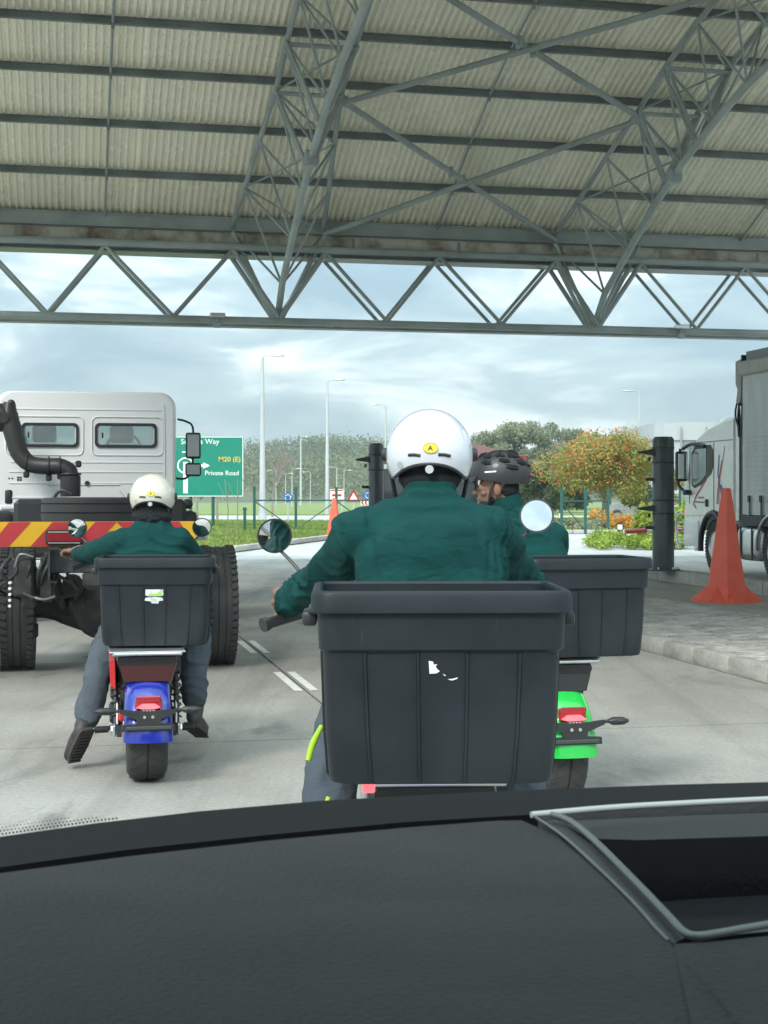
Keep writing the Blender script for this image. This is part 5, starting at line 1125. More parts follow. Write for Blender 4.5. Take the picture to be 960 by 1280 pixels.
# ------------------------------------------------------------------ scooters
M_blue = mat('deep_blue_paint', (.010, .022, .28), .2, coat=.8, var=.03); M_lime = mat('bright_green_paint', (.015, .46, .06), .22, coat=.8, var=.03)
M_seat = mat('black_seat_vinyl', (.02, .02, .021), .4, bump=.15, bscale=60)
M_scoot_red = mat('dark_red_trim', (.05, .006, .008), .3, coat=.5, var=.05)
def scooter(label, loc, rz, paint, zr=.67, hz=1.07, mz=1.27, mx=.36, lean=0.0, tilt=0.0, red=True, my=1.12, fz=0.0, mzl=0.0, bw=1.0):
    t = thing('electric_scooter', label, 'scooter', loc, rz, 'fat tyred electric scooters'); t.rotation_euler = (0, lean, rz)
    r = .258; tw = .205
    # rear wheel
    for y, nm in ((0.0, 'rear_wheel'), (1.30, 'front_wheel')):
        b = MB(); prof = [(.115, -tw*.40), (.17, -tw*.5), (.215, -tw*.49), (.240, -tw*.40), (.252, -tw*.25), (.2575, -tw*.03), (.250, -tw*.022), (.250, tw*.022), (.2575, tw*.03), (.252, tw*.25), (.240, tw*.40), (.215, tw*.49), (.17, tw*.5), (.115, tw*.40)]
        b.lathe(prof, 56, Matrix.Rotation(R(90), 4, 'Y'), close=True)
        w_ = obj(nm, b, M_rub, t, 35); w_.location = (0, y, r)
        b = MB()                   # swept tread cuts, as thin proud bars
        for k in range(26):
            for s in (-1, 1):
                a0 = 2*math.pi*(k+(.5 if s > 0 else 0))/26; pts = []
                for q in range(5):
                    f = .1+.85*q/4; x = s*tw*.46*f; rr = .2575-.020*f**2.6; a_ = a0+f*.28; pts.append((x, rr*math.cos(a_), rr*math.sin(a_)))
                b.tube(pts, .0022, 4)
        obj('tread', b, M_rub, w_, 0, 'stuff')
        b = MB(); b.lathe([(.118, -.08), (.118, .08), (.09, .07), (.06, .05), (.05, .085), (.001, .09), (.001, -.09), (.05, -.085), (.06, -.05), (.09, -.07)], 28, Matrix.Rotation(R(90), 4, 'Y'), close=True); obj('rim', b, M_alu, w_, 35)
    # rear fender: arched sheet with rolled edges
    fr = .278; fw = .112; rings = []
    for i in range(25):
        a_ = R(-4+i*(125/24.)); ring = []          # 0 = straight back, 90 = top
        flare = 1+.10*max(0, (12-i)/12)
        for sec, (x, dr) in enumerate([(-1.0, -.045), (-.97, -.012), (-.85, .006), (-.5, .017), (0, .021), (.5, .017), (.85, .006), (.97, -.012), (1.0, -.045), (.94, -.045), (.90, -.012), (.5, .008), (0, .012), (-.5, .008), (-.90, -.012), (-.94, -.045)]):
            rr = fr+dr+.018*max(0, (6-i)/6); ring.append(Vector((x*fw*flare*(.80+.2*min(1, (24-i)/8)), -rr*math.cos(a_), r+rr*math.sin(a_)+fz)))
        rings.append(ring)
    b = MB(); b.loft(rings); obj('rear_fender', b, paint, t, 50)
    b = MB()
    for i in range(0, 9): pass
    rings = []
    for i in range(15):
        a_ = R(50+i*7.5); ring = []
        for x, dr in [(-1.0, -.05), (-.85, .004), (0, .02), (.85, .004), (1.0, -.05), (.85, -.004), (0, .012), (-.85, -.004)]: ring.append(Vector((x*.115, 1.30-(fr+dr)*math.cos(a_), r+(fr+dr)*math.sin(a_))))
        rings.append(ring)
    b.loft(rings); obj('front_fender', b, paint, t, 50)
    # lights and number plate holder on the fender
    ly = -.298; lz = .415+fz
    b = MB(); b.box((0, ly+.035, lz+.012), (.13, .05, .055), bev=.012, seg=2); lt = obj('tail_light', b, M_redlens, t, 40)
    b = MB(); b.box((0, ly+.008, lz+.035), (.12, .012, .028), bev=.004); obj('upper_lens', b, M_redlens, lt, 0)
    b = MB(); b.loft([[Vector((x, ly-.002-.0*k, z)) for x, z in ((-.058, lz-.006), (-.03, lz+.012), (.03, lz+.012), (.058, lz-.006), (.03, lz-.014), (-.03, lz-.014))] for k in (0,)]+[[Vector((x, ly+.03, z)) for x, z in ((-.058, lz-.006), (-.03, lz+.012), (.03, lz+.012), (.058, lz-.006), (.03, lz-.014), (-.03, lz-.014))]]); obj('lit_lens', b, M_redlit, lt, 0)
    for k in range(4): b = MB(); b.box((-.024+.016*k, ly-.012, lz-.024), (.010, .01, .010), bev=.002); obj('plate_lamp', b, M_swhite, lt, 0)
    b = MB(); b.loft([[Vector((x, y_, z)) for x, z in ((-.14, lz-.012), (-.07, lz-.020), (.07, lz-.020), (.14, lz-.012), (.14, lz-.030), (.06, lz-.062), (.055, lz-.085), (.125, lz-.088), (.128, lz-.118), (-.128, lz-.118), (-.125, lz-.088), (-.055, lz-.085), (-.06, lz-.062), (-.14, lz-.030))] for y_ in (ly-.018, ly+.004)]); ph = obj('plate_holder', b, M_black, t, 0)
    b = MB(); b.box((0, ly-.024, lz-.103), (.225, .006, .018), bev=.003); obj('plate_rim', b, mat('inner_black', (.045, .05, .05), .5, var=0) if 'inner_black' not in bpy.data.materials else bpy.data.materials['inner_black'], ph)
    for s in (-1, 1):
        b = MB(); b.tube([(s*.020, ly-.018, lz-.050), (s*.020, ly-.024, lz-.050)], .008, 10); obj('bolt', b, M_chrome, ph, 0)
        b = MB(); b.tube([(s*.13, ly, lz-.020), (s*.165, ly, lz-.020)], .008, 8); b.loft([[Vector((s*(.165+q[0]), ly+q[1]*c_, lz-.020+q[1]*s_)) for c_, s_ in [(math.cos(2*math.pi*k/10), math.sin(2*math.pi*k/10)) for k in range(10)]] for q in ((0, .010), (.02, .019), (.07, .018), (.095, .007))]); ts = obj('turn_signal', b, M_black, t, 50)
        b = MB(); b.ell((s*.225, ly-.012, lz-.020), (.026, .009, .010)); obj('signal_lens', b, M_blackm, ts, 50)
    # swingarm, shocks
    for s in (-1, 1):
        b = MB(); b.loft([[Vector((s*x, y_, z)) for x, z in ((.125, zz-.03), (.150, zz-.03), (.150, zz+.03), (.125, zz+.03))] for y_, zz in ((-.06, .26), (.35, .30), (.50, .33))]); obj('swingarm', b, M_blackm, t, 0)
        b = MB(); b.tube([(s*.155, .02, .27), (s*.155, .16, .60)], .014, 10); b.tube([(s*.155, .13, .53), (s*.155, .16, .61)], .026, 12); sh_ = obj('shock_absorber', b, M_blackm, t, 50)
        sp_ = MB(); pts = []
        for k in range(66): f = k/65; a_ = f*2*math.pi*8; c_ = Vector((s*.155, .035+.115*f, .31+.25*f)); pts.append(c_+Vector((.024*math.cos(a_), .024*math.sin(a_), 0)))
        sp_.tube(pts, .0048, 5); obj('spring', sp_, M_blackm, sh_, 60)
        b = MB(); b.tube([(s*.10, 0, r), (s*.175, 0, r)], .016, 10); b.tube([(s*.165, 0, r), (s*.18, 0, r)], .026, 6); b.box((s*.162, .0, r-.0), (.02, .09, .06), bev=.008); obj('axle_nut', b, M_alu, t, 30)
        b = MB(); b.tube([(s*.14, .30, .24), (s*.20, .28, .22)], .012, 8); b.tube([(s*.19, .28, .22), (s*.26, .27, .22)], .018, 10); obj('foot_peg', b, M_blackm, t, 50)
        b = MB(); b.box((s*.148, -.02, .345), (.008, .09, .10), bev=.003); obj('side_sticker', b, M_swhite, t, 0)
    b = MB(); b.lathe([(.04, -.002), (.105, -.002), (.105, .002), (.04, .002)], 28, Matrix.Translation((-.118, 0, r)) @ Matrix.Rotation(R(90), 4, 'Y'), close=True); obj('brake_disc', b, M_chrome, t, 30)
    b = MB(); b.box((-.125, -.06, r+.08), (.035, .07, .05), bev=.01); obj('brake_caliper', b, M_red, t)
    b = MB(); b.tube([(-.13, -.03, .30), (-.15, .1, .36), (-.14, .3, .42), (-.1, .5, .5)], .006, 6, sub=4); obj('brake_hose', b, M_red, t, 60)
    # deck, battery case, frame tubes
    b = MB(); b.box((0, .66, .36), (.24, .50, .20), bev=.03, seg=2); b.box((0, .78, .235), (.36, .62, .035), bev=.012); obj('battery_case', b, M_blackm, t)
    for s in (-1, 1):
        b = MB(); b.tube([(s*.13, .30, .55), (s*.15, .55, .46), (s*.15, .95, .30), (s*.10, 1.05, .45), (s*.04, 1.10, .80)], .02, 10, sub=4); obj('frame_tube', b, M_blackm, t, 60)
        b = MB(); b.tube([(s*.125, 1.30, .258), (s*.12, 1.20, .60), (s*.11, 1.12, .90)], [.024, .026, .028], 12); obj('fork_leg', b, M_alu, t, 60)
    # tail body under the rack
    def tr_(y_, wt, wb, z0_, z1_): return [Vector((x, y_, z)) for x, z in ((-wb, z0_), (-wb*1.05, z0_+.03), (-wt, z1_-.02), (-wt*.96, z1_), (wt*.96, z1_), (wt, z1_-.02), (wb*1.05, z0_+.03), (wb, z0_))]
    b = MB(); b.loft([tr_(-.13, .150, .105, zr-.165, zr-.035), tr_(-.10, .155, .115, zr-.185, zr-.03), tr_(.10, .155, .13, zr-.22, zr-.03), tr_(.35, .15, .14, zr-.26, zr-.035)]); tb_ = obj('tail_body', b, M_seat, t, 30)
    b = MB(); b.loft([[Vector((x, y_, z)) for x, z in ((-.135, zr-.075), (.135, zr-.075), (.115, zr-.155), (-.115, zr-.155))] for y_ in (-.150, -.12)]); obj('lower_panel', b, M_scoot_red if red else M_black, tb_, 0)
    for s in ((-1,) if red else ()):
        b = MB(); b.loft([[Vector((s*x, y_, z)) for x, z in ((.158, zr-.20), (.182, zr-.18), (.188, zr-.06), (.160, zr-.05))] for y_ in (-.08, .30)]); obj('side_panel', b, M_red, tb_, 30)
    b = MB(); b.box((0, .44, zr-.02), (.27, .60, .09), bev=.035, seg=3); obj('seat', b, M_seat, t, 40)
    # under-fender stay between body and fender
    b = MB(); b.box((0, .02, (zr-.2+.56)/2), (.16, .16, max(.05, zr-.2-.52)), bev=.02); obj('fender_stay', b, M_blackm, t)
    # rack
    for s in (-1, 1):
        b = MB(); b.tube([(s*.165, -.16, zr-.018), (s*.165, .34, zr-.018)], .009, 8); obj('rack_rail', b, M_alu, t, 60)
        b = MB(); b.tube([(s*.14, -.02, zr-.02), (s*.13, .02, zr-.12)], .008, 8); b.tube([(s*.14, .26, zr-.02), (s*.13, .24, zr-.12)], .008, 8); obj('rack_stay', b, M_blackm, t, 60)
    b = MB(); b.box((0, .08, zr-.009), (.38, .46, .008), bev=.002); obj('rack_plate', b, M_alu, t)
    b = MB(); b.tube([(-.165, -.165, zr-.016), (.165, -.165, zr-.016)], .010, 8); obj('rack_rail', b, M_alu, t, 60)
    for x in (-.11, -.015, .09): b = MB(); b.tube([(x, -.145, zr-.02), (x, -.145, zr-.03)], .010, 6); obj('rack_bolt', b, M_blackm, t, 0)
    # steering
    b = MB(); b.tube([(0, 1.12, .86), (0, 1.02, hz-.04)], .03, 12); b.box((0, 1.02, hz-.03), (.16, .05, .05), bev=.015); obj('stem', b, M_blackm, t, 40)
    b = MB(); b.tube([(-.42*bw, .88, hz-.015), (-.28*bw, .98, hz+.02), (-.10, 1.03, hz+.0), (.10, 1.03, hz), (.28*bw, .98, hz+.02), (.42*bw, .88, hz-.015)], .0125, 10, sub=4); hb = obj('handlebar', b, M_blackm, t, 60)
    for s in (-1, 1):
        b = MB(); b.tube([(s*.455*bw, .855, hz-.024), (s*.44*bw, .865, hz-.02), (s*.32*bw, .955, hz+.008)], [.021, .018, .017], 12); b.tube([(s*.458*bw, .853, hz-.025), (s*.445*bw, .862, hz-.021)], .023, 12); obj('grip', b, M_black, hb, 50)
        b = MB(); b.tube([(s*.27*bw, 1.03, hz+.01), (s*.36*bw, 1.01, hz-.005), (s*.45*bw, .955, hz-.03)], [.008, .006, .005], 8, sub=2); obj('brake_lever', b, M_blackm, hb, 60)
        b = MB(); b.box((s*.27, .985, hz+.02), (.06, .05, .05), bev=.01); obj('switch_pod', b, M_black, hb)
        rm_ = .054; mzs = mz-(mzl if s < 0 else 0)
        b = MB(); M = Matrix.Translation((s*mx, my, mzs)) @ Matrix.Rotation(R(-tilt if s > 0 else 0), 4, 'X') @ Matrix.Rotation(R(90), 4, 'X') @ Matrix.Rotation(R(-s*9), 4, 'Y'); b.lathe([(.001, -.034), (rm_*.6, -.030), (rm_*.95, -.014), (rm_+.003, 0), (rm_+.003, .006), (rm_-.002, .006), (rm_-.002, .002), (.001, .002)], 28, M); 
        b.tube([(s*mx, my+.02, mzs-.03), (s*(mx-.07), my-.02, mzs-.10), (s*(mx-.16) if mx > .3 else s*.2, 1.0, hz+.03)], .006, 8, sub=3); mr = obj('mirror', b, M_black, t, 40)
        b = MB(); b.lathe([(.001, .0045), (rm_-.003, .0035), (rm_-.003, .0025), (.001, .0025)], 28, M); obj('mirror_glass', b, M_mirror, mr, 30)
    b = MB(); b.tube([(0, 1.16, .93), (0, 1.22, .93)], .075, 20); b.tube([(0, 1.22, .93), (0, 1.225, .93)], .068, 20); obj('headlight', b, M_blackm, t, 40)
    b = MB(); b.box((0, 1.00, hz+.03), (.09, .06, .04), bev=.015); obj('display', b, M_black, t)
    return t
scooter('blue fendered scooter with fat tyre, ridden behind the truck on the left', (-1.215, 7.62, 0), R(11), M_blue, zr=.675, hz=1.065, bw=.86, mz=1.265, mx=.36, my=1.10)
scooter('centre scooter, mostly hidden behind the largest bin, round mirrors either side of its rider', (.120, 3.78, 0), R(2.5), M_blue, zr=.770, hz=1.075, mz=1.385, mx=.43, my=1.10, red=False, mzl=.065, tilt=9)
cs = [o for o in scene.objects if o.name.startswith('electric_scooter') and o.type == 'EMPTY'][-1]
b = MB(); b.box((-.165, -.185, .748), (.030, .012, .026), bev=.004); obj('brake_light', b, M_redlit, cs)
scooter('scooter with bright green fender, right, partly hidden by the largest bin', (.79, 7.00, 0), R(13), M_lime, zr=.705, hz=1.05, mz=1.28, mx=.36, red=False, fz=.035)

# ------------------------------------------------------------------ people
def meshed(prims, vox, smooth_it=6, name='tmp'):
    b = MB()
    for p in prims:
        if p[0] == 'cap':
            _, pts, rs = p[:3]; pts = [Vector(q) for q in pts]; b.tube(pts, rs, 14, True, sub=3 if len(pts) > 2 else 0)
            b.ell(pts[0], (rs[0],)*3, u=12, v=8); b.ell(pts[-1], (rs[-1],)*3, u=12, v=8)
        elif p[0] == 'ell': b.ell(p[1], p[2], M=p[3] if len(p) > 3 else None, u=20, v=14)
        elif p[0] == 'loft':
            rings = []
            for (c, hw_, hd_) in p[1]:
                rings.append([Vector(c)+Vector((math.copysign(abs(math.cos(a_))**.8, math.cos(a_))*hw_, math.copysign(abs(math.sin(a_))**.85, math.sin(a_))*hd_, 0)) for a_ in [2*math.pi*k/28 for k in range(28)]])
            b.loft(rings)
    me = bpy.data.meshes.new(name); b.bm.to_mesh(me); b.bm.free()
    o = bpy.data.objects.new(name, me); COL.objects.link(o)
    m = o.modifiers.new('r', 'REMESH'); m.mode = 'VOXEL'; m.voxel_size = vox
    if smooth_it: s = o.modifiers.new('s', 'SMOOTH'); s.factor = .5; s.iterations = smooth_it
    dg = bpy.context.evaluated_depsgraph_get(); m2 = bpy.data.meshes.new_from_object(o.evaluated_get(dg)); bpy.data.objects.remove(o); bpy.data.meshes.remove(me)
    return m2
def wrinkle(me, fn):
    n = len(me.vertices); co = np.empty(n*3, np.float32); me.vertices.foreach_get('co', co); no = np.empty(n*3, np.float32); me.vertices.foreach_get('normal', no)
    co = co.reshape(-1, 3); no = no.reshape(-1, 3); d = np.array([fn(Vector(c)) for c in co]); co = co+no*d[:, None]
    me.vertices.foreach_set('co', co.ravel().astype(np.float32)); me.update()
def part_mesh(name, me, m, parent, smooth=180):
    off = origin(parent)
    if off is not None: me.transform(Matrix.Translation(-off))
    me.name = name; me.materials.clear(); me.materials.append(m)
    for p in me.polygons: p.material_index = 0
    o = bpy.data.objects.new(name, me); COL.objects.link(o); o.parent = parent; me.shade_smooth(); return o
def folds(sc=1.0, amp=.006, seed=0, dirv=(0, .3, 1)):
    dv = Vector(dirv).normalized()
    def f(c):
        q = Vector((c.x*3.5, c.y*3.5, c.z*2.5))*sc+Vector((seed, 0, 0)); wv = noise.noise(q)*2.4
        s = dv.dot(c)*26*sc+wv*3.2; rid = (1-abs(math.sin(s)))**2.2
        return amp*(rid-.4)*(.35+.65*max(0, noise.noise(q*.8+Vector((9, 3, 1)))*1.6+.4))+amp*.8*noise.noise(c*7*sc)
    return f
def head_prims(c, yaw, s=1.0):
    M = Matrix.Translation(c) @ Matrix.Rotation(yaw, 4, 'Z') @ Matrix.Scale(s, 4)   # faces local +y
    T = lambda x, y, z: M @ Vector((x, y, z)); E = lambda x, y, z, r: ('ell', (0, 0, 0), r, M @ Matrix.Translation((x, y, z)))
    P = [E(0, -.015, .03, (.076, .095, .09)), E(0, .02, -.035, (.062, .070, .075)), E(0, .045, -.080, (.040, .038, .030)), E(0, .072, -.005, (.045, .022, .022)),
         ('cap', [T(0, .085, .005), T(0, .108, -.028)], [.009, .015]), E(-.012, .098, -.032, (.009, .010, .008)), E(.012, .098, -.032, (.009, .010, .008)), E(0, .086, -.058, (.026, .012, .0065)), E(0, .084, -.069, (.022, .012, .007)),
         E(-.078, -.012, -.012, (.010, .020, .034)), E(.078, -.012, -.012, (.010, .020, .034)), E(-.033, .070, .022, (.022, .014, .007)), E(.033, .070, .022, (.022, .014, .007)), E(-.045, .055, -.03, (.022, .02, .018)), E(.045, .055, -.03, (.022, .02, .018))]
    return P, M
def hand_prims(c, g, fwd, up, s=1.0, curl=1.0, thumb=1):
    g, fwd, up = Vector(g).normalized(), Vector(fwd).normalized(), Vector(up).normalized()
    T = lambda x, y, z: Vector(c)+(g*x+fwd*y+up*z)*s       # g points from thumb side to little finger
    P = [('cap', [T(-.028, -.015, .022), T(-.030, .022, .030)], [.015*s, .012*s]), ('cap', [T(.028, -.015, .020), T(.028, .018, .028)], [.013*s, .010*s]), ('cap', [T(0, -.02, .022), T(0, .022, .031)], [.016*s, .012*s]), ('cap', [T(0, -.07, .028), T(0, -.025, .022)], [.022*s, .021*s])]
    for i, (x, L_) in enumerate(((-.031, .95), (-.010, 1.05), (.011, 1.0), (.031, .82))):
        P.append(('cap', [T(x, .022, .030), T(x*1.02, .022+.030*L_, .024-.010*curl), T(x*1.02, .022+.036*L_-.006*curl, .024-.036*L_*curl), T(x, .022+.018*(1.6-curl*.8), .020-.050*L_*curl)], [.0100*s, .0092*s, .0085*s, .0075*s]))
    P.append(('cap', [T(-.036, -.030, .014), T(-.050, -.002, .002), T(-.046, .020, -.012), T(-.030, .034, -.018)], [.0125*s, .0115*s, .010*s, .0085*s]))
    return P
def helmet(parent, c, yaw, m, rx=.123, ry=.142, rz_=.135, pitch=0.0, badge=True, mk='half'):
    M = Matrix.Translation(c) @ Matrix.Rotation(yaw, 4, 'Z') @ Matrix.Rotation(pitch, 4, 'X')   # local -y is the back
    nphi, nth = 64, 26
    def tmax(a_):                   # a_ = 0 back, pi front
        bk = math.exp(-(a_/.62)**2); sd_ = math.exp(-((abs(a_)-1.25)/.60)**2); fr_ = math.exp(-((abs(a_)-math.pi)/.9)**2)
        return R(99)-R(3)*bk+R(17)*sd_-R(9)*fr_
    def surf(a_, th, k=1.0):
        e = 1.0; x = math.sin(a_)*math.sin(th); y = -math.cos(a_)*math.sin(th); z = math.cos(th)
        zz = z*rz_ if z > 0 else z*rz_*1.0
        flat = 1-.05*max(0, -z)
        return M @ Vector((x*rx*k*flat, y*ry*k*flat, zz*k))
    out_, inn = [], []
    for j in range(nth+1):
        f = j/nth; ro = []; ri = []
        for i in range(nphi):
            a_ = -math.pi+2*math.pi*i/nphi; th = max(.001, tmax(a_)*f); ro.append(surf(a_, th)); ri.append(surf(a_, th, .955))
        out_.append(ro); inn.append(ri)
    b = MB(); b.loft(out_+list(reversed(inn)), cap=False); h = obj('helmet', b, m, parent, 60)
    # edge rubber and padded liner
    b = MB(); b.tube([surf(a_, tmax(a_), .985) for a_ in [-math.pi+2*math.pi*i/64 for i in range(65)]], .0055, 6); obj('edge_trim', b, M_black, h, 60)
    b = MB(); rings = []
    for j in range(8):
        f = j/7; rings.append([surf(a_, max(.01, tmax(a_)*(.80)+R(34)*f*(1 if abs(a_) < 2.1 else .25)), .93-.10*f) for a_ in [-math.pi+2*math.pi*i/48 for i in range(48)]])
    b.loft(rings); obj('liner', b, M_knit, h, 60)
    if badge:
        a0, th0 = .03, R(77.5); p = surf(a0, th0, 1.001); nrm = (surf(a0, th0, 1.1)-p).normalized(); up_ = (surf(a0, th0-.1)-p).normalized(); rt = up_.cross(nrm).normalized()
        Mb = Matrix((( *[0]*4,),)*4) if False else Matrix.Identity(4)
        Mb.col[0] = (*rt, 0); Mb.col[1] = (*up_, 0); Mb.col[2] = (*nrm, 0); Mb.col[3] = (*p, 1)
        b = MB(); pts = [(.0215*math.cos(q), .0155*math.sin(q)) for q in [2*math.pi*k/28 for k in range(28)]]; b.loft([[Mb @ Vector((x, y, -.003)) for x, y in pts], [Mb @ Vector((x, y, .0012)) for x, y in pts]]); bd_ = obj('badge', b, mat('badge_yellow', (.78, .56, .03), .4, var=0) if 'badge_yellow' not in bpy.data.materials else bpy.data.materials['badge_yellow'], h, 30)
        b = MB(); ringp = [Mb @ Vector((.0200*math.cos(q), .0142*math.sin(q), .0014)) for q in [2*math.pi*k/28 for k in range(29)]]; b.tube(ringp, .0006, 4); bm = text_bm('A', .019, .0012, .0006); bmesh.ops.transform(bm, matrix=Mb @ Matrix.Translation((-.0072, -.0068, .0014)), verts=bm.verts)
        me = bpy.data.meshes.new('tmp'); bm.to_mesh(me); b.bm.from_mesh(me); bm.free(); obj('badge_print', b, M_black, h, 0)
        for sg, an in ((-1, .05), (1, -.28)):    # two slots
            pts = [surf(sg*.34+dx, R(85.5)+dz, 1.004) for dx, dz in ((-.14, .012+an*.06*sg), (.0, 0), (.14, .012-an*.06*sg))]
            b = MB(); b.tube(pts, .0045, 8, sub=3); obj('vent_slot', b, M_black, h, 60)
        b = MB(); pc = surf(0.0, R(103), .975); b.tube([pc-Vector((0, .012, 0)), pc+Vector((0, .004, 0))], .0115, 16); obj('snap_button', b, mat('snap_grey', (.45, .47, .48), .4, var=0) if 'snap_grey' not in bpy.data.materials else bpy.data.materials['snap_grey'], h, 40)
        pc = surf(-.72, R(98), 1.003); b = MB(); nn = (pc-M.translation).normalized(); b.tube([pc, pc+nn*.0012], .0105, 16); obj('round_sticker', b, mat('sticker_grey', (.35, .42, .36), .5, var=0) if 'sticker_grey' not in bpy.data.materials else bpy.data.materials['sticker_grey'], h, 30)
        for s in (-1, 1):
            pc = surf(s*1.62, R(88), 1.0); b = MB(); nn = (surf(s*1.62, R(88), 1.1)-pc).normalized(); b.tube([pc-nn*.004, pc+nn*.012], [.022, .016], 16); obj('visor_pivot', b, M_black, h, 40)
            b = MB(); p0_ = surf(s*1.45, R(112), .97); b.tube([p0_, M @ Vector((s*rx*.72, .01, -rz_*.95)), M @ Vector((s*.03, .05, -rz_*1.08))], .007, 6, sub=3); obj('chin_strap', b, M_black, h, 60)
        b = MB(); rings = []
        for j in range(7): rings.append([surf(a_, R(62)+R(40)*j/6, 1.03+.012*math.sin(j/6*math.pi)) for a_ in [math.pi-1.05+2.1*i/20 for i in range(21)]])
        bb = MB(); bb.loft(rings, cap=False, closed=False); obj('visor', bb, M_glass, h, 60)
    return h, M, surf

def rider(label, base, group=None): 
    t = thing('person', label, 'person', base, 0, None, world=True); return t

# ---- centre rider
def build_center():
    t = rider('rider in green jacket and glossy white helmet on the centre scooter, seen from behind', (.13, 4.15, 0))
    hx, hy, hz = .129, 4.22, 1.575
    sh = [(-.055, 4.13, 1.350), (.288, 4.13, 1.352)]
    elb = [(-.190, 4.40, 1.195), (.400, 4.42, 1.20)]; wr = [(-.300, 4.665, 1.115), (.505, 4.70, 1.115)]
    tors = [((.13, 4.02, .84), .165, .12), ((.13, 4.03, .95), .175, .125), ((.13, 4.05, 1.08), .19, .125), ((.13, 4.08, 1.20), .205, .13), ((.13, 4.11, 1.30), .213, .125), ((.13, 4.13, 1.37), .190, .105), ((.13, 4.15, 1.425), .120, .085), ((.13, 4.16, 1.455), .075, .072)]
    P, HM = head_prims(Vector((hx, hy, hz-.03)), 0)
    legs = [((.04, 4.05, .82), (-.110, 4.42, .80), (-.170, 4.20, .44), (-.185, 4.14, .12)), ((.22, 4.05, .82), (.38, 4.42, .80), (.40, 4.36, .44), (.40, 4.30, .14))]
    hp = []
    for i in (0, 1):
        s = -1 if i == 0 else 1; c = Vector(wr[i])+Vector((s*.022, .055, -.022))
        hp += hand_prims(c, (s*.79, -.60, -.12), (s*-.1, .9, -.35), (0, .3, 1), 1.0, 1.0)
    body = [('loft', [(c, a_*.8, b_*.8) for c, a_, b_ in tors]), ('cap', [(.13, 4.15, 1.40), (hx, hy-.01, 1.52)], [.062, .06])]+P+hp
    for i in (0, 1): body += [('cap', [sh[i], elb[i], wr[i]], [.050, .042, .027]), ('cap', [wr[i], Vector(wr[i])+Vector(((-1 if i == 0 else 1)*.012, .04, .0))], [.027, .024]), ('cap', legs[i], [.08, .062, .05, .04])]
    part_mesh('body', meshed(body, .0045, 3), M_skin, t)
    jk = [('loft', tors), ('cap', [(.02, 4.13, 1.395), sh[0]], [.050, .078]), ('cap', [(.22, 4.13, 1.395), sh[1]], [.050, .078]), ('ell', (.13, 4.02, 1.27), (.17, .05, .13)), ('ell', (.13, 4.14, 1.455), (.078, .076, .032)), ('ell', (.13, 4.13, 1.415), (.13, .085, .04))]
    for i in (0, 1):
        e_ = Vector(elb[i]); jk += [('cap', [sh[i], Vector(sh[i]).lerp(e_, .5)+Vector((0, 0, -.004)), e_, e_.lerp(Vector(wr[i]), .55), wr[i]], [.080, .070, .064, .054, .043])]
    me = meshed(jk, .008, 8); fa, fb = folds(1.15, .020, 3, (.5, .5, .7)), folds(1.9, .017, 8, (.9, .8, -.4))
    def fn(c):
        arm = min(1, max(0, (abs(c.x-.115)-.165)/.06)); back = 1-arm
        v_ = fa(c)*.7*back+fb(c)*1.3*arm
        for sx, dr in ((-1, 1), (1, 1)):        # armhole pulls
            d = (abs(c.x-.13)-.165)+(1.33-c.z)*.12; v_ -= .0035*math.exp(-(d/.010)**2)*(1 if c.z < 1.42 and c.z > 1.12 else 0)
        return v_
    wrinkle(me, fn); j = part_mesh('jacket', me, M_jack, t)
    b = MB(); b.lathe([(.070, 1.445), (.074, 1.452), (.071, 1.488), (.064, 1.492), (.062, 1.45)], 32, Matrix.Translation((.13, 4.17, 0)), close=True); obj('collar', b, M_jack, j, 60)
    for i in (0, 1):
        d = (Vector(wr[i])-Vector(elb[i])).normalized(); q = Vector(wr[i]); b = MB(); b.tube([q-d*.035, q-d*.01, q+d*.012], [.044, .0445, .041], 20); obj('cuff', b, M_jack, j, 60)
    if True:
        d = (Vector(wr[0])-Vector(elb[0])).normalized(); q = Vector(wr[0])+d*.016; b = MB(); b.tube([q, q+d*.012], .033, 18); obj('wristband', b, M_swhite, t, 60)
    tr_p = [('loft', [((.13, 4.02, .74), .18, .135), ((.13, 4.02, .80), .19, .14), ((.13, 4.03, .90), .178, .13)])]
    for L_ in legs: tr_p.append(('cap', L_[:3]+(Vector(L_[3]).lerp(Vector(L_[2]), .12),), [.105, .088, .072, .062]))
    me = meshed(tr_p, .010, 5); wrinkle(me, folds(1.3, .012, 5, (.3, .5, 1))); tr = part_mesh('trousers', me, M_trou, t)
    b = MB(); L_ = legs[0]; kn, an_ = Vector(L_[1]), Vector(L_[2])
    sd_ = Vector((-1, -.35, 0)).normalized()
    for (q0, q1, wd) in ((Vector((-.176, 4.21, .80)), Vector((-.212, 4.16, .71)), .010), (Vector((-.150, 4.06, .63)), Vector((-.157, 4.05, .56)), .010)):
        b2 = MB(); b2.tube([q0, q0.lerp(q1, .5)+sd_*.006, q1], [wd*.7, wd, wd*.8], 10, sub=3); obj('reflective_stripe', b2, M_hivis, tr, 60)
    b = MB(); pk = [(-.250, 4.17, .90), (-.262, 4.20, .76)]
    for i, L_ in enumerate(legs):
        f = Vector(L_[3]); me = meshed([('cap', [f+Vector((0, 0, .16)), f+Vector((0, 0, .02)), f+Vector((0, .02, -.05))], [.058, .052, .045]), ('cap', [f+Vector((0, -.02, -.07)), f+Vector((0, .08, -.07)), f+Vector((0, .18, -.08))], [.042, .046, .036])], .008, 3); part_mesh('boot', me, M_boot, t)
    h, HM2, sf = helmet(t, Vector((hx, hy, 1.562)), R(-2), mat('glossy_white_helmet', (.60, .61, .67), .14, coat=.7, var=.01), .1235, .145, .135, R(4))
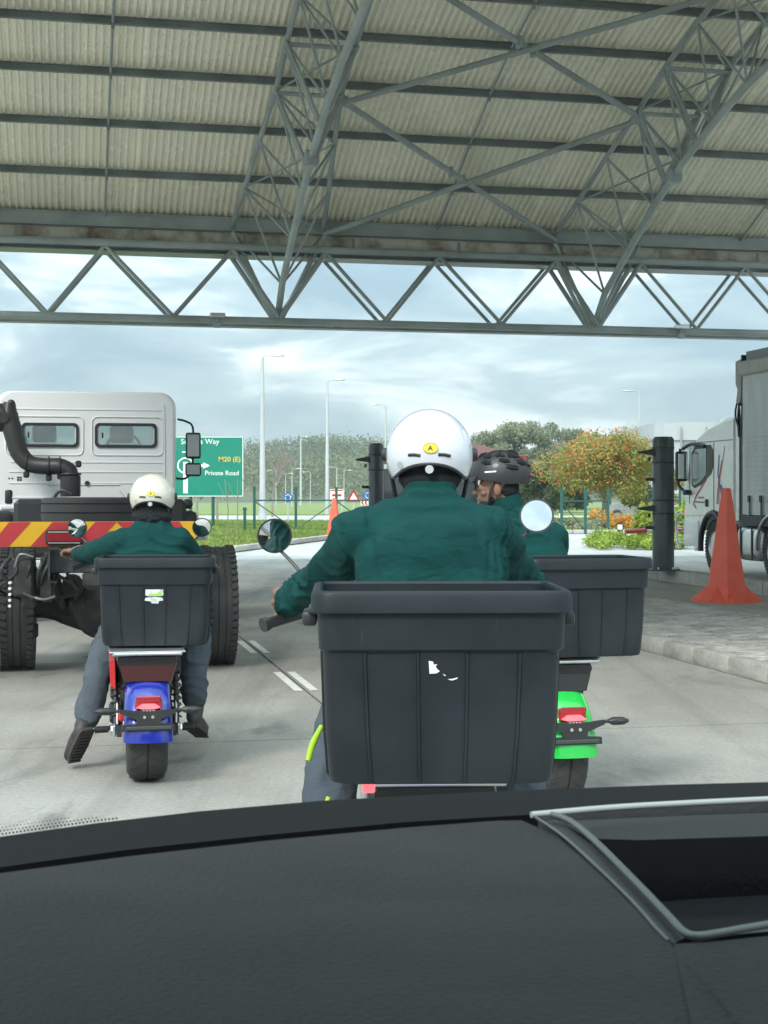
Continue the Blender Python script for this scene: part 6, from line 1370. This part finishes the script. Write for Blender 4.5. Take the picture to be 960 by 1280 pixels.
    me = meshed([('cap', [(hx, hy-.02, 1.515), (hx, hy-.035, 1.47)], [.082, .074]), ('ell', (hx, hy-.03, 1.50), (.092, .085, .045))], .007, 4); wrinkle(me, folds(3, .004, 4)); part_mesh('neck_warmer', me, M_knit, t)
build_center()

# ---- left rider
def build_left():
    t = rider('rider in green jacket and cream helmet on the blue scooter behind the truck', (-1.27, 8.2, 0))
    hx, hy = -1.272, 8.18
    sh = [(-1.415, 8.12, 1.205), (-1.120, 8.12, 1.205)]; elb = [(-1.60, 8.33, 1.145), (-1.035, 8.34, 1.06)]; wr = [(-1.755, 8.56, 1.115), (-1.065, 8.60, 1.02)]
    tors = [((-1.245, 8.12, .70), .17, .13), ((-1.245, 8.11, .82), .185, .135), ((-1.25, 8.11, .95), .20, .135), ((-1.26, 8.12, 1.06), .205, .135), ((-1.265, 8.13, 1.15), .20, .125), ((-1.267, 8.135, 1.22), .165, .105), ((-1.27, 8.14, 1.285), .115, .088), ((-1.27, 8.15, 1.335), .075, .07)]
    P, HM = head_prims(Vector((hx, hy, 1.415)), 0)
    legs = [((-1.34, 8.14, .70), (-1.505, 8.30, .715), (-1.565, 8.03, .40), (-1.580, 7.93, .235)), ((-1.15, 8.14, .70), (-1.055, 8.34, .70), (-1.045, 8.18, .42), (-1.035, 8.14, .30))]
    hp = hand_prims(Vector(wr[0])+Vector((-.05, .045, -.005)), (-.55, -.83, 0), (-.83, .55, -.15), (0, .1, 1), 1.0, .45)+hand_prims(Vector(wr[1])+Vector((.022, .055, -.022)), (.79, -.60, -.12), (-.1, .9, -.35), (0, .3, 1), 1, 1)
    body = [('loft', [(c, a_*.8, b_*.8) for c, a_, b_ in tors]), ('cap', [(-1.27, 8.14, 1.28), (hx, hy-.01, 1.38)], [.06, .06])]+P+hp
    for i in (0, 1): body += [('cap', [sh[i], elb[i], wr[i]], [.05, .042, .027]), ('cap', legs[i], [.08, .062, .05, .04])]
    part_mesh('body', meshed(body, .0048, 3), M_skin, t)
    jk = [('loft', tors), ('cap', [(-1.35, 8.13, 1.245), sh[0]], [.05, .076]), ('cap', [(-1.19, 8.13, 1.245), sh[1]], [.05, .076]), ('ell', (-1.27, 8.13, 1.335), (.078, .074, .030))]
    for i in (0, 1): e_ = Vector(elb[i]); jk.append(('cap', [sh[i], Vector(sh[i]).lerp(e_, .5), e_, e_.lerp(Vector(wr[i]), .55), wr[i]], [.08, .072, .066, .055, .045]))
    me = meshed(jk, .010, 6); wrinkle(me, folds(1.3, .011, 7, (.6, .5, .6))); j = part_mesh('jacket', me, M_jack, t)
    for i in (0, 1):
        d = (Vector(wr[i])-Vector(elb[i])).normalized(); q = Vector(wr[i]); b = MB(); b.tube([q-d*.035, q-d*.01, q+d*.012], [.046, .0465, .042], 20); obj('cuff', b, M_jack, j, 60)
    tp = [('loft', [((-1.245, 8.12, .62), .165, .13), ((-1.245, 8.12, .70), .185, .14), ((-1.245, 8.12, .82), .18, .13)])]
    for L_ in legs: tp.append(('cap', list(L_[:3])+[Vector(L_[3])+Vector((0, 0, .045))], [.096, .086, .076, .072]))
    me = meshed(tp, .010, 4); wrinkle(me, folds(1.5, .015, 2, (.3, .5, 1))); tr = part_mesh('trousers', me, M_trou, t)
    b = MB(); k0 = Vector(legs[0][0]).lerp(Vector(legs[0][1]), .45); b.loft([[k0+Vector((x*.016+s_*.012-.045, -.115+d_, z)) for x, z, s_ in ((-1, -.05, 0), (1, -.05, 0), (1, .05, 1), (-1, .05, 1))] for d_ in (0, .03)]); obj('reflective_stripe', b, M_hivis, tr, 0)
    # boots: left dangling toe down, right on the peg
    def boot(ank, heel, toe, nm='boot'):
        a_, h_, t_ = Vector(ank), Vector(heel), Vector(toe); me = meshed([('cap', [a_+Vector((0, .055, .05)), a_+Vector((0, .02, 0)), h_.lerp(a_, .3)], [.044, .046, .044]), ('cap', [h_, h_.lerp(t_, .5), t_], [.037, .043, .034])], .0075, 3); bo = part_mesh(nm, me, M_boot, t)
        d = (t_-h_).normalized(); b = MB(); sd_ = d.cross(Vector((0, 0, 1))).normalized(); up_ = sd_.cross(d).normalized()
        q = [(-.045, -.03), (-.035, -.042), (.035, -.042), (.045, -.03), (.05, .08), (.045, .15), (.03, .20), (-.03, .20), (-.045, .15), (-.05, .08)]
        L_ = (t_-h_).length+.01; ctr = h_
        b.loft([[ctr+sd_*x+d*(y/.2*L_ if y > 0 else y)-up_*(.048-dz) for x, y in q] for dz in (0, .016, .022)]); obj('sole', b, M_sole, bo, 0)
        for k in range(9): b = MB(); c_ = ctr+d*(L_*k/8.5)-up_*.050; b.loft([[c_+sd_*x-up_*z_ + d*y for x, y in ((-.038, -.006), (.038, -.006), (.038, .006), (-.038, .006))] for z_ in (-.004, .004)]); obj('cleat', b, M_sole, bo, 0)
    boot((-1.588, 7.92, .275), (-1.598, 7.86, .215), (-1.672, 7.93, .07)); boot((-1.03, 8.12, .285), (-1.03, 8.06, .24), (-1.0, 8.22, .17))
    h, HM2, sf = helmet(t, Vector((hx, hy, 1.442)), R(4), mat('cream_helmet', (.56, .54, .46), .2, coat=.6, var=.02), .124, .142, .132, R(3))
    me = meshed([('cap', [(hx, hy-.02, 1.385), (hx, hy-.02, 1.305)], [.088, .092]), ('ell', (hx, hy-.02, 1.335), (.112, .105, .055))], .007, 4); wrinkle(me, folds(3, .010, 4)); part_mesh('neck_warmer', me, M_knit, t)
build_left()

# ---- right rider, head turned to the left
def build_right():
    t = rider('rider in dark green jacket and black vented helmet, head turned left, on the green scooter', (.76, 7.5, 0))
    c0 = Vector((.735, 7.47, 0)); hx, hy, hz = .565, 7.52, 1.515
    f = Vector((-math.sin(R(13)), math.cos(R(13)), 0)); r_ = Vector((math.cos(R(13)), math.sin(R(13)), 0))
    def Q(x, y, z): return c0+r_*x+f*y+Vector((0, 0, z))
    sh = [Q(-.205, .06, 1.27), Q(.135, .05, 1.24)]; elb = [Q(-.28, .30, 1.10), Q(.24, .30, 1.08)]; wr = [Q(-.33, .50, 1.07), Q(.32, .50, 1.06)]
    tors = [(Q(0, 0, .74), .17, .13), (Q(0, 0, .88), .185, .13), (Q(0, .01, 1.02), .195, .13), (Q(-.005, .03, 1.15), .205, .13), (Q(-.02, .05, 1.23), .185, .12), (Q(-.04, .06, 1.30), .145, .105), (Q(-.07, .07, 1.375), .11, .09), (Q(-.10, .08, 1.41), .075, .075)]
    Hc = Vector((hx, hy, hz-.02)); P, HM = head_prims(Hc, R(82), 1.0)
    legs = [(Q(-.08, 0, .76), Q(-.27, .42, .77), Q(-.25, .40, .42), Q(-.25, .36, .14)), (Q(.08, 0, .76), Q(.25, .42, .77), Q(.22, .45, .45), Q(.22, .42, .33))]
    hp = hand_prims(wr[0]+f*.05, r_*-1, f, (0, 0, 1))+hand_prims(wr[1]+f*.05, r_, f, (0, 0, 1))
    body = [('loft', [(c, a_*.8, b_*.8) for c, a_, b_ in tors]), ('cap', [Q(-.09, .07, 1.36), Vector((hx+.03, hy, 1.47))], [.062, .06])]+P+hp
    for i in (0, 1): body += [('cap', [sh[i], elb[i], wr[i]], [.05, .042, .027]), ('cap', legs[i], [.08, .062, .05, .04])]
    bo = part_mesh('body', meshed(body, .0045, 2), M_skin, t)
    jk = [('loft', tors), ('cap', [Q(-.12, .05, 1.335), sh[0]], [.05, .076]), ('cap', [Q(.04, .05, 1.29), sh[1]], [.05, .076]), ('ell', Q(-.09, .07, 1.405), (.085, .082, .045))]
    for i in (0, 1): jk.append(('cap', [sh[i], elb[i], wr[i]], [.08, .064, .045]))
    me = meshed(jk, .010, 6); wrinkle(me, folds(1.3, .011, 12, (.6, .5, .6))); j = part_mesh('jacket', me, M_jack, t)
    b = MB(); b.tube([Q(-.095, .07, 1.385), Vector((hx+.045, hy-.005, 1.448))], [.086, .078], 20); obj('collar', b, M_jack, j, 60)
    me = meshed([('loft', [(Q(0, 0, .68), .17, .13), (Q(0, 0, .76), .185, .14), (Q(0, 0, .86), .18, .13)])]+[('cap', L_, [.105, .088, .07, .06]) for L_ in legs], .011, 4); part_mesh('trousers', me, M_trou, t)
    for L_ in legs: q = Vector(L_[3]); me = meshed([('cap', [q+Vector((0, 0, .1)), q], [.056, .05]), ('cap', [q+Vector((0, -.02, -.07)), q+f*.17+Vector((0, 0, -.08))], [.044, .036])], .009, 2); part_mesh('boot', me, M_boot, t)
    # beard and hair
    T = lambda x, y, z: HM @ Vector((x, y, z))
    me = meshed([('ell', (0, 0, 0), (.056, .045, .030), HM @ Matrix.Translation((0, .045, -.088))), ('ell', (0, 0, 0), (.067, .03, .032), HM @ Matrix.Translation((0, .018, -.062)))], .005, 2); part_mesh('beard', me, M_knit, t)
    me = meshed([('ell', (0, 0, 0), (.074, .058, .065), HM @ Matrix.Translation((0, -.060, -.005)))], .006, 2); part_mesh('hair', me, M_knit, t)
    for s in (-1, 1):
        b = MB(); b.ell((0, 0, 0), (.010, .008, .006), M=HM @ Matrix.Translation((s*.033, .077, .008))); obj('eye', b, M_swhite, bo, 180); b = MB(); b.ell((0, 0, 0), (.005, .004, .005), M=HM @ Matrix.Translation((s*.033, .083, .008))); obj('iris', b, M_black, bo, 180)
        b = MB(); pts = [T(s*.036+.024*math.cos(q), .104, .002+.018*math.sin(q)) for q in [2*math.pi*k/20 for k in range(21)]]; b.tube(pts, .0018, 5); b.tube([T(s*.060, .104, .008), T(s*.080, .06, .010), T(s*.084, .0, .006)], .0018, 5); obj('glasses', b, M_blackm, t, 60)
        b = MB(); b.tube([T(s*.082, .0, .04), T(s*.083, .022, -.02), T(s*.060, .030, -.075), T(s*.012, .035, -.112)], .0065, 6, sub=3); obj('chin_strap', b, M_black, t, 60)
    # vented helmet
    hm = Matrix.Translation((hx+.022, hy, hz+.035)) @ Matrix.Rotation(R(82), 4, 'Z') @ Matrix.Rotation(R(-4), 4, 'X')
    def sf(a_, th, k=1.0):
        x = math.sin(a_)*math.sin(th); y = -math.cos(a_)*math.sin(th); z = math.cos(th); rid = 1+.022*math.cos(x*16)*max(0, z)
        return hm @ Vector((x*.105*k, y*.152*k, (z*.130 if z > 0 else z*.15)*k*rid))
    def tm(a_): return R(95)+R(20)*math.exp(-(a_/.9)**2)+R(9)*math.exp(-((abs(a_)-1.3)/.5)**2)
    A_ = [-math.pi+2*math.pi*i/72 for i in range(72)]
    o_ = [[sf(a_, max(.001, tm(a_)*j/26)) for a_ in A_] for j in range(27)]; n_ = [[sf(a_, max(.001, tm(a_)*j/26), .90) for a_ in A_] for j in range(27)]
    Mh = mat('matt_black_helmet', (.014, .015, .017), .5, var=.1, coat=.12); b = MB(); b.loft(o_+list(reversed(n_)), cap=False); h = obj('helmet', b, Mh, t, 60)
    Mv = mat('vent_dark', (.003, .003, .003), .9, var=0)
    for (a_, t0, t1, r0) in ((2.1, .55, .85, .012), (1.5, .45, .75, .013), (.9, .5, .8, .013), (2.5, .95, 1.25, .012), (.55, .95, 1.2, .013), (1.15, 1.0, 1.22, .010), (-1.5, .45, .75, .013), (-.9, .5, .8, .013), (-2.1, .55, .85, .012), (-.55, .95, 1.2, .012), (0, .3, .7, .013), (3.14, .4, .8, .013)):
        b = MB(); b.tube([sf(a_+.12, t0, .994), sf(a_, (t0+t1)/2, .996), sf(a_-.12, t1, .994)], [r0*.5, r0, r0*.5], 8, sub=3); obj('vent', b, Mv, h, 60)
        b = MB(); b.tube([sf(a_+.22, t0, 1.0), sf(a_+.10, (t0+t1)/2, 1.006), sf(a_-.02, t1, 1.0)], .004, 6, sub=3); obj('vent_rib', b, Mh, h, 60)
    for (a0_, a1_, th_, r0) in ((-2.3, -1.85, 1.02, .011), (-1.55, -1.1, .98, .013), (-1.30, -.85, 1.30, .012), (-.80, -.35, 1.12, .013), (-2.5, -1.95, .72, .011), (-1.75, -1.2, .66, .012), (-1.0, -.45, .78, .012), (-.25, .2, 1.25, .012)):
        b = MB(); b.tube([sf(a0_, th_-.05, .994), sf((a0_+a1_)/2, th_, .992), sf(a1_, th_+.05, .994)], [r0*.4, r0, r0*.5], 8, sub=3); obj('vent', b, Mv, h, 60)
        b = MB(); b.tube([sf(a0_, th_-.17, 1.0), sf((a0_+a1_)/2, th_-.13, 1.008), sf(a1_, th_-.06, 1.0)], .005, 6, sub=3); obj('vent_rib', b, Mh, h, 60)
    b = MB(); pk = []
    for i in range(13):
        a_ = math.pi-.85+1.7*i/12; p0_ = sf(a_, R(84), .98); p1_ = hm @ Vector((math.sin(a_)*.098, -math.cos(a_)*.205, .0-.018)); pk.append((p0_, p1_))
    b.loft([[p_[0] for p_ in pk], [p_[0].lerp(p_[1], .5)+Vector((0, 0, .006)) for p_ in pk], [p_[1] for p_ in pk], [p_[1]-Vector((0, 0, .006)) for p_ in pk], [p_[0]-Vector((0, 0, .008)) for p_ in pk]], cap=False, closed=False); obj('peak', b, Mh, h, 50)
    b = MB(); b.tube([sf(a_, R(80), 1.006) for a_ in (-2.05, -1.85, -1.65)], .0045, 8); obj('reflective_strip', b, M_swhite, h, 60)
    b = MB(); b.tube([sf(1.55, R(88), 1.0), sf(1.1, R(93), 1.004), sf(.6, R(100), 1.0)], .006, 8, sub=3); obj('lower_band', b, Mh, h, 60)
    b = MB(); q = sf(.05, R(92), 1.02); b.ell(q, (.013, .018, .011)); obj('rear_lamp', b, M_redlens, h, 60)
    b = MB(); b.tube([sf(.25, R(108), .99), sf(0, R(115), .97), sf(-.25, R(108), .99)], .009, 8); obj('fit_dial', b, M_black, h, 60)
build_right()
# ------------------------------------------------------------------ our own car: dashboard top seen through the windscreen
M_dash = mat('dashboard_soft_skin', (.014, .0148, .0142), .8, spec=.22, col2=(.028, .0290, .0275), scale=9, c2pos=(.3, .7), bump=1.0, bscale=330, bdist=.0022, stretch=(.6, 1.6, 1))
M_dash_d = mat('dashboard_dark_trim', (.014, .015, .016), .5, var=.15, bump=.1, bscale=300)
M_frit = mat('black_windscreen_border', (.006, .0065, .0065), .7, var=.15, spec=.15)
M_trim = mat('satin_grey_trim', (.085, .095, .092), .42, .1, .1, 4)
dz0 = 1.262
da = thing('car_interior', 'grey textured car dashboard top with dark recess and pale trim along the bottom edge', 'car interior', (0, .7, dz0), 0, world=True)
def dp(px, py, dz=0.0):            # point on the plane of the dashboard top
    Y = (CAMZ-dz0-dz)*F/(py-620); return Vector(((px-480)/F*Y, Y, dz0+dz))
# outline of the pad's far edge and of the recess edge
far = [(-140, 1090), (-60, 1083), (0, 1076), (160, 1055), (330, 1036), (500, 1020), (620, 1011), (650, 1010.5)]
rec = [(650, 1010.5), (690, 1030), (730, 1062), (770, 1100), (805, 1135), (828, 1163), (842, 1180)]
near = 1700
def pad_ring(y_off): pass
xs_far = far+rec[1:]
pts_far = [dp(*q) for q in xs_far]
rows = []; nr = 26
for j in range(nr+1):
    f = j/nr; row = []
    for i, p in enumerate(pts_far):
        if i < len(far): tgt = Vector((p.x*.62+.0*f, .30, dz0-.012))
        else: tgt = Vector((p.x*.9+.03, .30, dz0-.012))
        q = p.lerp(tgt, f**1.0); q.z = dz0-.014*f*f-.10*max(0, f-.52)**1.4+.003*math.sin(min(1, f*5)*math.pi/2)-.003+(-.010*math.exp(-((q.y-.60)/.018)**2)*0)
        if j == 0: q.z -= .010
        row.append(q)
    rows.append(row)
b = MB(); b.loft([[Vector((q.x, q.y+.004, q.z-.05)) for q in rows[0]]]+rows+[[Vector((q.x, q.y-.02, q.z-.08)) for q in rows[-1]]], cap=False, closed=False); obj('soft_pad', b, M_dash, da, 60)
# right hand area below the recess
low = [(842, 1180), (900, 1176), (980, 1168), (1100, 1160)]
b = MB(); L0 = [dp(*q) for q in low]; b.loft([[Vector((q.x, q.y+.003, q.z-.04)) for q in L0], L0, [q.lerp(Vector((q.x*.8, .42, dz0-.008)), .5) for q in L0], [Vector((q.x*.7+.02, .30, dz0-.014)) for q in L0]], cap=False, closed=False); obj('soft_pad', b, M_dash, da, 60)
# trim strips running along the recess edge
def strip(pts, w, h, m, nm, dz=0.0, sub=4):
    P = [dp(*q, dz) for q in pts]; b = MB(); b.tube(P, w, 8, True, sub=sub)
    return obj(nm, b, m, da, 60)
strip([(664, 1018), (700, 1042), (745, 1082), (790, 1126), (820, 1160), (836, 1176)], .0009, 0, M_trim, 'edge_trim')
strip([(690, 1018), (712, 1026), (742, 1050), (790, 1098), (835, 1145), (852, 1163), (868, 1170), (890, 1168), (930, 1161), (985, 1152), (1060, 1140)], .0019, 0, M_trim, 'edge_trim', .002)
b = MB(); A_ = [dp(*q, -.002) for q in ((668, 1014), (700, 1026), (740, 1056), (790, 1104), (832, 1150), (856, 1172), (842, 1180), (820, 1160), (788, 1124), (745, 1080), (700, 1040))]; b.poly(A_); obj('trim_channel', b, M_dash_d, da, 0)
b = MB(); b.loft([[dp(*q, .001) for q in ((880, 1171), (930, 1160), (1000, 1141), (1100, 1118), (1100, 1150), (1000, 1160), (930, 1167))], [dp(*q, -.01) for q in ((880, 1171), (930, 1160), (1000, 1141), (1100, 1118), (1100, 1150), (1000, 1160), (930, 1167))]]); obj('trim_panel', b, M_trim, da, 0)
# recess well
rw = [(672, 1016), (760, 1010), (860, 1004), (1000, 998), (1120, 992), (1120, 1140), (985, 1150), (868, 1168), (835, 1143), (790, 1096), (742, 1050), (700, 1024)]
b = MB(); T0 = [dp(*q, -.003) for q in rw]; b.loft([T0, [Vector((q.x, q.y*.96+.02, q.z-.055)) for q in T0]], cap=False); v = b.bm.verts; v.ensure_lookup_table(); b.bm.faces.new([v[len(rw)+i] for i in range(len(rw))]); obj('recess', b, M_dash_d, da, 30)
b = MB(); T1 = [dp(*q, -.003) for q in ((700, 1026), (800, 1022), (1120, 1010), (1120, 1040), (800, 1050), (735, 1048))]; b.loft([T1, [q-Vector((0, 0, .02)) for q in T1]]); obj('recess_lip', b, mat('recess_gloss', (.008, .009, .010), .3, var=0), da, 0)
strip([(664, 1018.5), (760, 1010), (860, 1004), (985, 998), (1120, 991)], .0019, 0, mat('pale_edge_strip', (.30, .33, .32), .6, .0, .05, 3), 'windscreen_seal', .001)
# windscreen border band with its dotted edge, standing up at the foot of the screen
bt = [(-140, 1062), (0, 1046), (120, 1029), (250, 1014), (400, 1001), (560, 992), (700, 986), (830, 981), (980, 977), (1120, 974)]
bb_ = [(-140, 1098), (0, 1084), (160, 1062), (330, 1044), (500, 1028), (650, 1019), (760, 1013), (860, 1006), (980, 1000), (1120, 994)]
def wp(px, py, Y): return ray(px, py, Y)
def edgeY(px): return .93+.00012*(px-480)
b = MB(); T0 = [wp(x, y, edgeY(x)+.05) for x, y in bt]; B0 = [wp(x, y, edgeY(x)) for x, y in bb_]
b.loft([T0, B0, [q+Vector((0, .02, -.03)) for q in B0], [q+Vector((0, .012, -.004)) for q in T0]], cap=False, closed=False); fb = obj('windscreen_border', b, M_frit, da, 60)
dots = MB()
def ybt(px):
    for (x0_, y0_), (x1_, y1_) in zip(bt[:-1], bt[1:]):
        if px <= x1_: return y0_+(y1_-y0_)*(px-x0_)/(x1_-x0_)
    return 974
k = 0
for row_ in range(4):
    for px in np.arange(-20, 260, 4.6):
        py = ybt(px)-3.2-row_*4.2; rr = .00066-.00014*row_
        if px > 150-row_*30: continue
        c = wp(px+(2.3 if row_ % 2 else 0), py, edgeY(px)+.052+.002*row_); pts = [c+Vector((rr*math.cos(q), 0, rr*math.sin(q))) for q in [2*math.pi*i/8 for i in range(8)]]
        dots.poly(pts)
obj('dotted_edge', dots, M_frit, da, 0, 'stuff')
# unseen rest of the cabin, added to shade the dashboard (roof lining, pillars, doors, rear wall)
M_cab = mat('cabin_grey_fabric', (.16, .16, .155), .9, scale=6)
def cbx(nm, c, sz): b_ = MB(); b_.box(c, sz, bev=.02); obj(nm, b_, M_cab if nm != 'door_panel' else M_dash, da, 30)
cbx('roof_lining', (-.05, -.72, 1.66), (1.7, 2.0, .05)); cbx('rear_panel', (-.05, -1.75, 1.10), (1.7, .06, 1.1))
for s_ in (-1, 1):
    cbx('door_panel', (-.05+s_*.86, -.45, .85), (.08, 2.6, .75)); b = MB(); b.tube([(-.05+s_*.80, .24, 1.66), (-.05+s_*.86, .75, 1.36), (-.05+s_*.88, 1.02, 1.22)], .035, 10); obj('screen_pillar', b, M_cab, da, 60)
    b = MB(); b.tube([(-.05+s_*.86, -.5, 1.2), (-.05+s_*.82, -.5, 1.66)], .06, 8); obj('door_pillar', b, M_cab, da, 60)

# ------------------------------------------------------------------ air
hz_ = MB(); hz_.box((0, 620, 24.5), (2900, 1500, 52)); ho = obj('haze', hz_, None, None, 0, 'stuff')
hm_ = bpy.data.materials.new('pale_air'); hm_.use_nodes = True; t_ = hm_.node_tree; t_.nodes.clear(); o_ = t_.nodes.new('ShaderNodeOutputMaterial'); v_ = t_.nodes.new('ShaderNodeVolumePrincipled')
v_.inputs['Color'].default_value = (.86, .93, .96, 1); v_.inputs['Density'].default_value = .0005; v_.inputs['Anisotropy'].default_value = .2
t_.links.new(v_.outputs[0], o_.inputs['Volume']); ho.data.materials.append(hm_)
